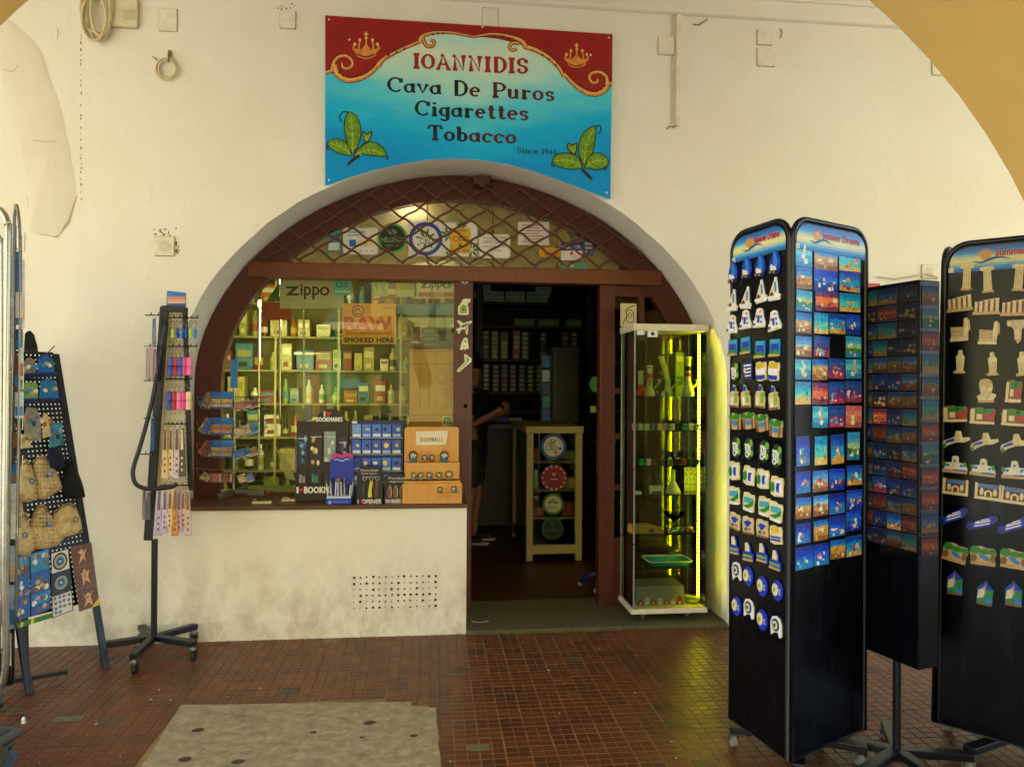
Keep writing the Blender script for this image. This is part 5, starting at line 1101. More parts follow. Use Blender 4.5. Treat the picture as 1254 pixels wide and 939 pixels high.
# ------------------------------------------------------------------ slim postcard column standing between the two racks
c0 = LZ(1.57, 2.85); cL = LZ(1.465, 3.12); dd = (c0-cL); dd.z = 0; wl = dd.length; dd.normalize(); nq = V((-dd.y, dd.x, 0))
mid = (cL+c0)/2+nq*.055; mid.z = 0
pc = thing('postcard_column', 'slim dark postcard column between the two magnet racks', 'display rack', mid)
fn = lambda p, d: (lambda u, v, h: V((p.x+d.x*u, p.y+d.y*u, v))+V((d.y, -d.x, 0))*h)
b = MB(); 
for q in range(4): pass
A4 = [cL, c0, c0+nq*.11, cL+nq*.11]
b.prism([(p.x, p.y) for p in A4], lambda u, v, h: V((u, v, h)), .47, 1.975); b.build('column_body', M_PAN, pc, bevel=.004)
b = MB(); b.tube([(mid.x, mid.y, .05), (mid.x, mid.y, .469)], .016, 10); b.build('pole', M('#2c3036', .3, .6), pc, smooth=True)
b = MB()
for k in range(5):
    an = R(-80+72*k); b.bar((mid.x, mid.y, .085), (mid.x+.3*cos(an), mid.y+.3*sin(an), .07), .045, .03)
b.build('star_base', M_IRON, pc, bevel=.004)
for k in range(5):
    an = R(-80+72*k); caster(pc, (.29*cos(an), .29*sin(an), .07), .025, M('#8d8f90', .5))
T0 = Matrix.Identity(4)
pL = Panel(T0, (cL.x, cL.y), (dd.x, dd.y)); pR = Panel(T0, (c0.x, c0.y), (nq.x, nq.y))
q = random.Random(11); ns = 15; zt, zb = 1.96, .92; hrow = (zt-zb)/ns
sty = ['reef', 'night', 'deep', 'turtle', 'sand', 'coral', 'town', 'sunset', 'harbour']
hp = ['nearest the rack', 'left of its middle', 'right of its middle', 'by the column corner']
for i in range(ns):
    n = 3 if i < 3 else 4
    for j in range(n):
        w_ = wl*.96/n; st = q.choice(sty if i else ['reef', 'turtle', 'night']); o = picture(st, w_*.95, hrow*.92, 100+q.randrange(4), .2 if q.random() < .93 else .8); o.name = 'postcard'  # column's shade is painted into these prints through dim
        o.matrix_basis = pL.mat(wl*.02+w_*(j+.5), zt-hrow*(i+.5), q.uniform(-.02, .02), .0005)
        tag(o, '%s postcard, %s row of the slim column, %s' % (desc[st], ordn[i], ['at its far edge', 'second from its far edge', 'third from its far edge', 'by its corner'][j if n == 4 else (0, 1, 3)[j]]), 'postcard', 'postcards on the slim column')
for i in range(12):
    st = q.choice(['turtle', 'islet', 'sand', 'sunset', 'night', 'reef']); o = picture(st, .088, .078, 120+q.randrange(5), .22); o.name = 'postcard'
    o.matrix_basis = pR.mat(.056, 1.915-.088*i, 0, .0005)
    tag(o, '%s postcard on the narrow side of the slim column, %s from the top' % (desc[st], 'first' if i == 0 else ordn[i]), 'postcard', 'postcards on the narrow side')
# rack sign on the wall behind
a, c = PW(1061, 388, -.02), PW(1080, 342, -.02)
b = MB(); b.box((a.x-.1, -.03, a.z-.9), (c.x, -.008, c.z)); o = tag(b.build('wall_poster', M('#dfe3e2', .5)), 'pale poster with blue and red print behind the postcard column', 'poster')
part(o, 'print', [M('#2a88b8', .5), M_RED], lambda b: [b.box((a.x-.09, -.0315, c.z-.2), (c.x-.01, -.0302, c.z-.1)), b.box((a.x-.09, -.0315, c.z-.07), (c.x-.02, -.0302, c.z-.03), 1)])
b = MB(); b.tube([PW(1148, 340, -.03), PW(1138, 335, -.04), PW(1120, 338, -.05), PW(1095, 342, -.02), PW(1075, 339, -.02)], .006, 6); b.lathe([(.016, 0), (.02, -.03), (.012, -.045)], PW(1138, 333, -.015), 10, axis='Y')
tag(b.build('power_cable', M('#bdb49a', .5)), 'pale power cable and plug running behind the postcard column', 'cable')
# ------------------------------------------------------------------ glass cabinet with the lit strip
def glow(h, s):
    k = ('glow', h, s)
    if k not in _mc:
        t = NT('led_light'); t.b.inputs['Base Color'].default_value = lin(h); t.b.inputs['Emission Color'].default_value = lin(h); t.b.inputs['Emission Strength'].default_value = s; _mc[k] = t.m
    return _mc[k]
KY0, KY1 = .06, .385
kx0, kx1 = PW(776, 600, KY0).x, PW(864.5, 600, KY0).x
zk = lambda py: PW(820, py, KY0).z
kz0, kz1 = zk(750.5), zk(397)
kc = thing('glass_cabinet', 'tall glass showcase on castors with a glowing yellow green light strip', 'display cabinet', ((kx0+kx1)/2, (KY0+KY1)/2, .03))
b = MB(); b.box((kx0-.015, KY0-.012, kz0), (kx1+.01, KY1+.005, kz0+.032)); b.build('base_slab', M_CREAM, kc, bevel=.004)
b = MB(); b.box((kx0-.012, KY0-.012, kz1-.045), (kx1+.012, KY1+.005, kz1)); b.build('top_slab', M_CREAM, kc, bevel=.004)
za, zb = kz0+.033, kz1-.046
for nm, a, c in (('front_glass', (kx0+.006, KY0, za), (kx1-.006, KY0+.005, zb)), ('back_glass', (kx0+.006, KY1-.007, za), (kx1-.006, KY1-.002, zb)),
                 ('side_glass', (kx0, KY0+.001, za), (kx0+.005, KY1-.003, zb)), ('side_glass', (kx1-.005, KY0+.001, za), (kx1, KY1-.003, zb))):
    b = MB(); b.box(a, c); b.build(nm, M_CASE, kc)
M_TRIM = M('#b8b79c', .3, .6)
for x, y in ((kx0+.003, KY0-.001), (kx0+.003, KY1), (kx1-.003, KY1)):
    b = MB(); b.box((x-.005, y-.004, za), (x+.005, y+.004, zb)); b.build('corner_trim', M_TRIM, kc)
shelves = [zk(485.5), zk(527), zk(570), zk(606), zk(654), zk(696)]
for z in shelves:
    b = MB(); b.box((kx0+.008, KY0+.015, z-.006), (kx1-.012, KY1-.015, z)); b.build('glass_shelf', glass('shelf_glass', .02, '#cfe8c0'), kc)
b = MB(); b.box((kx0+.03, KY0+.02, za), (kx0+.08, KY0+.05, za+.02)); b.box((kx1-.08, KY0+.02, za), (kx1-.03, KY0+.05, za+.02)); 
lx = PW(855.5, 600, KY0+.03).x
b = MB(); b.box((lx-.006, KY0+.03, zk(733)), (lx+.006, KY0+.036, zk(408))); b.build('light_strip', glow('#ecd800', 6.5), kc)
b = MB(); n = 66
for k in range(n):
    z = zk(733)+(zk(408)-zk(733))*(k+.5)/n; b.box((lx-.0045, KY0+.026, z-.004), (lx+.0045, KY0+.0295, z+.004))
tag(b.build('light_beads', glow('#fff04a', 17), kc), kind='stuff')
for px, sx in ((790, 1), (845, 1)):
    for y in (KY0+.05, KY1-.04):
        x = PW(px, 750, KY0).x-kc.location.x; caster(kc, (x, y-kc.location.y, kz0-.03), .022, M('#5c5a50', .5))
b = MB(); b.tube([PW(*p, .2-.01*i) for i, p in enumerate(((858, 398), (866, 403), (872, 418), (878, 438), (884, 458), (887, 480)))], .0045, 6); b.build('power_cord', M_BLACK, kc, smooth='all')
b = MB(); b.box((PW(780, 404, KY0).x, KY0-.006, zk(410.5)), (PW(789, 404, KY0).x, KY0-.001, zk(405))); b.build('price_label', M_WHITE, kc)
b = MB(); b.box((PW(793, 404, KY0).x, KY0-.006, zk(413)), (PW(805, 404, KY0).x, KY0-.001, zk(404.5))); l_ = b.build('price_label', M_WHITE, kc)
b = MB(); b.lathe([(.012, 0), (.012, -.001)], (PW(799, 408, KY0).x, KY0-.0065, zk(409)), 10, axis='Y'); b.build('print', M_BLACK, l_)
# carved picture card leaning on top
p0, p1 = PW(759.5, 398, .30), PW(779, 372, .30)
o = tag(MB().prism(rrect(p0.x, kz1+.001, p1.x, p1.z, .006, 2), XZ(.3), 0, .012).build('plaque', M('#c8b98a', .6), None), 'pale plaque with a line drawing standing on the cabinet top', 'plaque')
def d(b):
    X = lambda u: p0.x+(p1.x-p0.x)*u; Zz = lambda v: kz1+(p1.z-kz1)*v; f = XZ(.3)
    b.ribbon(curve([(X(.12), Zz(.1)), (X(.4), Zz(.5)), (X(.3), Zz(.7)), (X(.6), Zz(.85)), (X(.85), Zz(.92))]), .006, f, .0125)
    b.ribbon(curve([(X(.4), Zz(.2)), (X(.38), Zz(.6)), (X(.6), Zz(.72)), (X(.8), Zz(.55)), (X(.78), Zz(.2)), (X(.4), Zz(.2))]), .006, f, .0128)
    b.ribbon(circ(X(.58), Zz(.48), .012, .016, 10), .004, f, .013, closed=True)
part(o, 'drawing', M('#4f4428', .7), d)
# --- goods in the cabinet
def KP(px, y=.2): return PW(px, 600, y).x
M_YG = M('#c9c84a', .3); M_GRN = M('#3c8a3a', .35); M_CG = glass('bottle_glass', .05, '#dfe6a0')
def water_pipe(label, px, y, z, h, body, mats, lean=0, beaker=False, band=None):
    x = KP(px, y); t = thing('water_pipe', label, 'water pipe', (x, y, z), 0, 'smoking pipes in the cabinet')
    b = MB(); r0 = .042 if beaker else .036
    b.lathe([(r0*.9, 0), (r0, .006), (r0, .03), (r0*.55, .09 if beaker else .05), (.019, .11 if beaker else .065), (.018, h*.45)], (0, 0, 0), 14); b.build('base', mats[0], t, local=True, smooth=True)
    b = MB(); b.tube([(lean*h*.45*.3, 0, h*.45+.001), (lean*h*.7*.6, 0, h*.7), (lean*h*.9, 0, h*.94)], [.018, .018, .0185], 12); b.lathe([(.0185, h*.94), (.024, h*.97), (.022, h)], (lean*h*.93, 0, 0), 12); b.build('tube', mats[1], t, local=True, smooth=True)
    b = MB(); b.tube([(.025, -.0, .045), (.06, -.012, .09)], .007, 8); b.lathe([(.006, 0), (.016, .02), (.014, .026)], (.062, -.013, .088), 10); b.build('bowl', mats[2], t, local=True, smooth=True)
    if band:
        for q, (c, f0, f1) in enumerate(band): b = MB(); b.lathe([(.0192, h*f0), (.0192, h*f1)], (lean*h*.6, 0, 0), 12); b.build('label_band', M(c, .4), t, local=True)
    return t
s1 = shelves[0]+.001
water_pipe('short clear glass pipe on a red foot, at the left of the top shelf', 784, .17, s1, .17, None, [M('#a8231c', .35), M('#a5a274', .3), M('#8a8860', .3)])
water_pipe('cream water pipe with a round red badge and dark rim', 795, .2, s1, .205, None, [M('#c2bd72', .3), M('#b9b283', .3), M('#a8a060', .3)], band=[('#a3201c', .58, .74), ('#1c1810', .92, .97)])
water_pipe('tall leaning yellow green water pipe in the middle of the top shelf', 817, .22, s1, .27, None, [M('#c6c860', .3), M_YG, M_YG], lean=-.18)
water_pipe('bright yellow beaker pipe with black lettering and a red label', 842, .13, s1, .265, None, [M('#bcbf8a', .15), M('#dbe04a', .3), M('#c4c65a', .3)], beaker=True, band=[('#b0341c', .5, .6), ('#222410', .64, .76)])
def kbox(name, label, px0, px1, y, z, h, dpt, mat, cat, group=None, deco_=None):
    x0, x1 = KP(px0, y), KP(px1, y); b = MB(); b.box((x0, y, z), (x1, y+dpt, z+h)); o = tag(b.build(name, mat, None, bevel=.002, base=True), label, cat, group)
    if deco_:
        for nm, m, (u0, v0, u1, v1) in deco_:
            b = MB(); b.box((x0+(x1-x0)*u0, y-.0015, z+h*v0), (x0+(x1-x0)*u1, y-.0002, z+h*v1)); b.build(nm, m, o)
    return o
kbox('carton', 'tall slim green and yellow carton at the back of the top shelf', 827, 837, .3, s1, .30, .03, M('#8fa63a', .5), 'carton', None, [('print', M('#3c7a2c', .5), (.1, .25, .9, .45)), ('print', M('#d9d28a', .5), (.1, .8, .9, .92))])
for i, (px, c) in enumerate(((804, '#2c2a1c'), (811, '#c9c9a0'), (816, '#4a6a4a'))):
    x = KP(px, .11); t = thing('jar', ('small dark jar', 'small pale jar', 'small grey green jar')[i]+' at the front of the top cabinet shelf', 'jar', (x, .11, s1), 0, 'jars on the top cabinet shelf')
    b = MB(); b.lathe([(.011, 0), (.012, .004), (.012, .026)], (0, 0, 0), 10); b.build('body', M(c, .3), t, local=True, smooth=True); b = MB(); b.lathe([(.0125, .0265), (.0125, .034), (.002, .035)], (0, 0, 0), 10); b.build('lid', M('#8a8a70', .4), t, local=True)
cols2 = ['#a08a7a', '#d6cba4', '#c2c09a', '#2c6ab0', '#d0b27a', '#bfae8a', '#c9c094', '#2f2a20', '#2a7a78', '#cfc8a8', '#a89a7c']
nm2 = ['dusty pink', 'cream', 'pale', 'bright blue', 'tan', 'beige', 'light', 'dark brown', 'teal', 'off white', 'grey brown']
def grinder(label, px, y, z, c, r=.019, h=.042, group=None):
    x = KP(px, y); t = thing('grinder', label, 'grinder', (x, y, z), 0, group)
    b = MB(); b.lathe([(r, 0), (r, h*.48), (r*.94, h*.5)], (0, 0, 0), 14); b.build('body', M(c, .35, .2), t, local=True, smooth=True)
    b = MB(); b.lathe([(r*.94, h*.501), (r, h*.53), (r, h*.95), (r*.9, h)], (0, 0, 0), 14); b.build('lid', M(c, .3, .3), t, local=True, smooth=True)
for i, c in enumerate(cols2): grinder(nm2[i]+' grinder in the second row of the cabinet', 777+i*7.6, .10+.03*(i % 2), shelves[1]+.001, c, group='grinders on the second cabinet shelf')
cols3 = [('#28a03a', 'bright green'), ('#b9c4b0', 'pale grey'), ('#16161a', 'black'), ('#3a3a30', 'charcoal'), ('#8a8a70', 'khaki'), ('#2a2a22', 'very dark'), ('#a04a3a', 'brick red'), ('#2c4a2a', 'dark green'), ('#20301c', 'forest green')]
for i, (c, nm) in enumerate(cols3): grinder(nm+' grinder on the third cabinet shelf', 786+i*8.4, .10+.02*(i % 2), shelves[2]+.001, c, .019, .04, 'grinders on the third cabinet shelf')
s4 = shelves[3]+.001
kbox('carton', 'small white and grey carton on the fourth cabinet shelf', 797, 811, .1, s4, .055, .04, M('#cfcfb4', .5), 'carton', None, [('print', M('#55584a', .5), (.05, .05, .95, .35))])
kbox('lighter_box', 'flat white box at the front corner of the fourth shelf', 779, 786, .08, s4, .022, .05, M_WHITE, 'box')
x = KP(824, .16); t = thing('flask', 'cone shaped white glass flask with a straight neck', 'flask', (x, .16, s4)); b = MB(); b.lathe([(.05, 0), (.052, .008), (.018, .075)], (0, 0, 0), 16); b.build('body', M('#d6cf9a', .3), t, local=True, smooth=True); b = MB(); b.lathe([(.016, .0755), (.016, .15), (.019, .152)], (0, 0, 0), 14); b.build('neck', M('#c9d060', .3), t, local=True, smooth=True)
o = kbox('pattern_card', 'white card with black brush marks standing behind the light strip', 838, 853, .24, s4, .16, .006, M('#b9c48a', .5), 'card')
def d(b):
    q = random.Random(4); f = XZ(.24); x0, x1 = KP(838.5, .24), KP(852, .24)
    for i in range(3):
        for j in range(5): cx = x0+(x1-x0)*(i+.5)/3; cz = s4+.16*(j+.5)/5; b.ribbon([(cx+q.uniform(-.01, .01), cz+q.uniform(-.012, .012)), (cx, cz), (cx+q.uniform(-.01, .01), cz+q.uniform(-.012, .012))], .006, f, .001+.0002*(i*5+j))
part(o, 'brush_marks', M('#1a1e10', .6), d)
s5 = shelves[4]+.001
b = MB(); f = XZ(.09); b.prism([(KP(772.5, .1), s5), (KP(813, .1), s5), (KP(812, .1), s5+.025), (KP(798, .1), s5+.052), (KP(774, .1), s5+.055)], f, -.1, 0)
o = tag(b.build('pipe_box', M('#b0843a', .5), bevel=.002), 'orange brown slanted box with pipes on the fifth cabinet shelf', 'box')
part(o, 'cut_out', M('#2a1a0c', .6), lambda b: b.prism(rect(KP(795, .09), s5+.008, KP(801, .09), s5+.03), f, .0, .001))
for i, (px, c, nm) in enumerate(((818, '#6a5a3a', 'brown'), (826, '#8fb0a0', 'pale green'), (834, '#3a4a50', 'grey'), (842, '#8a3a2a', 'reddish'), (848, '#b08a4a', 'amber'))):
    x = KP(px, .12); t = thing('hand_pipe', nm+' hand pipe lying on the fifth cabinet shelf', 'pipe', (x, .12, s5), .4*i, 'hand pipes on the fifth cabinet shelf')
    b = MB(); b.tube([(-.03, 0, .009), (0, 0, .008), (.025, 0, .012)], [.005, .007, .01], 8); b.build('stem', M(c, .3), t, local=True, smooth='all'); b = MB(); b.lathe([(.008, .012), (.014, .024), (.012, .03)], (.028, 0, 0), 10); b.build('bowl', M(c, .35), t, local=True, smooth=True)
x = KP(826, .2); t = thing('glass_bowl', 'hanging clear glass bowl above the pipes', 'bowl', (x, .2, s5+.06)); b = MB(); b.lathe([(.01, .0), (.05, .03), (.075, .055), (.077, .058), (.05, .034), (.008, .006)], (0, 0, 0), 16); b.build('bowl', M_CG, t, local=True, smooth=True); b = MB(); b.lathe([(.03, -.058), (.032, -.05), (.008, -.045), (.007, -.001)], (0, 0, 0), 12); b.build('foot', M_CG, t, local=True, smooth=True)
s6 = shelves[5]+.001; x = KP(817, .2)
t = thing('tray', 'shiny blue rolling tray on the sixth cabinet shelf', 'tray', (x, .2, s6))
rr_ = lambda w, d_, z: [(p[0], p[1], z) for p in rrect(-w, -d_, w, d_, .03, 4)]
b = MB(); A_, B_ = rr_(.125, .075, .0), rr_(.148, .095, .03); n = len(A_); b.add(A_+B_, [tuple(range(n))]+[(i, (i+1) % n, n+(i+1) % n, n+i) for i in range(n)]); b.build('tray_body', M('#1a7f96', .25), t, local=True, smooth=True)
b = MB(); b.tube([V(p) for p in rr_(.149, .096, .031)], .004, 6, closed=True); b.build('rim', M('#c9d8b8', .3), t, local=True, smooth='all')
o = kbox('carton', 'grey carton printed with red houses on the cabinet floor', 780, 838, .13, za+.001, .125, .2, M('#7d7f86', .5), 'carton')
def d(b):
    q = random.Random(8); f = XZ(.13); x0, x1 = KP(781, .13), KP(837, .13)
    for i in range(7):
        cx = x0+(x1-x0)*(i+.5)/7; w = .017; h = q.uniform(.03, .06)
        b.prism([(cx-w, za+.004), (cx+w, za+.004), (cx+w, za+.004+h*.7), (cx, za+.004+h), (cx-w, za+.004+h*.7)], f, 0, .0012, i % 2)
        b.prism(rect(cx-.006, za+.006, cx+.006, za+.022), f, 0, .0018, 2)
    text(b, 'AMSTERDAM', f, x0+.06, za+.092, x0+.16, za+.106, .001, 0)
part(o, 'print', [M('#a3242e', .5), M('#c9a8a4', .5), M('#e2d8cc', .5)], d)
b = MB(); q = random.Random(9)
for k in range(9): b.tube([V((KP(846, .2)+.025*cos(a+k)*(1+.1*k % 3), .16+.03*sin(a+k*.7), za+.012+.004*k)) for a in [2*pi*i/10 for i in range(10)]], .004, 5, closed=True)
tag(b.build('cord_bundle', M('#a8b030', .5)), 'bundled cord lying on the cabinet floor by the strip', 'cord')

# ------------------------------------------------------------------ goods standing on the window sill
def sill_at(px, py): return PF(px, py, SZ)
# revolving wire card rack
c_ = sill_at(286, 606); c_.y = max(c_.y, .12)
sy = c_.y; t = thing('card_spinner', 'small wire card spinner with four tiers on the window sill', 'display rack', (c_.x, c_.y, SZ))
pz_ = lambda py: PW(287, py, sy).z-SZ
b = MB(); b.tube([(0, 0, .01), (0, 0, pz_(440))], .009, 10); b.build('pole', M('#a9a69a', .3, .8), t, local=True, smooth=True)
for an, m in ((R(172), M('#bdb9a6', .4)), (R(-100), M('#55554c', .5)), (R(-12), M('#6a6a60', .4)), (R(80), M('#55554c', .5))):
    b = MB(); b.bar((0, 0, .02), (.215*cos(an), .215*sin(an)*.8, .018), .04, .035); b.build('foot', m, t, local=True, bevel=.003)
b = MB(); b.box((-.022, -.012, pz_(475)), (.022, -.010, pz_(440))); b.build('header_card', M('#2a7ac0', .5), t, local=True)
M_WIRE = M('#8d8b80', .3, .8)
tiers = [(500, 486), (531, 515), (558, 543), (588, 572)]
q = random.Random(21)
ccol = ['#1a62b8', '#2278c8', '#c8a86a', '#a8834a', '#b06a5a', '#5a7ac8', '#c8b48a', '#8a4a3a']
bl = dict(zip(ccol, ['blue', 'bright blue', 'sandy', 'brown', 'pinkish', 'periwinkle', 'cream', 'dark red']))
for ti, (pb_, pt_) in enumerate(tiers):
    z0_, z1_ = pz_(pb_), pz_(pt_); w1, w0 = .225, .2
    b = MB()
    for z, w in ((z0_, w0), (z1_, w1), ((z0_+z1_)/2, (w0+w1)/2)): b.tube([(x*w, y*w*.62, z) for x, y in ((-1, -.35), (-.5, -1), (.5, -1), (1, -.35), (1, .5), (-1, .5))], .0022, 5, closed=True)
    for x, y in ((-1, -.35), (-.5, -1), (0, -1), (.5, -1), (1, -.35), (-.75, -.68), (.75, -.68)): b.tube([(x*w0, y*w0*.62, z0_), (x*w1, y*w1*.62, z1_)], .002, 5)
    for x in (-.5, 0, .5): b.tube([(x*w0, -w0*.62, z0_), (x*w0, 0, z0_)], .002, 5)
    b.build('wire_basket', M_WIRE, t, local=True)
    spots = [(-.165, -.05, .5, 0), (-.145, -.065, .35, 0), (-.085, -.11, .05, 1), (-.015, -.115, 0, 1), (.08, -.105, -.1, 2), (.12, -.08, -.2, 2)]
    for k, (x, y, tl, kind) in enumerate(spots):
        if ti == 3 and k == 1: continue
        if ti < 3 and kind == 1: c = ccol[k % 2]; 
        else: c = ccol[(k*3+ti*2) % 8]
        bk = thing('booklet', '', '', (c_.x+x, c_.y+y, SZ+z0_+.004), 0, 'booklets in the sill spinner')
        wd, hg = (.07, .108) if kind == 1 else (.056, .1)
        if ti == 3: hg *= .5
        m3_ = Matrix.Rotation(tl*1.1 if kind == 0 else (R(70) if kind == 2 else 0), 3, 'Y') @ Matrix.Rotation(R(-12), 3, 'X')
        b = MB(); b.obox((0, 0, hg/2 if kind != 2 else .022), (wd, .010, hg), m3_); b.build('cover', M(c, .4, var=.3, scale=60), bk, local=True)
        if kind == 1 and ti < 3:
            b = MB(); b.obox(m3_ @ V((0, -.0056, -hg*.18))+V((0, 0, hg/2)), (wd*.92, .001, hg*.5), m3_); b.build('picture', M(['#c8a878', '#b87a5a', '#a88a6a'][ti], .4, var=.5, scale=90), bk, local=True)
        else:
            b = MB(); b.obox(m3_ @ V((wd*.42, -.0056, 0))+V((0, 0, hg/2 if kind != 2 else .022)), (.006, .001, hg*.96), m3_); b.build('spine_stripe', M('#e0d8c0', .4), bk, local=True)
        tag(bk, '%s booklet in the %s wire tier of the sill spinner, %s' % (bl[c], ordn[ti] if ti < 3 else 'lowest', ['tilted at its end', 'tilted second', 'upright', 'upright by the pole', 'fallen flat', 'lying last'][k]), 'booklet')

def sdx(px, y): return PW(px, 560, y).x
def szz(py, y): return PW(450, py, y).z
# bookmark display
Y = sill_at(390, 613).y; Y = max(Y, .08)
t = thing('bookmark_display', 'black I love bookmarks display with a rounded top', 'counter display', (sdx(395, Y), Y, SZ))
f = XZ(Y); F2 = lambda px, py: (sdx(px, Y), szz(py, Y))
zt, zs = szz(501, Y), szz(516, Y); xa, xb = sdx(363, Y), sdx(427, Y); xm = sdx(404, Y); ra = sdx(423, Y)-xm
pl = [(xa, SZ+.001), (xb, SZ+.001), (xb, zs)]+[(xm+ra*.95*cos(R(a)), zs+(zt-zs)*sin(R(a))) for a in range(0, 181, 15)]+[(xa, zs)]
b = MB(); b.prism(pl, f, -.05, 0); b.build('backboard', M('#2a1c12', .45), t, bevel=.002)
b = MB(); h_ = .001
text(b, 'I', f, sdx(396, Y), szz(510, Y), sdx(398, Y), szz(503.5, Y), h_, 0); text(b, 'BOOKMARKS', f, sdx(387, Y), szz(516, Y), sdx(419, Y), szz(511, Y), h_, 0, bold=.0015)
text(b, 'I', f, sdx(364.5, Y), szz(602, Y), sdx(367, Y), szz(594.5, Y), .0325, 0); text(b, 'BOOKMARKS', f, sdx(374, Y), szz(602, Y), sdx(424, Y), szz(594.5, Y), .0325, 0, bold=.0022)
def heart(b, cx, cz, s, h, m): b.prism([(cx+s*.0625*16*sin(a)**3*.06*16/16*1.0, cz+s*.06*(13*cos(a)-5*cos(2*a)-2*cos(3*a)-cos(4*a))) for a in [2*pi*i/20 for i in range(20)]], f, h-.0004, h, m)
def heart(b, cx, cz, s, h, m, f_=None): b.prism([(cx+s*sin(a)**3, cz+s*(13*cos(a)-5*cos(2*a)-2*cos(3*a)-cos(4*a))/16) for a in [2*pi*i/20 for i in range(20)]], f_ or f, h-.0004, h, m)
heart(b, sdx(402, Y), szz(506.5, Y), .017, h_, 1); heart(b, sdx(370, Y), szz(598, Y), .014, .0325, 1)
b.build('lettering', [M_WHITE, M('#c01c24', .4)], t)
b = MB(); b.prism(rect(xa, SZ+.001, xb, szz(592, Y)), f, .001, .032); b.build('front_lip', M('#20140d', .45), t, bevel=.002)
cl = ['#3a6a9a', '#c9a45a', '#9ab0a8', '#4a4a8a']
for k, (px0, px1, py0, py1) in enumerate(((365, 377, 530, 568), (380.5, 394, 528, 568), (397, 411, 528, 565), (416, 425, 535, 568))):
    bp = thing('bookmark_pack', ['blue and green', 'gold and black', 'pale seaside', 'dark violet'][k]+' bookmark pack hanging in the display', 'bookmark', (sdx((px0+px1)/2, Y), Y-.006, szz(py1, Y)), 0, 'bookmark packs in the display')
    b = MB(); b.prism(rect(sdx(px0, Y), szz(py1, Y), sdx(px1, Y), szz(py0, Y)), f, .002, .01); b.build('card', M(['#1d2a3c', '#2c2416', '#8a9a94', '#241c3a'][k], .3), bp)
    q = random.Random(k); b = MB()
    for i in range(9):
        cx, cz = q.uniform(sdx(px0+2, Y), sdx(px1-2, Y)), q.uniform(szz(py1-2, Y), szz(py0+6, Y)); b.prism(circ(cx, cz, q.uniform(.006, .013), q.uniform(.01, .022), 8), f, .0100+.0002*i, .0103+.0002*i, i % 2)
    b.build('picture', [M(cl[k], .4), M(['#7ab0c8', '#e8d8a8', '#d0d8d0', '#b0a8d8'][k], .4)], bp)
    b = MB(); b.prism(rect(sdx(px0, Y), szz(py0+7, Y), sdx(px1, Y), szz(py0+6, Y)), f, .0125, .0135); b.build('band', M('#cfcabc', .4), bp)
for k, (px0, px1) in enumerate(((365, 377), (380.5, 394), (397, 411))):
    bp = board('bookmark_pack', ['black pack with a grey pattern', 'black pack with teal tabs', 'plain black pack'][k]+' in the lower row of the bookmark display', 'bookmark', rect(sdx(px0, Y), szz(592, Y), sdx(px1, Y), szz(574, Y)), f, .012, M('#1c1a18', .3), 'lower bookmark packs')
    part(bp, 'picture', M(['#a09a90', '#2a8a80', '#3a3430'][k], .4), lambda b: [b.prism(rect(sdx(px0+2+i*4, Y), szz(590, Y), sdx(px0+5+i*4, Y), szz(580+i*2, Y)), f, .012, .0125) for i in range(2)])
# blue charm display: five by four clear packets
Y = .14; f = XZ(Y)
t = thing('charm_display', 'dark blue display board with rows of small clear packets', 'counter display', (sdx(461, Y), Y, SZ))
b = MB(); b.prism(rect(sdx(429, Y), SZ+.001, sdx(494, Y), szz(514.5, Y)), f, -.03, 0); b.build('backboard', M('#101c4a', .4), t, bevel=.002)
b = MB(); b.prism(rect(sdx(431, Y), szz(518.5, Y), sdx(437, Y), szz(515.5, Y)), f, .0, .001); b.build('price_label', M_WHITE, t)
q = random.Random(31)
for r_i, (pt, pb_) in enumerate(((519, 536), (538, 556), (560, 577), (580, 594))):
    b = MB(); b.prism(rect(sdx(430, Y), szz(pb_+.3, Y), sdx(493, Y), szz(pb_-.6, Y)), f, .001, .026); b.build('ledge', M('#8fa8d0', .3), t)
    for c_i in range(5):
        px0 = 431.5+c_i*12.2; w = 11
        o = board('charm_packet', '%s packet in the %s row of the blue charm display, %s column' % (q.choice(['pale blue', 'blue', 'silver blue']), ordn[r_i], ordn[c_i] if c_i else 'first'), 'charm packet', rect(sdx(px0, Y), szz(pb_-1, Y), sdx(px0+w, Y), szz(pt, Y)), f, .02, M(q.choice(['#2a5ac0', '#3a72d0', '#1e46a0', '#6a94d8']), .25, var=.4, scale=90), 'packets in the charm display', bevel=.002)
        fx_ = rect(sdx(px0+.8, Y), szz(pb_-1.6, Y), sdx(px0+w-.8, Y), szz(pb_-5, Y))
        part(o, 'label', M(q.choice(['#d8dcd8', '#c8c8b0', '#9ab0d8']), .4), lambda b: b.prism(fx_, f, .02, .0206))
        cx, cz = sdx(px0+w/2+q.uniform(-2, 2), Y), szz((pt+pb_)/2-2, Y)
        part(o, 'charm', M(q.choice(['#d0d4d8', '#8fa0b0', '#c8b070', '#1a2a5a']), .3, .4), lambda b: b.prism(circ(cx, cz, q.uniform(.009, .016), q.uniform(.009, .016), 9), f, .02, .023))
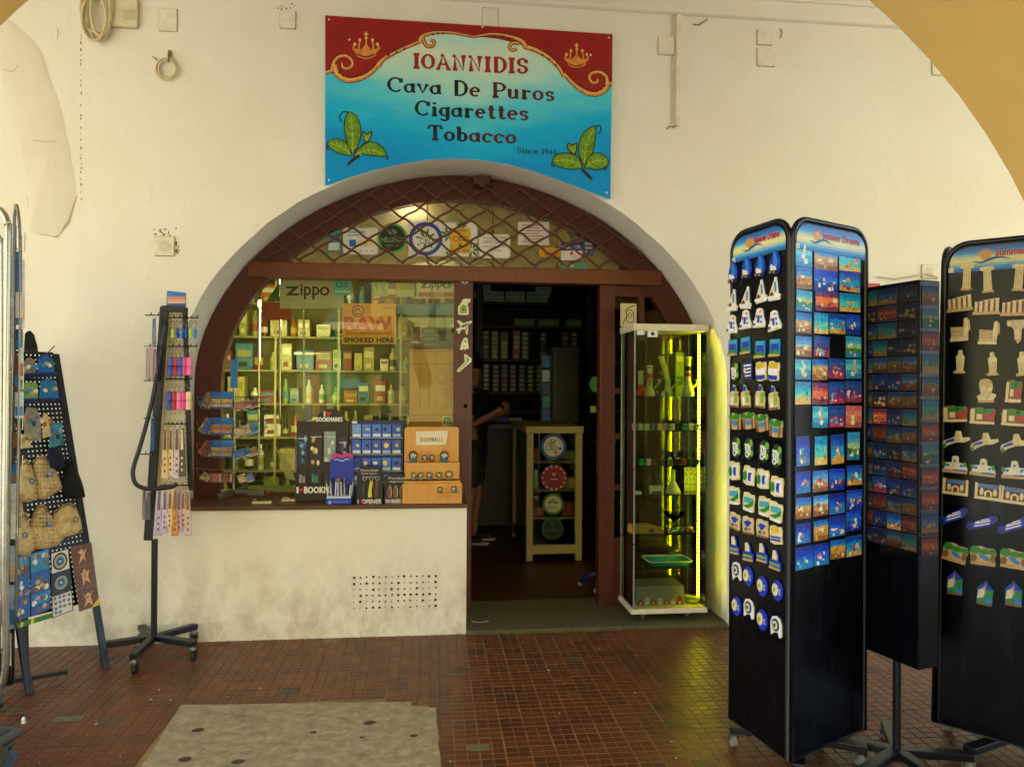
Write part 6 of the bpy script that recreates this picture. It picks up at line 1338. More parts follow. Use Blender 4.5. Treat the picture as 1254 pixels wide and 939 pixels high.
# pen display
Y = max(.0, sill_at(414, 619).y); f = XZ(Y)
t = thing('pen_display', 'bright blue pen display box with a pink arched top', 'counter display', (sdx(416, Y), Y, SZ))
b = MB(); b.box((sdx(400, Y), Y, SZ+.001), (sdx(430.5, Y), Y+.07, szz(608.5, Y))); b.build('box', M('#1238b0', .4), t, bevel=.002)
b = MB(); b.box((sdx(400.5, Y), Y-.0015, szz(609.5, Y)), (sdx(430, Y), Y+.072, szz(607.3, Y))); b.build('rim', M('#c9d0dc', .4), t)
F3 = XZ(Y+.075); b = MB(); b.prism([(sdx(402, Y), szz(609, Y)), (sdx(432, Y), szz(609, Y)), (sdx(432, Y), szz(563, Y)), (sdx(428, Y), szz(562, Y)), (sdx(424, Y), szz(559, Y)), (sdx(410, Y), szz(559, Y)), (sdx(406, Y), szz(563, Y)), (sdx(402.5, Y), szz(564, Y))], F3, -.006, 0); b.build('backboard', M('#1030a8', .4), t)
b = MB(); cv = curve([(sdx(404, Y), szz(562.5, Y)), (sdx(410, Y), szz(558, Y)), (sdx(417, Y), szz(560, Y)), (sdx(424, Y), szz(557.5, Y)), (sdx(430, Y), szz(561.5, Y))]); b.ribbon(cv, .02, F3, .001); b.build('pink_top', M('#d02a6a', .4), t)
b = MB(); b.ribbon([(x, z-.028) for x, z in cv[4:-4]], .008, F3, .0012); b.build('scrollwork', M('#8ab8e0', .4), t)
b = MB(); b.prism(rrect(sdx(402, Y), szz(616.5, Y), sdx(406.5, Y), szz(612.5, Y), .004, 2), f, .0016, .0024); text(b, 'Ballpoint pens', f, sdx(409, Y), szz(615.5, Y), sdx(428, Y), szz(612.5, Y), .0016); b.build('lettering', M('#7aa0e0', .4), t)
q = random.Random(17)
for k in range(14):
    x = sdx(402+k*2.05, Y); c = q.choice(['#9ab8d8', '#c8d0d8', '#c9b08a', '#5a7ab0', '#d8d8cc', '#6a4a5a', '#3a3a5a'])
    pt = thing('pen', {'#9ab8d8': 'pale blue', '#c8d0d8': 'silvery', '#c9b08a': 'beige', '#5a7ab0': 'blue', '#d8d8cc': 'white', '#6a4a5a': 'plum', '#3a3a5a': 'dark'}[c]+' souvenir pen in the blue box, '+['first', 'second', 'third', 'fourth', 'fifth', 'sixth', 'seventh'][min(k, 13-k)]+(' from its outer end' if k < 7 else ' from the opener display'), 'pen', (x, Y+.02+.03*(k % 2), SZ+.01), 0, 'souvenir pens in the blue box')
    a, e = V((0, 0, 0)), V((q.uniform(-.012, .012)-.004*(3-k*.4), q.uniform(-.01, .02), q.uniform(.125, .15)))
    b = MB(); b.tube([a, a+(e-a)*.86], .0042, 7); b.build('barrel', M(c, .3), pt, local=True, smooth='all'); b = MB(); b.tube([a+(e-a)*.86, e], [.0042, .003], 7); b.build('tip', M(q.choice(['#8a8a88', '#2a2a30', '#c8a050']), .3, .5), pt, local=True, smooth='all')
def hang_display(name, label, px0, px1, pyt, Y, lines_, title, items):
    f = XZ(Y); t = thing(name, label, 'counter display', (sdx((px0+px1)/2, Y), Y, SZ))
    b = MB(); b.prism([(sdx(px0, Y), SZ+.001), (sdx(px1, Y), SZ+.001), (sdx(px1, Y), szz(pyt+7, Y)), (sdx(px1-3, Y), szz(pyt+3, Y)), (sdx(px1-8, Y), szz(pyt, Y)), (sdx(px0+8, Y), szz(pyt, Y)), (sdx(px0+2, Y), szz(pyt+4, Y)), (sdx(px0, Y), szz(pyt+8, Y))], f, -.05, 0); b.build('backboard', M('#120d0c', .4), t, bevel=.002)
    b = MB(); text(b, title, f, sdx(px0+1.5, Y), szz(616.5, Y), sdx(px1-1.5, Y), szz(611.3, Y), .001, bold=.0012)
    for i, s in enumerate(lines_): text(b, s, f, sdx(px0+5+i, Y), szz(pyt+6+i*4.3, Y), sdx(px1-6-i, Y), szz(pyt+3+i*4.3, Y), .001)
    b.build('lettering', M('#d8d0c0', .4), t)
    if items: items(f, t)
def op_items(f, t):
    b = MB(); heart(b, sdx(444.5, .02), szz(614, .02), .012, .0015, 0, f); b.build('heart', M('#c01c24', .4), t)
    for k, (px, c, nm) in enumerate(((446, '#2a2826', 'black'), (454, '#d8d030', 'bright yellow'), (461.5, '#6a3018', 'brown'))):
        o = thing('bottle_opener', nm+' bottle opener hanging in the opener display', 'bottle opener', (sdx(px, .02), .02, szz(608, .02)), 0, 'bottle openers in the display')
        dx = 2.2 if k == 1 else 1.2
        b = MB(); b.prism([(sdx(px-dx-1, .02), szz(608.5, .02)), (sdx(px+2, .02), szz(608.5, .02)), (sdx(px+1.4, .02), szz(600, .02)), (sdx(px+3.4, .02), szz(589, .02)), (sdx(px-.6, .02), szz(589, .02)), (sdx(px-2.3, .02), szz(599, .02))], f, .002, .012); b.build('handle', M(c, .35), o, bevel=.002)
        b = MB(); b.tube([V((sdx(px+1, .02)+.011*cos(a), .02-.014, szz(585.5, .02)+.012*sin(a))) for a in [2*pi*i/12 for i in range(12)]], .003, 6, closed=True); b.build('ring', M_STEEL, o, smooth='all')
hang_display('opener_display', 'black display card of bottle openers with yellow one showing', 437, 469, 571, .02, ['Personalised', 'Bottle Opener', 'pocket size'], 'I  OPENER', op_items)
def kn_items(f, t):
    for k in range(4):
        px = 477+k*7.3; o = thing('pocket_knife', 'brown handled pocket knife, %s in the row of four' % ['first', 'second', 'third', 'last'][k], 'pocket knife', (sdx(px, .03), .03, szz(610, .03)), 0, 'pocket knives in the display')
        b = MB(); b.prism([(sdx(px-2.2, .03), szz(609.5, .03)), (sdx(px+2, .03), szz(609.5, .03)), (sdx(px+2.3, .03), szz(600, .03)), (sdx(px+1.4, .03), szz(595, .03)), (sdx(px-1.4, .03), szz(595, .03)), (sdx(px-2.5, .03), szz(600, .03))], f, .002, .013); b.build('handle', M('#7a4a28', .4, var=.3, scale=80), o, bevel=.003)
        b = MB(); b.ribbon(curve([(sdx(px+2, .03), szz(609, .03)), (sdx(px+2.8, .03), szz(601, .03)), (sdx(px+1, .03), szz(594, .03))]), .004, f, .0135); b.build('blade_edge', M_STEEL, o)
hang_display('knife_display', 'dark display card holding four brown pocket knives', 471, 503, 581, .03, ['Pocket', 'engraved'], 'ON GRAVED KNIFE', kn_items)
# snow globe board
Y = .06; f = XZ(Y)
t = thing('snowglobe_stand', 'honey coloured wooden stand lettered snowballs', 'counter display', (sdx(530, Y), Y, SZ))
b = MB(); b.prism(rrect(sdx(495, Y), SZ+.001, sdx(562, Y), szz(523, Y), .02, 3), f, -.05, -.03); b.build('backboard', M_PINE, t, bevel=.002)
for k, py in enumerate((566, 588, 611.5)):
    x0, x1 = sdx(496.5-1.2*k, Y), sdx(562.5+1.2*k, Y)
    zb_, zt_ = szz(min(611.5, py+(20 if k < 2 else 0)), Y), szz(py-(0 if k < 2 else 24), Y)
    if k < 2: b = MB(); b.box((x0, Y-.028+.02*(1-k)-.03, max(SZ+.001, szz(py+20, Y))), (x1, Y+.029, szz(py, Y))); b.build('step', M_PINE, t, bevel=.003)
b = MB(); b.box((sdx(494, Y), Y-.082, SZ+.001), (sdx(565.5, Y), Y-.06, szz(590.5, Y))); b.build('front_step', M_PINE, t, bevel=.003)
b = MB(); b.prism([(sdx(509, Y), szz(546, Y)), (sdx(546, Y), szz(545, Y)), (sdx(549, Y), szz(527.5, Y)), (sdx(509.5, Y), szz(528.5, Y))], f, -.0295, -.028); lp = b.build('paper_label', M('#e3d7b4', .7), t)
b = MB(); text(b, 'SNOWBALLS', f, sdx(514, Y), szz(541.5, Y), sdx(542, Y), szz(536, Y), -.0275); b.build('lettering', M('#1c1812', .6), lp)
def globe(label, px, pyb, r, y, c):
    x, z = sdx(px, y), szz(pyb, y)+.001; o = thing('snow_globe', label, 'snow globe', (x, y, z), 0, 'snow globes on the honey wood stand')
    b = MB(); b.lathe([(r*.8, 0), (r*.9, r*.2), (r*.7, r*.5)], (0, 0, 0), 12); b.build('base', M(c, .4), o, local=True, smooth=True)
    b = MB(); b.ball((0, 0, r*1.25), r, 0, 12, 8); b.build('globe', glass('globe_glass', .06, '#e8eee0'), o, local=True, smooth='all')
    b = MB(); b.lathe([(r*.5, r*.55), (r*.3, r*1.0), (r*.35, r*1.3), (r*.1, r*1.7)], (0, 0, 0), 8); b.ball((r*.3, -r*.1, r*1.0), r*.25); b.build('figure', M('#d8cdb8', .5, var=.4, scale=90), o, local=True)
globe('larger snow globe with blue base, first on the upper step', 506, 565.5, .03, .035, '#2a7a9a')
globe('larger snow globe with blue base, last on the upper step', 544, 565.5, .03, .035, '#1c8098')
globe('small snow globe in the middle of the upper step', 520, 565.5, .02, .035, '#a06a3a'); globe('small snow globe with red base on the upper step', 529, 565.5, .02, .035, '#a83a2a'); 
for k, px in enumerate((507, 515.5, 526, 538, 550)): globe('small clear snow globe, %s on the middle step' % ['first', 'second', 'third', 'fourth', 'last'][k], px, 587.5, .021 if k < 4 else .025, .012, ['#8a8a80', '#9a8a70', '#7a7a78', '#8a7a60', '#b08a4a'][k])
globe('lone snow globe low on the stand front', 539, 604, .017, -.04, '#8a6a4a'); globe('snow globe at the low front end of the stand', 556, 604, .019, -.04, '#7a8a8a')
b = MB(); b.box((sdx(536, Y), -.068, szz(606.2, -.04)), (sdx(560, Y), -.0235, szz(604.2, -.04))); b.build('small_ledge', M_PINE, t)
# loose strips on the sill
for k, (px0, px1, py) in enumerate(((309, 332, 616.5), (345, 395, 613.5))):
    p, e = sill_at(px0, py), sill_at(px1, py); b = MB(); b.box((p.x, p.y-.01, SZ+.0005), (e.x, p.y+.02, SZ+.012)); o = tag(b.build('price_rail', M('#d9ccA0', .5), bevel=.001), ['short', 'long'][k]+' cream price strip lying on the window sill', 'price strip')
    b = MB(); b.box((p.x+.005, p.y-.009, SZ+.0122), (p.x+(e.x-p.x)*.18, p.y+.018, SZ+.026)); b.build('clip', M('#8a8676', .5), o)
p = sill_at(262, 606)
# ------------------------------------------------------------------ things hanging and standing behind the window glass
def pz6(x, y): return 400+x/6.26, 330+y/6.26
Y = .56; wfn = pxwall(Y)
def wboard(name, label, cat, x0, y0, x1, y1, Yd, mat, th=.006, r=0):
    f = pxwall(Yd); pl = rrect(x0, y0, x1, y1, r) if r else prx(x0, y0, x1, y1); return board(name, label, cat, pl, f, th, mat), f
M_PAPER = M('#d8d2b8', .6)
o, f = wboard('banner', 'wide grey banner with black lighter maker lettering at the top of the window', 'banner', 343, 341, 421, 378, .58, M('#b9b6a0', .6))
def d(b):
    for s, x0, x1, y0, y1 in (('z', 350, 366, 351, 361.5), ('pp', 372.5, 391, 351, 366.5), ('o', 391.5, 403.5, 351, 362)): text(b, s, f, x0, y1, x1, y0, .0075, bold=.3)
    b.prism(rect(368, 352, 370.6, 361.5), f, .0072, .0075)
part(o, 'lettering', M('#1a1c20', .5), d); part(o, 'flame', M('#b02a2a', .5), lambda b: b.prism([(369.3, 347), (371.4, 350), (370.4, 351.5), (368.2, 351.5), (367.3, 350)], f, .0065, .0075))
o, f = wboard('poster', 'small teal poster with dark letters beside the grey banner', 'poster', 409, 340.5, 430, 361.5, .53, M('#5fb8c4', .5))
part(o, 'lettering', M('#17505e', .5), lambda b: text(b, 'OS', f, 411, 352, 426, 346, .0066)); part(o, 'band', M('#b8d8d8', .5), lambda b: b.prism(prx(410, 356, 429, 358), f, .0062, .0066))
o, f = wboard('card', 'small pale green card hanging at the window top', 'card', 456.5, 344, 475, 363, .55, M('#93b868', .6)); part(o, 'print', M('#3f5a2c', .6), lambda b: [b.prism(prx(458+3*i, 347, 460+3*i, 351+(i % 2)*3), f, .006, .0066) for i in range(5)])
o, f = wboard('card', 'yellowish card with a pale lower strip at the window top', 'card', 485, 343.5, 508, 364, .55, M('#a59a3c', .6)); part(o, 'strip', M('#b8c47a', .6), lambda b: b.prism(prx(486, 355, 507, 363.5), f, .006, .0066))
o, f = wboard('sign', 'white lighter dealer sign with a red lower strip', 'sign', 510, 343, 556.5, 365.5, .52, M('#d5d0b4', .5))
def d(b):
    for s, x0, x1, y0, y1 in (('z', 515, 524.5, 345.5, 352.5), ('pp', 528.5, 541, 345.5, 355.5), ('o', 541.5, 552, 345.5, 353)): text(b, s, f, x0, y1, x1, y0, .0068, bold=.25)
    b.prism(rect(525.6, 346.5, 527.4, 352.5), f, .0064, .0068)
part(o, 'lettering', M('#1e1c18', .5), d)
rs = part(o, 'red_strip', M('#b0301e', .5), lambda b: b.prism(prx(512, 358, 555, 363.5), f, .006, .0066)); part(rs, 'lettering', M('#d8c8a8', .5), lambda b: text(b, 'DEALER', f, 524, 362.8, 544, 358.8, .0072))
o, f = wboard('hanging_sign', 'orange hanging sign with big red letters reading smoked here', 'sign', 419, 371.5, 485, 421, .53, M('#f0a428', .5))
P6 = lambda x, y: pz6(x, y)
part(o, 'big_letters', M('#d8440a', .5), lambda b: text(b, 'RAW', f, *P6(140, 460), *P6(495, 366), .007, bold=1.3))
part(o, 'pale_strip', M('#c9a860', .5), lambda b: b.prism(prx(*P6(122, 520), *P6(527, 562)), f, .0062, .0066))
def d(b):
    text(b, 'SMOKED HERE', f, *P6(132, 557), *P6(515, 524), .0072, bold=.35); text(b, 'ONLY', f, *P6(428, 304), *P6(508, 284), .007); text(b, 'NATURAL UNREFINED ROLLING PAPERS', f, *P6(150, 498), *P6(505, 480), .007)
    c = P6(240, 318); b.ribbon(circ(c[0], c[1], 7, 6.6, 24), 1, f, .007, closed=True); b.ribbon(curve([(c[0]-5, c[1]+2), (c[0]-1, c[1]-3), (c[0]+5, c[1]+1)]), .9, f, .0072); b.ribbon([(c[0]-4, c[1]+3.5), (c[0]+4, c[1]+3.5)], .8, f, .0074)
part(o, 'lettering', M('#2a1c0e', .5), d)
b = MB(); b.tube([PW(433, 371, .53), PW(437, 340, .545)], .002, 5); b.tube([PW(473, 371, .53), PW(466, 340, .545)], .002, 5); b.build('cord', M('#7a6a38', .7), o)
# shallow display case: rail, scalloped awning, packs and a carved board
o, f = wboard('display_rail', 'pale blue rail across the back of the window display', 'rail', 486, 372.5, 557, 385, .66, M('#6a94b0', .5), .02)
part(o, 'bolt', M('#46607a', .5), lambda b: b.prism(circ(537.5, 374.5, 2.4, 2.4, 10), f, .02, .024))
aw = [(500, 389), (557.5, 389), (557.5, 403)]+[(557.5-57.5*i/20, 403-1.5*sin(i*pi/20*1)+1.6*abs(sin(i*pi/5))-(i/20)**2*12) for i in range(1, 21)]
board('awning_strip', 'cream scalloped strip under the blue rail in the window', 'valance', aw, pxwall(.62), .01, M('#cfcda0', .6))
for i, (x0, y0, x1, y1, c, lb) in enumerate(((516, 401, 557, 410, '#1c2a22', 'upper dark green tobacco pack behind the scalloped strip'), (516, 410.5, 557, 417, '#123a1e', 'middle green tobacco pack behind the scalloped strip'), (516, 417.5, 557, 426, '#0f140f', 'lower black tobacco pack above the carved board'), (502, 400, 515, 425, '#5a3a24', 'brown carton beside the dark tobacco packs'))):
    o, f = wboard('tobacco_pack', lb, 'tobacco pack', x0, y0, x1, y1, .64, M(c, .4), .03)
    part(o, 'lettering', M('#a8b49a', .5), lambda b: [text(b, 'TOBACCO', f, x0+3, y0+5.5, x0+15, y0+3, .0306)] if x1-x0 > 20 else [b.prism(prx(x0+2, y0+18, x1-2, y0+20), f, .03, .0306)])
o, f = wboard('carved_board', 'carved golden wooden board inside the window with round and square recesses', 'wooden board', 501.5, 428, 557.5, 542, .6, M_PINE, .02)
M_PIN2 = wood('carved_pine', '#9a6424', '#b87c30', .5)
def d(b):
    b.ribbon([(503, 430.5), (556, 430.5), (556, 446), (503, 446)], .9, f, .0206, closed=True); b.ribbon([(534, 431), (534, 446)], .7, f, .0208)
    b.ribbon(circ(541, 462, 7, 8, 20), .9, f, .0207, closed=True); b.ribbon(circ(541, 462, 4, 5, 16), .6, f, .0209, closed=True)
    b.ribbon([(514, 454), (525, 454), (525, 500), (514, 500)], .9, f, .0207, closed=True); b.ribbon([(533, 476), (547, 476), (547, 500), (533, 500)], .9, f, .0209, closed=True)
    for i in range(3):
        for j in range(6): b.prism(circ(544.5+i*4.2, 478+j*4, .9, .9, 6), f, .0202, .0211)
    for y in (457, 466, 475): b.prism(circ(553, y, 1.2, 1.4, 8), f, .0202, .0211)
    b.ribbon([(503, 508), (556, 508)], .9, f, .0207)
part(o, 'carving', M_PIN2, d)
o, f = wboard('small_frame', 'small white framed symbol leaning on the carved board', 'frame', 541, 509, 555, 523, .565, M('#d6cfb8', .5), .012, 1.5)
part(o, 'symbol', M('#2c3448', .5), lambda b: b.ribbon([(544.5, 519), (544.5, 514), (546, 512), (550, 512), (551.5, 514), (551.5, 519)], 1.6, f, .0126)); part(o, 'core', M('#8a98a8', .5), lambda b: b.prism(prx(546.6, 514, 549.6, 519), f, .012, .0128))
for i, (px, y0, y1) in enumerate(((317, 366, 556), (343, 338, 520), (372, 380, 500))):
    b = MB(); b.tube([PW(px, y1, .62), PW(px, y0, .62)], .008, 8); lt = tag(b.build('chrome_pole', M('#c9c8ae', .2, .9), smooth=True), ['chrome pole with a light strip deep at the curved end of the window', 'tall chrome pole with a light strip under the grey banner', 'short plain chrome pole in the middle of the window'][i], 'pole')
    if i < 2: 
        a, c = PW(px, y1-2, .63), PW(px, y0+2, .63); b = MB(); b.box((a.x-.003, .6285, a.z), (a.x+.003, .632, c.z)); b.build('light_strip', glow('#f4ecb0', 44), lt)  # added strip, unseen behind the pole, brightens the window shelves
        b = MB(); a, c = PW(px, y0+10, .612), PW(px, y0+2, .612); b.box((a.x-.003, .6065, a.z), (a.x+.003, .6115, c.z))
        b.build('light_beads', glow('#f4f0c0', 5), lt)
o, f = wboard('display_board', 'red topped poster behind the left chrome pole', 'poster', 321, 370, 356, 392, .585, M('#9a3a30', .6)); part(o, 'green_corner', M('#1f6a30', .6), lambda b: b.prism([(326, 369), (341, 347), (343, 369)], f, .002, .0066))
b = MB(); a = PW(360, 432.5, .7); c = PW(404, 432, .7); b.box((a.x, .69, a.z-.008), (c.x, .71, c.z)); tag(b.build('shelf_edge', M('#d8d4b0', .5)), 'thin white shelf edge in the middle of the window', 'shelf')
# pipe figures by the glass
for i, (px, py, pts) in enumerate(((352, 566, [(336, 545), (341, 556), (350, 586), (362, 588), (357, 572), (345, 556)]), (381, 525, [(376, 515), (384, 514), (389, 522), (396, 533), (391, 534), (383, 526)]), (391, 545, [(383, 540), (394, 536), (398, 542), (393, 552), (386, 552)]), (387, 562, [(380, 555), (388, 556), (396, 566), (392, 570), (384, 564)]))):
    f = pxwall(.6); board('white_ornament', ['large white curved glass ornament behind the card spinner', 'white bird shaped ornament behind the bookmark display', 'white ornament with a bent arm by the bookmark display', 'lowest small white ornament by the bookmark display'][i], 'ornament', pts, f, .03, M('#e0dcc0', .2), bevel=.004)
b = MB(); b.box((-1.4, .52, .70), (.15, 1.1, .80)); tag(b.build('display_deck', M('#6a6f3c', .6)), 'olive covered deck inside the shop window', 'shelf')
# stocked shelf behind the window
su = thing('window_shelving', 'tall stocked shelving seen dimly through the window', 'shelving', (-.5, 1.3, 0))
NSH = 8
for i in range(NSH): b = MB(); b.box((-1.75, 1.25, .62+.26*i), (.2, 1.55, .635+.26*i)); b.build('shelf', M('#8d8650', .6), su)
for x in (-1.2, -.72, -.24): b = MB(); b.box((x-.008, 1.245, .5), (x+.008, 1.249, 2.75)); b.build('upright', M('#b0a870', .4), su)
b = MB(); b.box((-1.75, 1.551, .3), (.2, 1.57, 2.75)); b.build('backboard', M('#7d7a40', .7, var=.3, scale=4), su)
q = random.Random(77); pal = [('#b8a85a', 'yellow'), ('#7a9a4a', 'green'), ('#c9c48a', 'cream'), ('#a8622c', 'orange'), ('#4a7a8a', 'teal'), ('#8a3a2a', 'red'), ('#d8d4b8', 'white'), ('#3a3a24', 'dark'), ('#9a9448', 'olive'), ('#b0b068', 'pale olive')]
sn = ['lowest', 'second', 'third', 'fourth', 'fifth', 'sixth', 'seventh', 'top']; on2 = ['first']+ordn[1:]+['sixteenth', 'seventeenth', 'eighteenth', 'nineteenth', 'twentieth', 'twenty first', 'twenty second', 'twenty third', 'twenty fourth', 'twenty fifth', 'twenty sixth']
for i in range(NSH):
    x = -1.7; k = 0; z = .6355+.26*i
    while x < .1:
        c, nm = q.choice(pal); kind = q.random()
        if kind < .62:
            w = q.uniform(.05, .13); h = q.uniform(.09, .21); y0_ = 1.27+q.uniform(0, .03)
            b = MB(); b.box((x, y0_, z), (x+w, y0_+.1, z+h)); o = tag(b.build('carton', M(c, .4, var=.3, scale=45), bevel=.003), '%s carton on the %s window shelf, %s in its row' % (nm, sn[i], on2[k]), 'carton', 'goods on the shelving behind the window')
            b = MB(); z1 = z+h*q.uniform(.5, .6); b.box((x+w*.1, y0_-.0015, z1), (x+w*.9, y0_-.0002, z1+h*.25)); b.build('label_print', M(q.choice(pal)[0], .5), o)
            b = MB(); b.box((x+w*.2, y0_-.0013, z+h*.12), (x+w*.7, y0_-.0002, z+h*.3)); b.build('brand_print', M(q.choice(pal)[0], .5), o)
        else:
            r_ = q.uniform(.02, .035); w = 2*r_+.005; h = q.uniform(.12, .22)
            o = thing('bottle', '%s bottle on the %s window shelf, %s in its row' % (nm, sn[i], on2[k]), 'bottle', (x+r_, 1.31, z), 0, 'goods on the shelving behind the window')
            b = MB(); b.lathe([(r_*.95, 0), (r_, .01), (r_, h*.6), (r_*.4, h*.75), (r_*.35, h*.93)], (0, 0, 0), 12); b.build('glass_body', M(c, .15, coat=.5), o, local=True, smooth=True)
            b = MB(); b.lathe([(r_*.4, h*.931), (r_*.4, h)], (0, 0, 0), 10); b.build('cap', M('#2c2a20', .4), o, local=True); b = MB(); b.lathe([(r_*1.015, h*.18), (r_*1.015, h*.45)], (0, 0, 0), 12); b.build('label_print', M(q.choice(pal)[0], .5), o, local=True)
        x += w+q.uniform(.004, .05); k += 1

# ------------------------------------------------------------------ inside the doorway
BY = 4.0
sh = thing('back_shelving', 'dark wooden wall shelving at the back of the shop', 'shelving', (1.3, BY, 0))
for py in (370, 399, 440, 480, 503, 543, 580, 620):
    z = PW(650, py, BY).z; b = MB(); b.box((.1, BY, z-.03), (2.5, BY+.4, z)); b.build('shelf', M_DKWOOD, sh)
for px in (586, 722):
    x = PW(px, 500, BY).x; b = MB(); b.box((x-.035, BY-.012, .02), (x+.035, BY+.41, 3.1)); b.build('upright', M_DKWOOD, sh)
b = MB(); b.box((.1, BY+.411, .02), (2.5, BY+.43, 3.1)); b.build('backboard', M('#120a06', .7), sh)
zt = lambda py: PW(650, py, BY).z
pxb = lambda px: PW(px, 450, BY).x
q = random.Random(5)
def carton(name, label, cat, px0, px1, py0, py1, c, group=None, Yd=BY, pr=None, dep=.12):
    x0, x1 = PW(px0, 450, Yd).x, PW(px1, 450, Yd).x; z0_, z1_ = PW(650, py1, Yd).z, PW(650, py0, Yd).z
    b = MB(); b.box((x0, Yd+.02, z0_+.001), (x1, Yd+.02+dep, z1_)); o = tag(b.build(name, M(c, .5, var=.2, scale=30), bevel=.004), label, cat, group)
    if pr: b = MB(); b.box((x0+(x1-x0)*.12, Yd+.0185, z0_+(z1_-z0_)*.3), (x1-(x1-x0)*.12, Yd+.0199, z0_+(z1_-z0_)*.6)); b.build('label_print', M(pr, .5), o)
    return o
k = 0
for py0, py1, xs in ((357, 363, (591.5, 604, 619, 630, 645)), (363.2, 369.6, (592, 604, 618, 630, 645, 658))):
    for j, px in enumerate(xs):
        carton('cigar_carton', 'pale mint carton in the %s row on the top back shelf, %s' % ('upper' if py0 < 360 else 'lower', ordn[j] if j else 'first'), 'carton', px, px+12.5, py0, py1, '#a8cbb8', 'mint cartons on the top shelf', pr='#7aa092')
carton('cigar_carton', 'highest mint carton at the end of the top back shelf', 'carton', 656, 675, 350.5, 356.8, '#a8cbb8', 'mint cartons on the top shelf', pr='#7aa092')
carton('cigar_carton', 'mint carton second from the top at the shelf end', 'carton', 658.5, 673, 357, 363, '#a3c6b0', 'mint cartons on the top shelf', pr='#7aa092')
carton('cigar_carton', 'small raised mint carton at the start of the top shelf', 'carton', 591.5, 601, 349.5, 356.8, '#9cc4b8', 'mint cartons on the top shelf', pr='#7aa092')
carton('carton', 'dark purple carton in the corner of the top back shelf', 'carton', 579, 585, 344, 357, '#2a2060'); carton('carton', 'small yellow green box in the corner of the top shelf', 'carton', 579, 585, 358, 366, '#8fa048')
for i, (a, c) in enumerate(((629, 655), (659, 685), (693, 713))): carton('carton', 'long olive carton on the second back shelf, '+['first', 'second', 'third'][i], 'carton', a, c, 390, 398.6, '#6a8038', 'olive cartons on the second shelf', pr='#8a9a50')
def stack(px, w, py0, py1, base, spots, label, group):
    o = carton('tobacco_column', label, 'tobacco stack', px, px+w, py0, py1, base, group, dep=.08)
    x0, x1 = PW(px, 450, BY).x, PW(px+w, 450, BY).x; n = 6; za_, zb_ = PW(650, py1, BY).z, PW(650, py0, BY).z
    for i in range(n):
        b = MB(); cz = za_+(zb_-za_)*(i+.5)/n; b.prism(circ((x0+x1)/2, cz, (x1-x0)*.36, (zb_-za_)/n*.38, 10), XZ(BY+.019), 0, .006); b.build('tin', M(q.choice(spots), .35), o)
cs = [('#3a3626', ['#8a8a60', '#5a5a40']), ('#8a8040', ['#c9b860', '#a8a050']), ('#9a9458', ['#c8c080', '#6a6a38']), ('#a07a6a', ['#c8a88a', '#b06a4a']), ('#4a6a9a', ['#c8c08a', '#8ab0d0']), ('#2a3a2a', ['#7a9a8a', '#4a6a5a']), ('#4a3a20', ['#b08a50', '#8a5a38']), ('#3a3a20', ['#8a8a50', '#b0a060'])]
cn = ['dark speckled', 'yellow', 'pale yellow', 'pinkish tan', 'blue topped', 'dark green', 'brown', 'olive']
for i, px in enumerate((590.5, 601.5, 613, 628, 638.5, 661, 688, 699)): stack(px, 9, 405+(i % 3), 439.6, *cs[i], cn[i]+' stack of tins on the third back shelf', 'tin stacks on the third shelf')
for i, px in enumerate((591, 603, 613.5, 624, 635, 645.5, 656)):
    c = [('#3a3a2a', ['#a8a88a']), ('#3a2a1c', ['#8a7a50']), ('#4a1e14', ['#8a5a3a', '#7a3a2a']), ('#4a2a14', ['#a07a4a']), ('#3a3a1a', ['#8a8a4a']), ('#2c3a1c', ['#9aa060']), ('#4a4a2a', ['#b0a878'])][i]
    stack(px, 9, 446+(i % 2), 479.6, *c, ['grey', 'brown', 'dark red', 'tan', 'olive', 'green', 'pale'][i]+' stack of tins on the fourth back shelf', 'tin stacks on the fourth shelf')
for i, (px, py0, py1, c) in enumerate(((604, 547, 557, '#8fae98'), (604, 580.5, 589, '#8aa894'), (617, 580.5, 589, '#7d9c88'), (604, 589.4, 599, '#7a9a86'), (618, 589.4, 599, '#8fb09a'))): carton('carton', 'pale green carton low behind the showcase, '+['upper', 'stacked first', 'stacked second', 'bottom first', 'bottom second'][i], 'carton', px, px+12, py0, py1, c, 'pale green cartons low on the shelving', Yd=3.6)
carton('blue_tray', 'dark blue tray on the counter beside the person', 'tray', 604, 626, 510, 517, '#1c2a8a', Yd=3.2); carton('till_paper', 'pale green slip of paper on the blue tray', 'paper', 625, 640, 512, 516, '#a8c890', Yd=3.1)
b = MB(); x0, x1 = PW(596, 500, 3.4).x, PW(670, 500, 3.4).x; z = PW(620, 517.4, 3.4).z; b.box((x0-.3, 3.02, z-.05), (x1, 3.6, z)); b.box((x0-.3, 3.5, .02), (x1, 3.55, z-.05)); b.box((x0-.28, 3.02, .02), (x0-.22, 3.5, z-.05)); tag(b.build('back_counter', M_DKWOOD), 'dark wooden counter in front of the back shelving', 'counter')
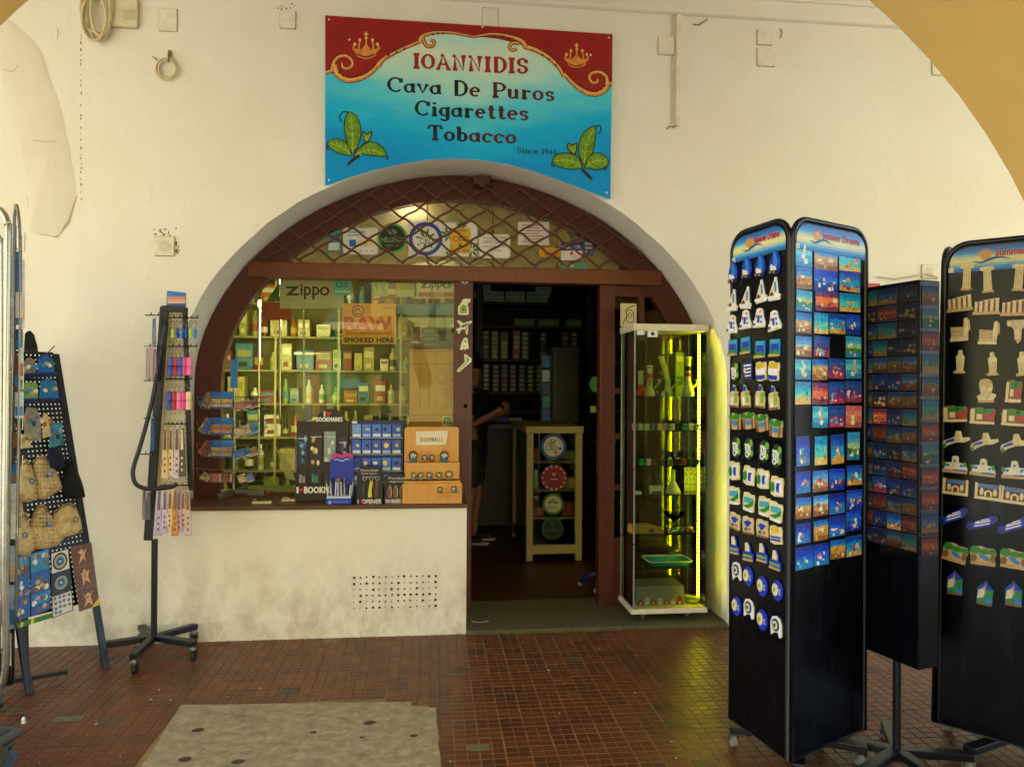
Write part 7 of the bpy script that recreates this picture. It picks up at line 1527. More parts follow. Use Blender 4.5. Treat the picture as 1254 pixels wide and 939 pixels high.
# glass showcase with round stickers
SY0, SY1 = 1.85, 3.0
x0, x1 = PW(645, 600, SY0).x, PW(713, 600, SY0).x; zt_ = PW(680, 522, SY0).z; zlow = PW(680, 678, SY0).z; zlo2 = PW(680, 670, SY0).z
sc = thing('counter_showcase', 'cream framed glass counter showcase with four round stickers on its end', 'showcase', ((x0+x1)/2, (SY0+SY1)/2, .01))
M_POST = M('#b3a160', .55)
pw = PW(653, 600, SY0).x-x0
for x in (x0, x1-pw):
    for y in (SY0, SY1-pw): b = MB(); b.box((x, y, .01), (x+pw, y+pw, zt_-.062)); b.build('post', M_POST, sc, bevel=.003)
b = MB(); b.box((x0-.01, SY0-.012, zt_-.06), (x1+.01, SY1+.012, zt_)); b.build('top_frame', M_POST, sc, bevel=.004)
b = MB(); b.box((x0+pw+.001, SY0+.004, zlow), (x1-pw-.001, SY0+pw-.004, zlo2+.02)); b.build('lower_rail', M_POST, sc)
b = MB(); b.box((x0+.004, SY0+pw+.001, zlow), (x0+pw-.004, SY1-pw-.001, zlo2+.02)); b.build('lower_rail', M_DKWOOD, sc)
b = MB(); b.box((x0+pw, SY0+.015, zlo2+.021), (x1-pw, SY0+.02, zt_-.062)); b.build('end_glass', M_CASE, sc)
b = MB(); b.box((x0+.015, SY0+pw, zlo2+.021), (x0+.02, SY1-pw, zt_-.062)); b.build('side_glass', M_CASE, sc)
for py in (565, 600, 634): z = PW(680, py, SY0).z; b = MB(); b.box((x0+.022, SY0+.05, z-.02), (x1-.01, SY1-.05, z)); b.build('shelf', M('#8d7a44', .6), sc)
b = MB(); b.box((x0+.02, SY0+.03, zlow-.0), (x1-.01, SY1-.03, zlow+.012)); b.build('floor_board', M('#4a4a2a', .6), sc)
stf = pxwall(SY0+.014)
def rsticker(label, cx, cy, r, outer, inner, draw, mats):
    o = board('round_sticker', label, 'sticker', circ(cx, cy, r, r, 24), stf, .002, M(outer, .5), 'round stickers on the showcase end')
    if inner: part(o, 'disc', M(inner, .5), lambda b: b.prism(circ(cx, cy, r*.78, r*.78, 22), stf, .002, .003))
    part(o, 'print', mats, draw)
def l4(b, cx, cy, r, n, a0, m, h=.0036):
    for k in range(n): an = a0+k*R(36); b.ribbon([(cx+cos(an)*r*t, cy+sin(an)*r*t) for t in (.15, .5, .8, 1)], [.3, 1.6, 1.2, .2], stf, h+.0001*k, m)
rsticker('blue ringed round sticker with coloured letters, highest of four', 677.7, 546.8, 15.7, '#1f4a9a', '#ccc6a8', lambda b: [text(b, 'CBD', stf, 667.5, 551.5, 683, 545.5, .0036, 0), b.prism(circ(686, 549, 1.8, 1.8, 8), stf, .003, .0037, 0), l4(b, 678, 546, 9, 3, R(-150), 1), l4(b, 678, 552, 6, 2, R(20), 2)], [M('#2a3a8a', .5), M('#4a4a38', .5), M('#a8484a', .5)])
rsticker('scalloped dark red round sticker, second of four', 678.4, 585, 16, '#8a1220', None, lambda b: [b.prism(rect(678.4+14*cos(a)-1.2, 585+14*sin(a)-1.2, 678.4+14*cos(a)+1.2, 585+14*sin(a)+1.2), stf, .002, .003) for a in [2*pi*i/14 for i in range(14)]]+[heart(b, 0, 0, .0001, .003, 0, stf), b.prism([(678.4, 583), (675.5, 579.5), (677, 578.5), (678.4, 580), (679.8, 578.5), (681.3, 579.5)], stf, .002, .003), b.prism(prx(674, 586, 683, 587.3), stf, .002, .003)], [M('#c9a0a0', .5)])
rsticker('green ringed cream round sticker with a leaf, third of four', 677.3, 617, 13, '#4a7030', '#c9c49a', lambda b: [l4(b, 677.3, 617, 8, 5, R(-162), 0), text(b, 'HEMPY', stf, 670, 623.5, 685, 620, .0036, 0)], [M('#26381c', .5)])
rsticker('dark green round sticker, lowest of four', 676.6, 647, 13.6, '#14502a', '#0c1c10', lambda b: [l4(b, 676.6, 644, 6, 3, R(-126), 0), text(b, 'HEMPY', stf, 668, 651, 685, 647, .0036, 0)], [M('#4a6a50', .5)])
for i, (px0, px1, py0, py1, c, nm) in enumerate(((654, 661, 549, 564.5, '#a83a2a', 'red'), (655, 660, 575, 599.5, '#b8c09a', 'pale green'), (688, 705, 586, 599.5, '#c9a050', 'golden'), (654, 668, 622, 633.5, '#b0604a', 'orange'), (690, 704, 615, 633.5, '#a8404a', 'pink'), (690, 705, 552, 564.5, '#7a8a68', 'grey green'), (668, 688, 560, 564.5, '#3a3a30', 'dark'))):
    carton('carton', nm+' carton inside the counter showcase', 'carton', px0, px1, py0, py1, c, 'cartons in the counter showcase', Yd=SY0+.12)
b = MB(); a, c = PW(676, 519, 2.4), PW(709, 519, 2.4); zb_, zt2 = zt_+.001, PW(690, 425, 2.4).z
b.box((a.x, 2.4, zb_), (c.x, 2.75, zt2)); fr = tag(b.build('black_cabinet', M('#07080a', .35), bevel=.006), 'black upright cabinet standing on the glass counter', 'cabinet')
b = MB(); b.box((a.x+.03, 2.398, zb_+.1), (a.x+.034, 2.3999, zt2-.05)); b.build('edge_line', M('#50606a', .4), fr)
cr_ = thing('card_rack', 'slim wire rack of blue cards beside the black cabinet', 'rack', (PW(668, 500, 2.3).x, 2.3, zt_+.001))
b = MB()
for px in (662.5, 674.5): b.tube([PW(px, 519, 2.3), PW(px, 433, 2.3)], .005, 6)
for py in (433, 452, 468, 484, 500, 516): b.tube([PW(662.5, py, 2.3), PW(674.5, py, 2.3)], .004, 5)
b.build('wire_frame', M('#6a7a84', .3, .6), cr_)
for i, (py, c) in enumerate(((443, '#2a6aa0'), (460, '#a8b8b0'), (476, '#1c4a70'), (492, '#2a8a80'), (508, '#245a9a'))):
    b = MB(); b.prism(prx(664, py-7, 673, py+7), pxwall(2.31), 0, .004); tag(b.build('card', M(c, .4)), ['blue', 'pale grey', 'dark blue', 'teal', 'lower blue'][i]+' card in the slim wire rack on the counter', 'card', 'cards in the slim wire rack')
b = MB(); b.prism([(721, 470), (726, 461), (735, 461), (735, 480), (726, 480)], pxwall(1.2), 0, .004); tag(b.build('green_tag', M('#3f8a3a', .5)), 'green hexagonal tag hanging at the far side of the doorway', 'tag')
b = MB(); b.prism(prx(723, 497, 730, 505), pxwall(1.2), 0, .004); tag(b.build('yellow_note', M('#98a850', .5)), 'small yellow green note below the green hexagonal tag', 'note')
# blue covered stand behind the door post
bx = PW(722, 700, .95).x
bs = thing('covered_stand', 'dark blue covered pole on a splayed base just inside the doorway', 'stand', (bx+.1, .95, .01))
b = MB(); b.lathe([(.05, .12), (.075, .3), (.06, .7), (.07, 1.1), (.05, 1.38), (.012, 1.45)], (.02, 0, 0), 10); b.build('cover', M('#10186a', .7, var=.3, scale=8), bs, local=True, smooth=True)
b = MB()
for k in range(5): an = R(72*k+20); b.tube([(0.02, 0, .11), (.09*cos(an)+.02, .09*sin(an), .1), (.19*cos(an)+.02, .19*sin(an), .035)], [.03, .026, .018], 8)
b.build('splayed_base', M('#10186a', .5), bs, local=True, smooth='all')
for k in range(5): an = R(72*k+20); b = MB(); b.ball((.19*cos(an)+.02, .19*sin(an), .02), .02); b.build('foot', M('#8a8a96', .5), bs, local=True, smooth='all')

# ------------------------------------------------------------------ the person looking at a phone inside
import bmesh
def skin(name, nodes, edges, mat, parent, sub=1):
    bm = bmesh.new(); L = bm.verts.layers.skin.verify(); vs = {}
    for i, (k, (p, r)) in enumerate(nodes.items()):
        v = bm.verts.new(p); rx, ry = r if isinstance(r, tuple) else (r, r); v[L].radius = (rx, ry); v[L].use_root = (i == 0); vs[k] = v
    for a, c in edges: bm.edges.new((vs[a], vs[c]))
    me = bpy.data.meshes.new(name); bm.to_mesh(me); bm.free(); me.materials.append(mat)
    o = bpy.data.objects.new(name, me); COL.objects.link(o); o.parent = parent
    m_ = o.modifiers.new('skin', 'SKIN'); m_.use_smooth_shade = True
    s_ = o.modifiers.new('sub', 'SUBSURF'); s_.levels = sub; s_.render_levels = sub
    return o
pf_ = PF(576, 663)
man = thing('person', 'person in a black shirt and grey shorts looking at a phone in the doorway', 'person', (pf_.x, pf_.y, 0.002), R(-12))
M_SKIN = M('#a8765a', .5); M_SHIRT = M('#0d0d10', .8); M_SHORT = M('#3a3832', .8); M_HAIR = M('#120d0a', .6)
def nd(s=1):
    d_ = {'pelvis': ((0, 0, .98), (.13, .16)), 'waist': ((.0, 0, 1.12), (.115, .15)), 'chest': ((.01, 0, 1.34), (.125, .175)), 'upper': ((.0, 0, 1.47), (.1, .15)), 'neck': ((.015, 0, 1.56), (.055, .055)), 'jaw': ((.04, 0, 1.63), (.07, .065)), 'head': ((.03, 0, 1.73), (.1, .08)), 'crown': ((.02, 0, 1.80), (.075, .065))}
    for sd_, y in (('l', .2), ('r', -.2)):
        d_['sh'+sd_] = ((0, y*.95, 1.46), .065)
        if sd_ == 'r': d_['el'+sd_] = ((.04, y*1.3, 1.17), .045); d_['wr'+sd_] = ((.27, y*.75, 1.30), .03); d_['ha'+sd_] = ((.33, y*.65, 1.34), (.04, .022))
        else: d_['el'+sd_] = ((.05, y*1.25, 1.18), .045); d_['wr'+sd_] = ((.27, y*.5, 1.28), .03); d_['ha'+sd_] = ((.33, y*.35, 1.30), (.04, .022))
        d_['hip'+sd_] = ((0, y*.5, .9), .09); d_['kn'+sd_] = ((.02 if sd_ == 'r' else .06, y*.55, .5), .06); d_['ca'+sd_] = ((.0 if sd_ == 'r' else .03, y*.55, .33), .055); d_['an'+sd_] = ((-.02 if sd_ == 'r' else .02, y*.55, .09), .038)
        d_['he'+sd_] = ((-.03 if sd_ == 'r' else .01, y*.55, .05), .04); d_['to'+sd_] = ((.15 if sd_ == 'r' else .19, y*.6, .035), (.035, .03))
    return d_
N_ = nd()
E_ = [('pelvis', 'waist'), ('waist', 'chest'), ('chest', 'upper'), ('upper', 'neck'), ('neck', 'jaw'), ('jaw', 'head'), ('head', 'crown')]
for s in 'lr': E_ += [('upper', 'sh'+s), ('sh'+s, 'el'+s), ('el'+s, 'wr'+s), ('wr'+s, 'ha'+s), ('pelvis', 'hip'+s), ('hip'+s, 'kn'+s), ('kn'+s, 'ca'+s), ('ca'+s, 'an'+s), ('an'+s, 'he'+s), ('he'+s, 'to'+s)]
body = skin('body', N_, E_, M_SKIN, man, 2)
def cloth(name, keys, edges, grow, mat, extra={}):
    d_ = {}
    for k in keys:
        p, r = N_[k] if k in N_ else (0, 0); r = r if isinstance(r, tuple) else (r, r); d_[k] = (p, (r[0]+grow, r[1]+grow))
    d_.update(extra); return skin(name, d_, edges, mat, man, 2)
mid_ = lambda a, c, t: tuple(N_[a][0][i]*(1-t)+N_[c][0][i]*t for i in range(3))
cloth('shirt', ['chest', 'waist', 'pelvis', 'upper', 'shl', 'shr'], [('chest', 'waist'), ('waist', 'pelvis'), ('chest', 'upper'), ('upper', 'shl'), ('upper', 'shr'), ('shl', 'sll'), ('shr', 'slr'), ('upper', 'col')], .022, M_SHIRT, {'sll': (mid_('shl', 'ell', .75), .062), 'slr': (mid_('shr', 'elr', .75), .062), 'col': ((.01, 0, 1.53), .075)})
cloth('shorts', ['pelvis', 'hipl', 'hipr'], [('pelvis', 'hipl'), ('pelvis', 'hipr'), ('hipl', 'hl'), ('hipr', 'hr')], .016, M_SHORT, {'hl': (mid_('hipl', 'knl', .95), .1), 'hr': (mid_('hipr', 'knr', .95), .1), 'pelvis': ((0, 0, .95), (.15, .18))})
for s in 'lr': skin('shoe', {'a': (tuple(N_['he'+s][0][:2])+(.045,), .05), 'b': (mid_('he'+s, 'to'+s, .5), .05), 'c': (N_['to'+s][0], (.045, .04))}, [('a', 'b'), ('b', 'c')], M('#1a1a1c', .6), man, 1)
for s in 'lr': b = MB(); x, y = N_['he'+s][0][:2]; b.prism([(x-.06, y-.04), (x+.1, y-.05), (x+.22, y-.035), (x+.23, y+.02), (x+.1, y+.045), (x-.06, y+.035)], lambda u, v, h: V((u, v, h)), .0, .018); b.build('shoe_sole', M('#c8c4bc', .6), man, local=True)
skin('hair', {'a': ((-.0, 0, 1.79), (.1, .085)), 'b': ((-.05, 0, 1.74), (.075, .08)), 'c': ((-.05, 0, 1.65), (.045, .06)), 'd': ((.08, 0, 1.82), (.045, .06))}, [('a', 'b'), ('b', 'c'), ('a', 'd')], M_HAIR, man, 2)
for s, y in (('l', .078), ('r', -.078)): b = MB(); b.ball((.02, y, 1.70), (.025, .012, .035)); b.build('ear', M_SKIN, man, local=True, smooth='all')
b = MB(); b.add([(.125, -.012, 1.675), (.125, .012, 1.675), (.155, 0, 1.672), (.122, 0, 1.725)], [(0, 1, 2), (0, 2, 3), (1, 3, 2)]); b.build('nose', M_SKIN, man, local=True)
for y in (-.032, .032): b = MB(); b.ball((.118, y, 1.715), (.01, .014, .008)); b.build('eye', M('#1a1410', .3), man, local=True, smooth='all')
b = MB(); b.ball((.112, 0, 1.632), (.012, .026, .007)); b.build('mouth', M('#8a5044', .5), man, local=True, smooth='all')
for s, base, sg_ in (('r', N_['har'][0], 1), ('l', N_['hal'][0], -1)):
    bx, by, bz = base
    for k, L in enumerate((.07, .08, .075, .06)):
        o0 = V((bx+.01, by+sg_*(.0), bz+.03-.02*k)); skin('finger', {'a': (o0, .0095), 'b': (o0+V((L*.5, sg_*.012, .01)), .0085), 'c': (o0+V((L*.75, sg_*.035, .008)), .0075), 'd': (o0+V((L*.6, sg_*.055, .004)), .006)}, [('a', 'b'), ('b', 'c'), ('c', 'd')], M_SKIN, body, 1)
    o0 = V((bx-.01, by+sg_*.01, bz+.035)); skin('thumb', {'a': (o0, .012), 'b': (o0+V((.025, sg_*.03, .025)), .010), 'c': (o0+V((.045, sg_*.045, .03)), .008)}, [('a', 'b'), ('b', 'c')], M_SKIN, body, 1)
pm = man.matrix_basis
b = MB(); b.obox((.385, -.03, 1.345), (.012, .075, .15), Matrix.Rotation(R(-25), 3, 'Y')); ph = b.build('phone', M('#0c0c10', .2), None, bevel=.004); ph.matrix_basis = pm @ ph.matrix_basis
tag(ph, 'dark phone held up in both hands by the person', 'phone')

# small tube lamp glowing behind the fanlight
a, c = PW(496, 244, .55), PW(514, 243, .55)
b = MB(); b.box((a.x-.02, .53, a.z-.004), (c.x+.02, .556, a.z+.03)); lp_ = tag(b.build('tube_lamp', M_WHITE), 'short lit tube lamp fixed high behind the fanlight', 'lamp')
b = MB(); b.tube([V((a.x, .522, a.z+.01)), V((c.x, .522, a.z+.01))], .007, 8); b.build('tube', glow('#fbf6d8', 60), lp_, smooth='all')
# ------------------------------------------------------------------ key ring and fan stand left of the window
M_PERF = M('#c9bfa6', .6)
spc = V((-1.56, -.235, 0))
sp = thing('fan_stand', 'black wheeled stand hung with key rings and wooden hand fans', 'display stand', spc)
def SP(px, py, dy=0): return PW(px, py, spc.y+dy)
b = MB()
for k in range(5):
    an = R(-92+72*k); b.bar((spc.x, spc.y, .115), (spc.x+.27*cos(an), spc.y+.27*sin(an), .105), .042, .034)
b.build('star_base', M_IRON, sp, bevel=.004)
for k in range(5): an = R(-92+72*k); caster(sp, (.255*cos(an), .255*sin(an), .095), .03)
b = MB(); b.tube([(spc.x, spc.y, .1), (spc.x, spc.y, SP(193, 660).z)], .017, 10); b.build('pole', M_IRON, sp, smooth=True)
def bp(pts, w, dy, name, mat):
    b = MB()
    for a, c in zip(pts[:-1], pts[1:]): b.bar(SP(*a, dy), SP(*c, dy), w, .03)
    return b.build(name, mat, sp, bevel=.002)
bp([(201.5, 376), (181.5, 661)], .042, -.02, 'side_bar', M_IRON); bp([(226.5, 379), (233.5, 600)], .022, -.02, 'side_bar', M_IRON); bp([(199, 377.5), (229, 380)], .04, -.024, 'top_bar', M_IRON)
pan = [(204, 380), (225, 381), (231.5, 598), (186, 600)]
part(sp, 'back_panel', M_PERF, lambda b: b.prism(pan, pxwall(spc.y+.004), 0, .006))
b = MB(); f = pxwall(spc.y-.0024)
for i in range(26):
    for j in range(6):
        v = 386+i*8; t = (v-380)/218; u = (205-18*t)+(20+25*t)*(j+.5)/6; b.prism(circ(u, v, .9, .9, 6), f, .0, .0006)
tag(b.build('peg_holes', M('#7d7460', .8), sp), kind='stuff')
lp = curve([(204, 395), (197, 430), (186, 492), (172, 545), (164, 570), (163, 583), (167, 593), (178, 598), (192, 598), (210, 596), (216, 592)], 4)
b = MB(); b.tube([SP(u, v, -.05-.1*min(1, max(0, (v-395)/190))) for u, v in lp], .012, 8); b.build('loop_handle', M_IRON, sp, smooth='all')
for k, (px0, px1, py) in enumerate(((207, 243, 389), (206, 242, 424), (203, 235, 464), (201, 228, 519), (196, 232, 594), (178, 196, 386), (177, 196, 424), (176, 196, 466), (176, 190, 512), (172, 188, 556))):
    b = MB(); nh = 5 if px0 > 195 else 2
    b.tube([SP(px0, py, -.035), SP(px1, py, -.035)], .0035, 5)
    for i in range(nh):
        u = px0+(px1-px0)*(i+.5)/nh; b.tube([SP(u, py, -.035), SP(u+1.5, py+.5, -.12), SP(u+3, py-3, -.14)], .0026, 5)
    b.build('hook_rail', M('#1c1d22', .4, .4), sp)
o = board('header_card', 'small sunset beach card on top of the black fan stand', 'card', [(203.5, 377), (228, 378.5), (228, 358.5), (204.5, 356)], pxwall(spc.y-.02), .006, M('#1f6ab0', .4))
f = pxwall(spc.y-.02)
part(o, 'picture', [M(c, .4) for c in ('#2a7ac8', '#c88a7a', '#d8b098', '#1a4a80')], lambda b: [b.prism(prx(205, 358.5+i*4.4, 227, 358.5+(i+1)*4.4), f, .006, .0066, i) for i in range(4)])
def keyring(label, px, py, L, c, group, w=.011):
    p = SP(px, py, -.11); t = thing('key_ring', label, 'key ring', p, 0, group)
    b = MB(); b.tube([(.009*cos(a), 0, -.01+.011*sin(a)) for a in [2*pi*i/10 for i in range(10)]], .0016, 5, closed=True); b.tube([(0, 0, -.02), (.001, 0, -.042)], .0018, 5); b.build('chain', M('#7a766e', .3, .8), t, local=True)
    b = MB(); b.lathe([(w*.5, -.042), (w, -.048), (w*1.05, -.042-L*.45), (w*.75, -.042-L*.5), (w*1.05, -.042-L*.56), (w, -.042-L*.95), (w*.4, -.042-L)], (0, 0, 0), 10); b.build('charm', M(c, .35), t, local=True, smooth=True)
kc_ = {'#b8d030': 'lime', '#1a4ab0': 'blue', '#2a8ad0': 'sky blue', '#e0d030': 'yellow', '#b01c24': 'red', '#d8408a': 'pink', '#e87ab0': 'light pink', '#e8c8a8': 'cream'}
for i, c in enumerate(('#b8d030', '#1a4ab0', '#2a8ad0', '#1a4ab0', '#b8d030', '#2a8ad0')): keyring('small %s key ring in the top row, %s' % (kc_[c], (ordn[i] if i else 'first')), 212+i*5.4, 393, .055, c, 'key rings in the top row', .009)
for i, c in enumerate(('#1a4ab0', '#b01c24', '#2a5ac0', '#d8408a', '#e87ab0')): keyring('plump %s key ring in the middle row' % ['dark blue', 'red', 'mid blue', 'pink', 'light pink'][i], 210+i*5.6, 428, .105, c, 'plump key rings in the middle row', .016)
for i, c in enumerate(('#1a4ab0', '#b01c24', '#e87ab0', '#d8408a', '#e8c8a8')): keyring('plump %s key ring in the lower row' % ['blue', 'red', 'light pink', 'deep pink', 'cream'][i], 208+i*5.8, 470, .105, c, 'plump key rings in the lower row', .015)
def fan_(label, px, py0, py1, c, group, tilt=0, tuck='#3a2a1c'):
    p = SP(px, py0, -.10-.006*(px % 3)); L = p.z-SP(px, py1, -.1).z; t = thing('hand_fan', label, 'hand fan', p, 0, group)
    f = lambda u, v, h: V((u+tilt*v, -h, v))
    b = MB(); b.prism([(-.006, -.005), (.006, -.005), (.013, -L*.5), (.019, -L), (-.019, -L), (-.013, -L*.5)], f, 0, .012); b.build('sticks', M(c, .5, var=.25, scale=60), t, local=True, bevel=.002)
    b = MB(); b.prism([(-.004, -.015), (.004, -.015), (.007, -L*.45), (-.007, -L*.45)], f, .0122, .014)
    for k in range(3): b.prism(circ(0, -L*(.62+.12*k), .005, .008, 8), f, .0122, .0135)
    b.build('cut_outs', M(tuck, .6), t, local=True)
    b = MB(); b.tube([(0, 0, .012), (0, 0, -.004)], .002, 5); b.build('loop', M('#c8b890', .6), t, local=True)
fc = ['#d8b888', '#e0cfa8', '#c9b8c8', '#5a4a3a']; fnm = ['tan', 'cream', 'lavender', 'dark']
for i, px in enumerate((203, 210, 217.5, 224)): fan_(fnm[i]+' wooden hand fan in the upper fan row', px, 522+(i % 2), 585-(i % 2)*2, fc[i], 'hand fans in the upper row', tuck='#6a4a30' if i != 3 else '#e0cfa8')
fc2 = ['#b9a8d0', '#c8b8d8', '#d8c0a0', '#c98a4a', '#b8a0c0', '#d8b890', '#c9b0b0']; fn2 = ['lavender', 'pale lilac', 'beige', 'orange tan', 'mauve', 'cream tan', 'pinkish']
for i, px in enumerate((196, 203, 209, 215, 220, 225, 230.5)): fan_(fn2[i]+' hand fan in the lower fan row', px, 598+(i % 3), 655-(i % 3)*3, fc2[i], 'hand fans in the lower row', .02*(3-i)*.3, '#6a5a7a' if i in (0, 1, 4) else '#8a5a2a')
for i, (px, p0, p1, c, nm) in enumerate(((181, 426, 466, '#b09ab0', 'mauve'), (185.5, 426, 466, '#c8a8a0', 'pink'), (190, 427, 465, '#8a7a9a', 'violet'), (189, 390, 424, '#5a7a9a', 'blue'), (187, 512, 552, '#3a6ab0', 'bright blue'), (177, 600, 636, '#6a6a74', 'grey'), (182, 602, 636, '#7a7484', 'lilac grey'))):
    p = SP(px, p0, -.09); t = thing('bracelet_bundle', nm+' bundle of cord bracelets hanging on the outer side of the fan stand', 'bracelets', p, 0, 'bracelet bundles on the outer side'); L = p.z-SP(px, p1, -.09).z
    b = MB()
    for k in range(3): b.tube([(-.006+.006*k, -.002*k, 0), (-.008+.008*k, -.002*k, -L*.5), (-.007+.007*k, 0, -L)], .003, 5)
    b.build('cords', M(c, .7), t, local=True); b = MB(); b.obox((0, 0, .003), (.02, .006, .014)); b.build('card_clip', M('#d0ccc4', .6), t, local=True)

# ------------------------------------------------------------------ leaning pegboard with pouches
fa, fb = PF(36, 850), PF(130, 818)
ud = (fb-fa); wd_ = ud.length; ud.normalize(); nn = V((ud.y, -ud.x, 0)); LEAN = R(16.5)
upv = (V((0, 0, 1))*cos(LEAN)-nn*sin(LEAN)).normalized(); nrm = ud.cross(upv).normalized()
if nrm.dot(nn) < 0: nrm = -nrm
af = thing('pegboard_stand', 'black leaning pegboard stand hung with pouches, bags and cards', 'display stand', (fa+fb)/2)
def AP(px, py, h=0):
    p = PP(px, py, fa+nrm*h, nrm); return p
AF = lambda u, v, h: fa+ud*u+upv*v+nrm*h
aw_ = wd_+.03; H_ = 1.80
for u in (0, wd_): b = MB(); b.bar(AF(u, 0, 0), AF(u, H_, 0), .032, .026, up=nrm); b.build('leg', M_IRON, af, bevel=.003)
zb_ = .38
hw_ = .0042
b = MB()
nu, nv = 16, 54; du, dv = (wd_-.034)/nu, (H_-zb_)/nv
for i in range(nu+1): u = .017+du*i; b.add([AF(u-du*.33, zb_, .008), AF(u+du*.33, zb_, .008), AF(u+du*.33, H_, .008), AF(u-du*.33, H_, .008)], [(0, 1, 2, 3)])
for j in range(nv+1): v = zb_+dv*j; b.add([AF(.017, v-dv*.33, .0086), AF(wd_-.017, v-dv*.33, .0086), AF(wd_-.017, v+dv*.33, .0086), AF(.017, v+dv*.33, .0086)], [(0, 1, 2, 3)])
b.build('pegboard', M_BLACK, af)
b = MB(); b.bar(AF(wd_*.5, H_*.92, -.01), V((AF(wd_*.5, 0, -.0).x, AF(wd_*.5, 0, 0).y, 0))-nn*.42, .03, .02); b.build('back_leg', M_IRON, af)
for px, py in ((58, 440), (72, 552), (92, 660)):
    p = AP(px-14, py, .01); b = MB(); b.tube([p, p+nrm*.12, p+nrm*.15+V((.02, 0, .03))], .003, 5); b.build('hook', M('#3a3a3e', .3, .6), af)
def aq(pts, h): return [AP(x, y, h) for x, y in pts]
def afn(h0): return lambda u, v, h: AP(u, v, h0+h)
def apl(name, label, cat, pts, h0, th, mat, group=None, bevel=.002):
    b = MB(); b.prism(pts, afn(h0), 0, th); return tag(b.build(name, mat, bevel=bevel), label, cat, group)
# notebooks on the two ledges
for i, (pts, lab, c) in enumerate((([(46, 458), (67, 457), (65, 441), (60, 437), (58, 434), (47, 438)], 'blue island souvenir book on the upper ledge', '#1a62b8'), ([(27, 460), (44, 459), (43, 441), (36, 437), (27, 444)], 'brown and white souvenir book on the upper ledge', '#8a7a74'), ([(48, 489), (72, 487), (70, 469), (60, 463), (50, 466)], 'blue cartoon souvenir book on the lower ledge', '#1a70b0'), ([(25, 492), (47, 490), (46, 470), (36, 467), (26, 470)], 'green beach souvenir book on the lower ledge', '#7a9a5a'))):
    o = apl('souvenir_book', lab, 'book', pts, .02, .03, M(c, .4, var=.3, scale=50), 'souvenir books on the ledges')
    cx = sum(p[0] for p in pts)/len(pts); cy = sum(p[1] for p in pts)/len(pts); f = afn(.05)
    part(o, 'picture', [M('#2a88c8', .4), M('#c8a060', .4), M('#e0e0d8', .4), M('#3a7a3a', .4)], lambda b: [b.prism(circ(cx-4+4*k, cy+3-2*(k % 2), 3, 2.6, 8), f, .0002, .0012+.0003*k, (k+i) % 4) for k in range(4)])
for py, x0, x1 in ((459.5, 24, 67), (491, 23, 73)):
    b = MB(); b.bar(AP(x0, py+.6, .03), AP(x1, py-1, .03), .012, .07, up=nrm); b.build('ledge', M('#1a2c7a', .4), af)
# packets
pk = [('doll_packet', 'packet of orange and blue dolls hanging on the pegboard', [(30, 541), (51, 539), (50, 512), (45, 500), (33, 498), (29, 510)], '#8a8a7a'), ('cream_doll', 'narrow cream doll packet beside the orange packet', [(52, 537), (64, 534), (58, 506), (52, 508)], '#c9b07a'), ('blue_packet', 'blue beach packet hanging at the pegboard edge', [(60, 549), (78, 545), (76, 518), (62, 519)], '#3a88a8'), ('cream_packet', 'small cream packet low beside the doll packet', [(25, 550), (39, 548), (34, 531), (26, 532)], '#c8b88a')]
for i, (nm, lab, pts, c) in enumerate(pk):
    o = apl(nm, lab, 'packet', pts, .03, .02, M(c, .35, var=.35, scale=45), 'packets hanging on the pegboard', .005)
    cx = sum(p[0] for p in pts)/len(pts); cy = sum(p[1] for p in pts)/len(pts); f = afn(.05)
    part(o, 'picture', [M(x, .4) for x in (('#c8622a', '#2a7aa8', '#1a3a7a', '#7a5a9a'), ('#e8d8b0', '#8a6a3a', '#d8b080', '#a8804a'), ('#1a6ab8', '#8a6a4a', '#2a2a4a', '#6ab0c8'), ('#e0d0a0', '#a88a5a', '#d8c088', '#b89a60'))[i]], lambda b: [b.prism(circ(cx-5+3.4*k, cy-6+4*(k % 3), 2.6, 3.4, 8), f, .0002, .0012+.0003*k, k) for k in range(4)])
M_LINEN = M('#d2b986', .9, var=.2, scale=50, bump=.4)
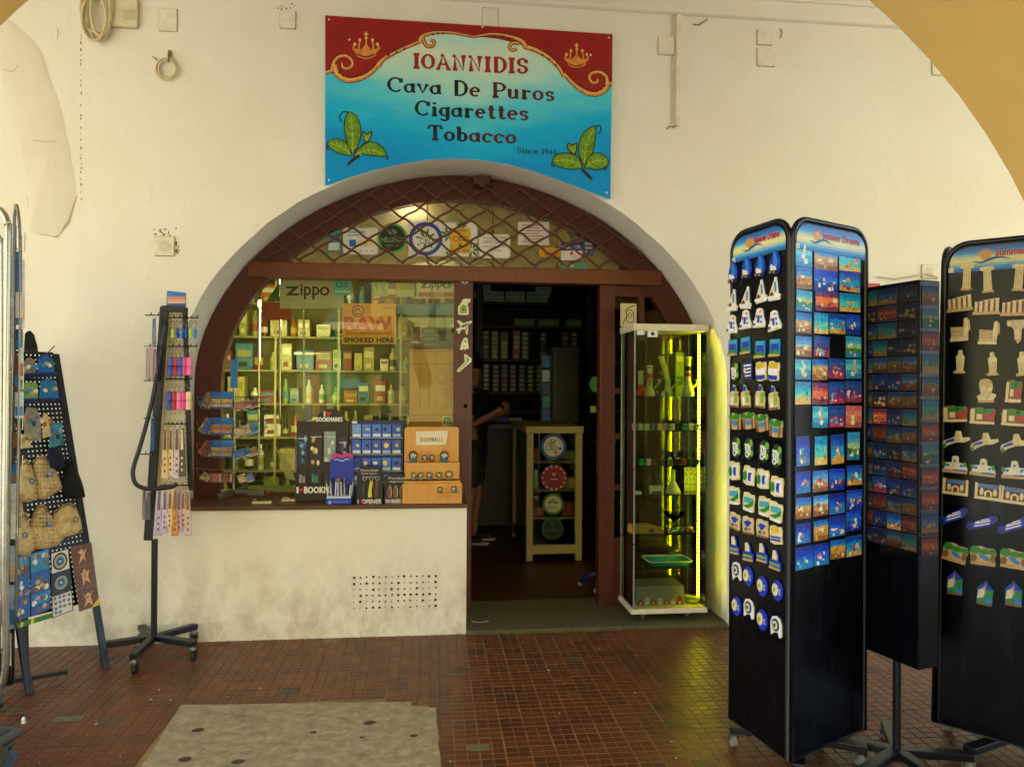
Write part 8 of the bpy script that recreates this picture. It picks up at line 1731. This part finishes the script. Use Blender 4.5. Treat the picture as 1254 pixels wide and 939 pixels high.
def pouch(name, label, pts, mat, dots, tie, emblem, group):
    """soft drawstring bag: a puffed outline, gathered neck and cord"""
    gx_, gy_ = sum(p[0] for p in pts)/len(pts), sum(p[1] for p in pts)/len(pts)-4; pts = [(gx_+(x-gx_)*1.13, gy_+(y-gy_)*1.1) for x, y in pts]
    t = thing(name, label, 'pouch', AP(sum(p[0] for p in pts)/len(pts), max(p[1] for p in pts), .02), 0, group)
    n = len(pts); cx = sum(p[0] for p in pts)/n; cy = sum(p[1] for p in pts)/n; b = MB(); rings = []
    for s, h in ((1.0, .012), (.99, .03), (.9, .052), (.7, .07), (.4, .078), (.05, .08)):
        rings.append([AP(cx+(x-cx)*s, cy+(y-cy)*s, h*(.75+.25*(y > cy))+.004*sin(i*2.3)*(s < .95)*(s > .3)) for i, (x, y) in enumerate(pts)])
    vs = [p for r_ in rings for p in r_]; fs = [(k*n+i, k*n+(i+1) % n, (k+1)*n+(i+1) % n, (k+1)*n+i) for k in range(5) for i in range(n)]+[tuple(range(5*n, 6*n))]
    b.add(vs, fs); b.build('bag', mat, t, smooth='all')
    b = MB(); b.tube([AP(x, y, .07) for x, y in tie], .005, 6); b.build('drawstring', M('#8a744a' if mat is M_LINEN else '#1a1c22', .8), t, smooth='all')
    if dots:
        b = MB(); q = random.Random(len(label)); f = afn(.0)
        for x in range(int(cx-14), int(cx+14), 4):
            for y in range(int(cy-16), int(cy+24), 5):
                d_ = max(abs(x-cx)/ (max(p[0] for p in pts)-cx), abs(y-cy)/(max(p[1] for p in pts)-cy))
                if d_ < .68 and (abs(x-emblem[0])+abs(y-emblem[1])) > 5: b.prism(circ(x+q.uniform(-.6, .6), y+q.uniform(-.6, .6), .8, .9, 6), f, .068*(1-.3*d_*d_), .081-.012*d_)
        tag(b.build('dots', M('#5a4a6a', .8), t), kind='stuff')
    if emblem:
        b = MB(); f = afn(0); b.prism(circ(emblem[0], emblem[1], 3.2, 3.4, 12), f, .07, .0825, 0); b.prism(circ(emblem[0], emblem[1], 1.9, 2.0, 10), f, .08, .0832, 1); b.prism(circ(emblem[0], emblem[1], .9, 1, 8), f, .08, .0838, 2); b.build('emblem', [M(emblem[2], .6), M('#d8d4c0', .6), M('#152a6a', .6)], t)
gp = 'drawstring pouches on the pegboard'
pouch('pouch', 'linen pouch with a blue hooded figure in the upper row', [(24, 612), (24, 590), (26, 572), (28, 566), (32, 563), (36, 568), (42, 580), (46, 595), (46, 606), (36, 612)], M_LINEN, False, [(26, 570), (33, 566), (37, 570)], (39, 589, '#1c3a8a'), gp)
pouch('pouch', 'dotted linen pouch with a blue eye in the upper row', [(47, 608), (45, 590), (42, 570), (46, 561), (54, 559), (62, 566), (70, 582), (76, 596), (66, 602), (54, 609)], M_LINEN, True, [(40, 566), (46, 561), (55, 561), (60, 566)], (61, 580, '#2a5ac0'), gp)
pouch('pouch', 'black velvet pouch at the pegboard edge', [(80, 608), (76, 592), (80, 574), (83, 566), (87, 561), (91, 566), (95, 578), (100, 592), (103, 606), (92, 608)], M('#101218', .9), False, [(82, 567), (87, 564), (91, 567)], None, gp)
pouch('pouch', 'linen pouch with a blue figure in the lower row', [(20, 674), (22, 650), (24, 634), (28, 628), (34, 630), (36, 640), (44, 655), (46, 664), (36, 676), (28, 680)], M_LINEN, False, [(24, 634), (30, 630), (35, 636)], (31, 655, '#1c3a8a'), gp)
pouch('pouch', 'dotted linen pouch with a blue eye in the lower row', [(44, 670), (38, 650), (41, 632), (46, 621), (54, 619), (60, 628), (68, 642), (77, 656), (70, 664), (56, 670)], M_LINEN, True, [(40, 630), (47, 621), (54, 620), (59, 627)], (61, 641, '#2a5ac0'), gp)
pouch('pouch', 'linen pouch with a dark brown emblem at the pegboard edge', [(68, 655), (66, 636), (68, 626), (78, 619), (86, 616), (92, 622), (97, 636), (99, 650), (88, 654), (76, 657)], M_LINEN, False, [(67, 628), (76, 620), (86, 617), (92, 622)], (93, 636, '#4a3020'), gp)
pouch('pouch', 'small linen pouch tucked behind the others near the chrome rack', [(14, 640), (12, 622), (15, 606), (19, 600), (24, 604), (27, 618), (28, 636), (20, 642)], M_LINEN, True, [(14, 607), (19, 602), (24, 606)], (20, 622, '#1c3a8a'), gp)
pouch('pouch', 'navy blue pouch hanging between the packets and the linen pouches', [(62, 572), (58, 560), (60, 550), (64, 546), (70, 548), (76, 556), (80, 570), (71, 574)], M('#141c3c', .9), False, [(60, 551), (65, 548), (70, 550)], None, gp)
o = apl('headscarf', 'black cap hanging at the top edge of the pegboard', 'cap', [(30, 433), (28, 418), (31, 407), (37, 404), (42, 410), (46, 424), (47, 433)], .02, .04, M('#0e1014', .8), None, .01)
part(o, 'cap_band', M('#23262e', .8), lambda b: b.prism([(30, 433), (47, 433), (46.5, 428), (29.5, 428)], afn(.06), .0, .004))
# hanging magnet sheets at the bottom
def sheet(label, pts, cells, c, group='picture sheets at the foot of the pegboard'):
    o = apl('picture_sheet', label, 'picture sheet', pts, .03, .006, M(c, .35), group, 0)
    (x0, y0), (x1, y1), (x2, y2), (x3, y3) = pts; f = afn(.036); n = len(cells)
    for k, draw in enumerate(cells):
        t0, t1 = (k+.04)/n, (k+.96)/n
        L = lambda s, t: ((x0+(x3-x0)*t)*(1-s)+(x1+(x2-x1)*t)*s, (y0+(y3-y0)*t)*(1-s)+(y1+(y2-y1)*t)*s)
        g = lambda u, v, h, t0=t0, t1=t1: f(*L(.04+.92*u, t0+(t1-t0)*v), h)
        b = MB(); mats = draw(b, g); b.build('picture', mats, o)
    return o
def seac(seed):
    def d(b, g):
        q = random.Random(seed); b.prism(rect(0, 0, 1, 1), g, .0002, .001, 0); b.prism(rect(0, .55, 1, 1), g, .001, .0014, 1)
        for k in range(6): cx, cy = q.random()*.8+.1, q.random()*.8+.1; b.prism([(min(1, max(0, cx+.16*q.uniform(.6, 1.2)*cos(a))), min(1, max(0, cy+.16*q.uniform(.5, 1.1)*sin(a)))) for a in [2*pi*i/8 for i in range(8)]], g, .0014, .0018+.0002*k, 2+k % 3)
        return [M(x, .35, var=.3, scale=60) for x in (q.choice(['#1a5ab0', '#1a7ac0', '#2a90c0']), q.choice(['#1f86b8', '#1a50a0', '#5a4a4a']), '#c8a070', '#e0e4e0', '#7a5a4a')]
    return d
def eyec(a_, b_):
    def d(b, g):
        b.prism(rect(0, 0, 1, 1), g, .0002, .001, 0); h = .001
        for k, r_ in enumerate((.44, .34, .25, .14, .07)): b.prism(circ(.5, .5, r_, r_, 20), g, h, h+.0004, 1+k); h += .0004
        return [M(x, .35) for x in (a_, '#1c2448', b_, '#2a7ab0', '#101a30', '#d8d8c8')]
    return d
def dotsc(b, g):
    q = random.Random(4); b.prism(rect(0, 0, 1, 1), g, .0002, .001, 0)
    for k in range(14): cx, cy = .14+.24*(k % 4)+q.uniform(-.03, .03), .14+.24*(k//4)+q.uniform(-.03, .03); b.prism(circ(cx, cy, .08, .08, 10), g, .001, .0015, 1); b.prism(circ(cx, cy, .035, .035, 8), g, .0015, .0019, 2)
    return [M(x, .35) for x in ('#d0cdc4', '#2a3a7a', '#8ab0c8')]
def satyr(k):
    def d(b, g):
        b.prism(rect(0, 0, 1, 1), g, .0002, .001, 0); q = random.Random(k); h = .001
        for p in ([(.3, .9), (.4, .5), (.25, .25), (.45, .35), (.5, .6), (.55, .35), (.75, .2), (.62, .5), (.7, .9), (.5, .7)], circ(.5, .25+.1*k % .2, .1, .12, 10)): b.prism([(max(.05, min(.95, x+q.uniform(-.06, .06))), max(.05, min(.95, y+q.uniform(-.06, .06)))) for x, y in p], g, h, h+.0006, 1); h += .0006
        return [M('#6a4420', .4, var=.3, scale=60), M('#d8a06a', .4)]
    return d
sheet('first blue sheet of three sea view magnets', [(18, 682), (36, 678), (37, 754), (16, 762)], [seac(1), seac(2), seac(3)], '#1f5a9a')
sheet('second blue sheet of three sea view magnets', [(37, 678), (60, 671), (62, 745), (38, 754)], [seac(4), seac(5), seac(6)], '#1f5a9a')
sheet('sheet of white, dark and dotted evil eye magnets', [(62, 677), (84, 671), (90, 747), (64, 757)], [eyec('#d8d4c8', '#c8b44a'), eyec('#1a1c24', '#a8a04a'), dotsc], '#2a2620')
o = sheet('brown sheet of three ancient figure magnets', [(86, 669), (112, 664), (122, 740), (97, 749)], [satyr(1), satyr(2), satyr(3)], '#7a5424')
part(o, 'yellow_corner', M('#d8c030', .5), lambda b: b.prism([(112, 744), (122, 740), (121, 731)], afn(.04), .0, .002))
b = MB(); f = afn(.03)
q = random.Random(2)
o = apl('grass_strip', 'strip of green and yellow printed card under the blue sheets', 'card', [(16, 764), (64, 750), (64, 756), (18, 770)], .034, .004, M('#3a7a34', .5), None, 0)
part(o, 'yellow_bird', M('#d8c23a', .5), lambda b: [b.prism([(x, y), (x+4, y-1), (x+5, y-6), (x+2, y-7)], afn(.038), .0002, .0012) for x, y in ((37, 764), (24, 768))])

# ------------------------------------------------------------------ chrome postcard rack at the frame edge
rk = PF(10, 850); M_SLV = M('#b9b8b0', .25, .85)
cr = thing('postcard_rack', 'chrome framed revolving postcard rack cut by the frame edge', 'display rack', rk)
RY = rk.y
def RP(px, py, dy=0): return PW(px, py, RY+dy)
def loop(pts, r_, dy, name, mat):
    b = MB(); b.tube([RP(*p, dy) for p in pts], r_, 8); return b.build(name, mat, cr, smooth='all')
loop(curve([(-40, 256), (-5, 256), (4, 262), (9, 274), (10, 300), (8, 500), (6, 700), (4, 834), (-40, 850)], 5), .017, -.05, 'wing_frame', M_SLV)
loop(curve([(-40, 285), (-6, 286), (1, 296), (2, 330), (1, 700), (-1, 800)], 5), .006, -.05, 'wing_wire', M_SLV)
loop(curve([(9, 834), (12, 600), (16, 420), (17, 300), (17.5, 268), (19, 253), (21, 254), (24, 280), (25, 330), (24, 480), (21, 640), (19, 770)], 5), .008, .0, 'side_frame', M('#8d8a84', .3, .8))
b = MB(); b.bar(RP(12, 838, .02), RP(14.5, 275, .02), .03, .03); b.build('pole', M('#1c1a1a', .5), cr)
for py in (303, 390, 425, 470, 520, 575, 640, 700, 760): b = MB(); b.tube([RP(17, py, .0), RP(30-(py-303)*.012, py+6, .0), RP(31-(py-303)*.012, py-18, .0)], .003, 5); b.build('pocket_wire', M_SLV, cr)
q = random.Random(40)
for i, (y0, y1, x0, x1, c, nm) in enumerate(((308, 398, 18.5, 27, '#5a78b8', 'tall blue'), (318, 402, 27.5, 30.5, '#c8d0dc', 'white'), (403, 428, 18.5, 28, '#24508a', 'deep blue'), (420, 465, 24, 29, '#b8c0cc', 'pale grey'), (436, 478, 17.5, 23, '#6a3a2a', 'brown'), (480, 512, 18, 29, '#b9c8d8', 'pale blue'), (530, 548, 16, 25, '#7a5a3a', 'tan'), (568, 592, 14, 23, '#3a6aa8', 'mid blue'), (592, 660, 13, 22, '#c8ccd0', 'light'), (668, 712, 12, 20, '#a8b4c8', 'pale violet'), (716, 770, 10, 19, '#8aa0c0', 'faded blue'), (775, 815, 8, 14, '#c4c8ce', 'lowest white'))):
    b = MB(); b.prism(prx(x0, y0, x1, y1), pxwall(RY+.006), 0, .012); o = tag(b.build('postcard', M(c, .3, var=.25, scale=40), bevel=.002), '%s postcard seen edge on in the chrome rack' % nm, 'postcard', 'postcards in the chrome rack')
    b = MB(); b.prism(prx(x0+.6, y0+(y1-y0)*.55, x1-.6, y0+(y1-y0)*.9), pxwall(RY+.006), .012, .0126); b.build('picture', M(q.choice(['#c8a878', '#2a78b8', '#8a5a3a', '#e0e0dc']), .3), o)
for i in range(7):
    y0 = 300+i*72; o = board('postcard', '%s of the postcards facing out on the cut off wing' % (ordn[i] if i else 'topmost'), 'postcard', prx(-30, y0, -.5, y0+62), pxwall(RY-.04), .006, M(q.choice(['#2a68b0', '#3a88c0', '#7a6a5a', '#4a78a8']), .3, var=.35, scale=30), 'postcards on the cut off wing')
    part(o, 'picture', M(q.choice(['#d0b080', '#e0e0d8', '#8a5a3a']), .3), lambda b: b.prism(prx(-26, y0+36, -2.5, y0+56), pxwall(RY-.04), .006, .0066))
b = MB(); 
for k in range(4): an = R(30+90*k); b.bar((rk.x-.05, rk.y, .06), (rk.x-.05+.3*cos(an), rk.y+.3*sin(an), .05), .03, .02)
b.tube([(rk.x-.05, rk.y, .05), (rk.x-.05, rk.y, .3)], .014, 8); b.build('foot_frame', M_IRON, cr)

# ------------------------------------------------------------------ platform trolley corner
tz = .155
pa = PF(31, 889, tz); cw = PF(27, 918, .048)
tr = thing('platform_trolley', 'grey platform trolley corner with a blue grey castor at the frame edge', 'trolley', (pa.x-.3, pa.y-.3, 0))
e1 = V((-.28, -.96, 0)).normalized(); e2 = V((-1, .12, 0)).normalized()
cor_ = [pa, pa+e2*.6, pa+e2*.6+e1*.8, pa+e1*.8]
b = MB(); b.prism([(p.x, p.y) for p in cor_], lambda u, v, h: V((u, v, h)), tz-.03, tz); b.build('platform', M('#4d5152', .6), tr, bevel=.01)
b = MB(); b.prism([(p.x, p.y) for p in [pa+e1*.03+e2*.03, pa+e2*.57+e1*.03, pa+e2*.57+e1*.77, pa+e1*.77+e2*.03]], lambda u, v, h: V((u, v, h)), tz+.0005, tz+.005); b.build('rubber_mat', M('#3a3e40', .8, bump=.4), tr)
for off in (V((0, 0, 0)), e1*.66, e2*.5, e1*.66+e2*.5):
    c = pa+e1*.07+e2*.03+off; c.z = 0
    b = MB(); b.box((c.x-.035, c.y-.035, tz-.04), (c.x+.035, c.y+.035, tz-.031))
    for s in (-1, 1): b.prism([(c.x-.03, tz-.041), (c.x+.03, tz-.041), (c.x+.012, .045), (c.x-.012, .045)], XZ(c.y+s*.02), -.0015, .0015)
    cs_ = b.build('caster', M('#8f9290', .35, .8), tr)
    b = MB(); b.lathe([(.02, -.014), (.048, -.013), (.052, 0), (.048, .013), (.02, .014)], (c.x, c.y, .0525), 20, axis='Y'); b.build('wheel', M('#3c5068', .6), cs_, smooth=True)
    b = MB(); b.lathe([(.006, -.022), (.008, .022)], (c.x, c.y, .0525), 8, axis='Y'); b.build('axle', M_STEEL, cs_)
b = MB(); p = PF(29, 886, tz); b.lathe([(.012, tz+.005), (.009, tz+.02), (.004, tz+.03)], (p.x, p.y, 0), 8); b.build('bolt', M_STEEL, tr)
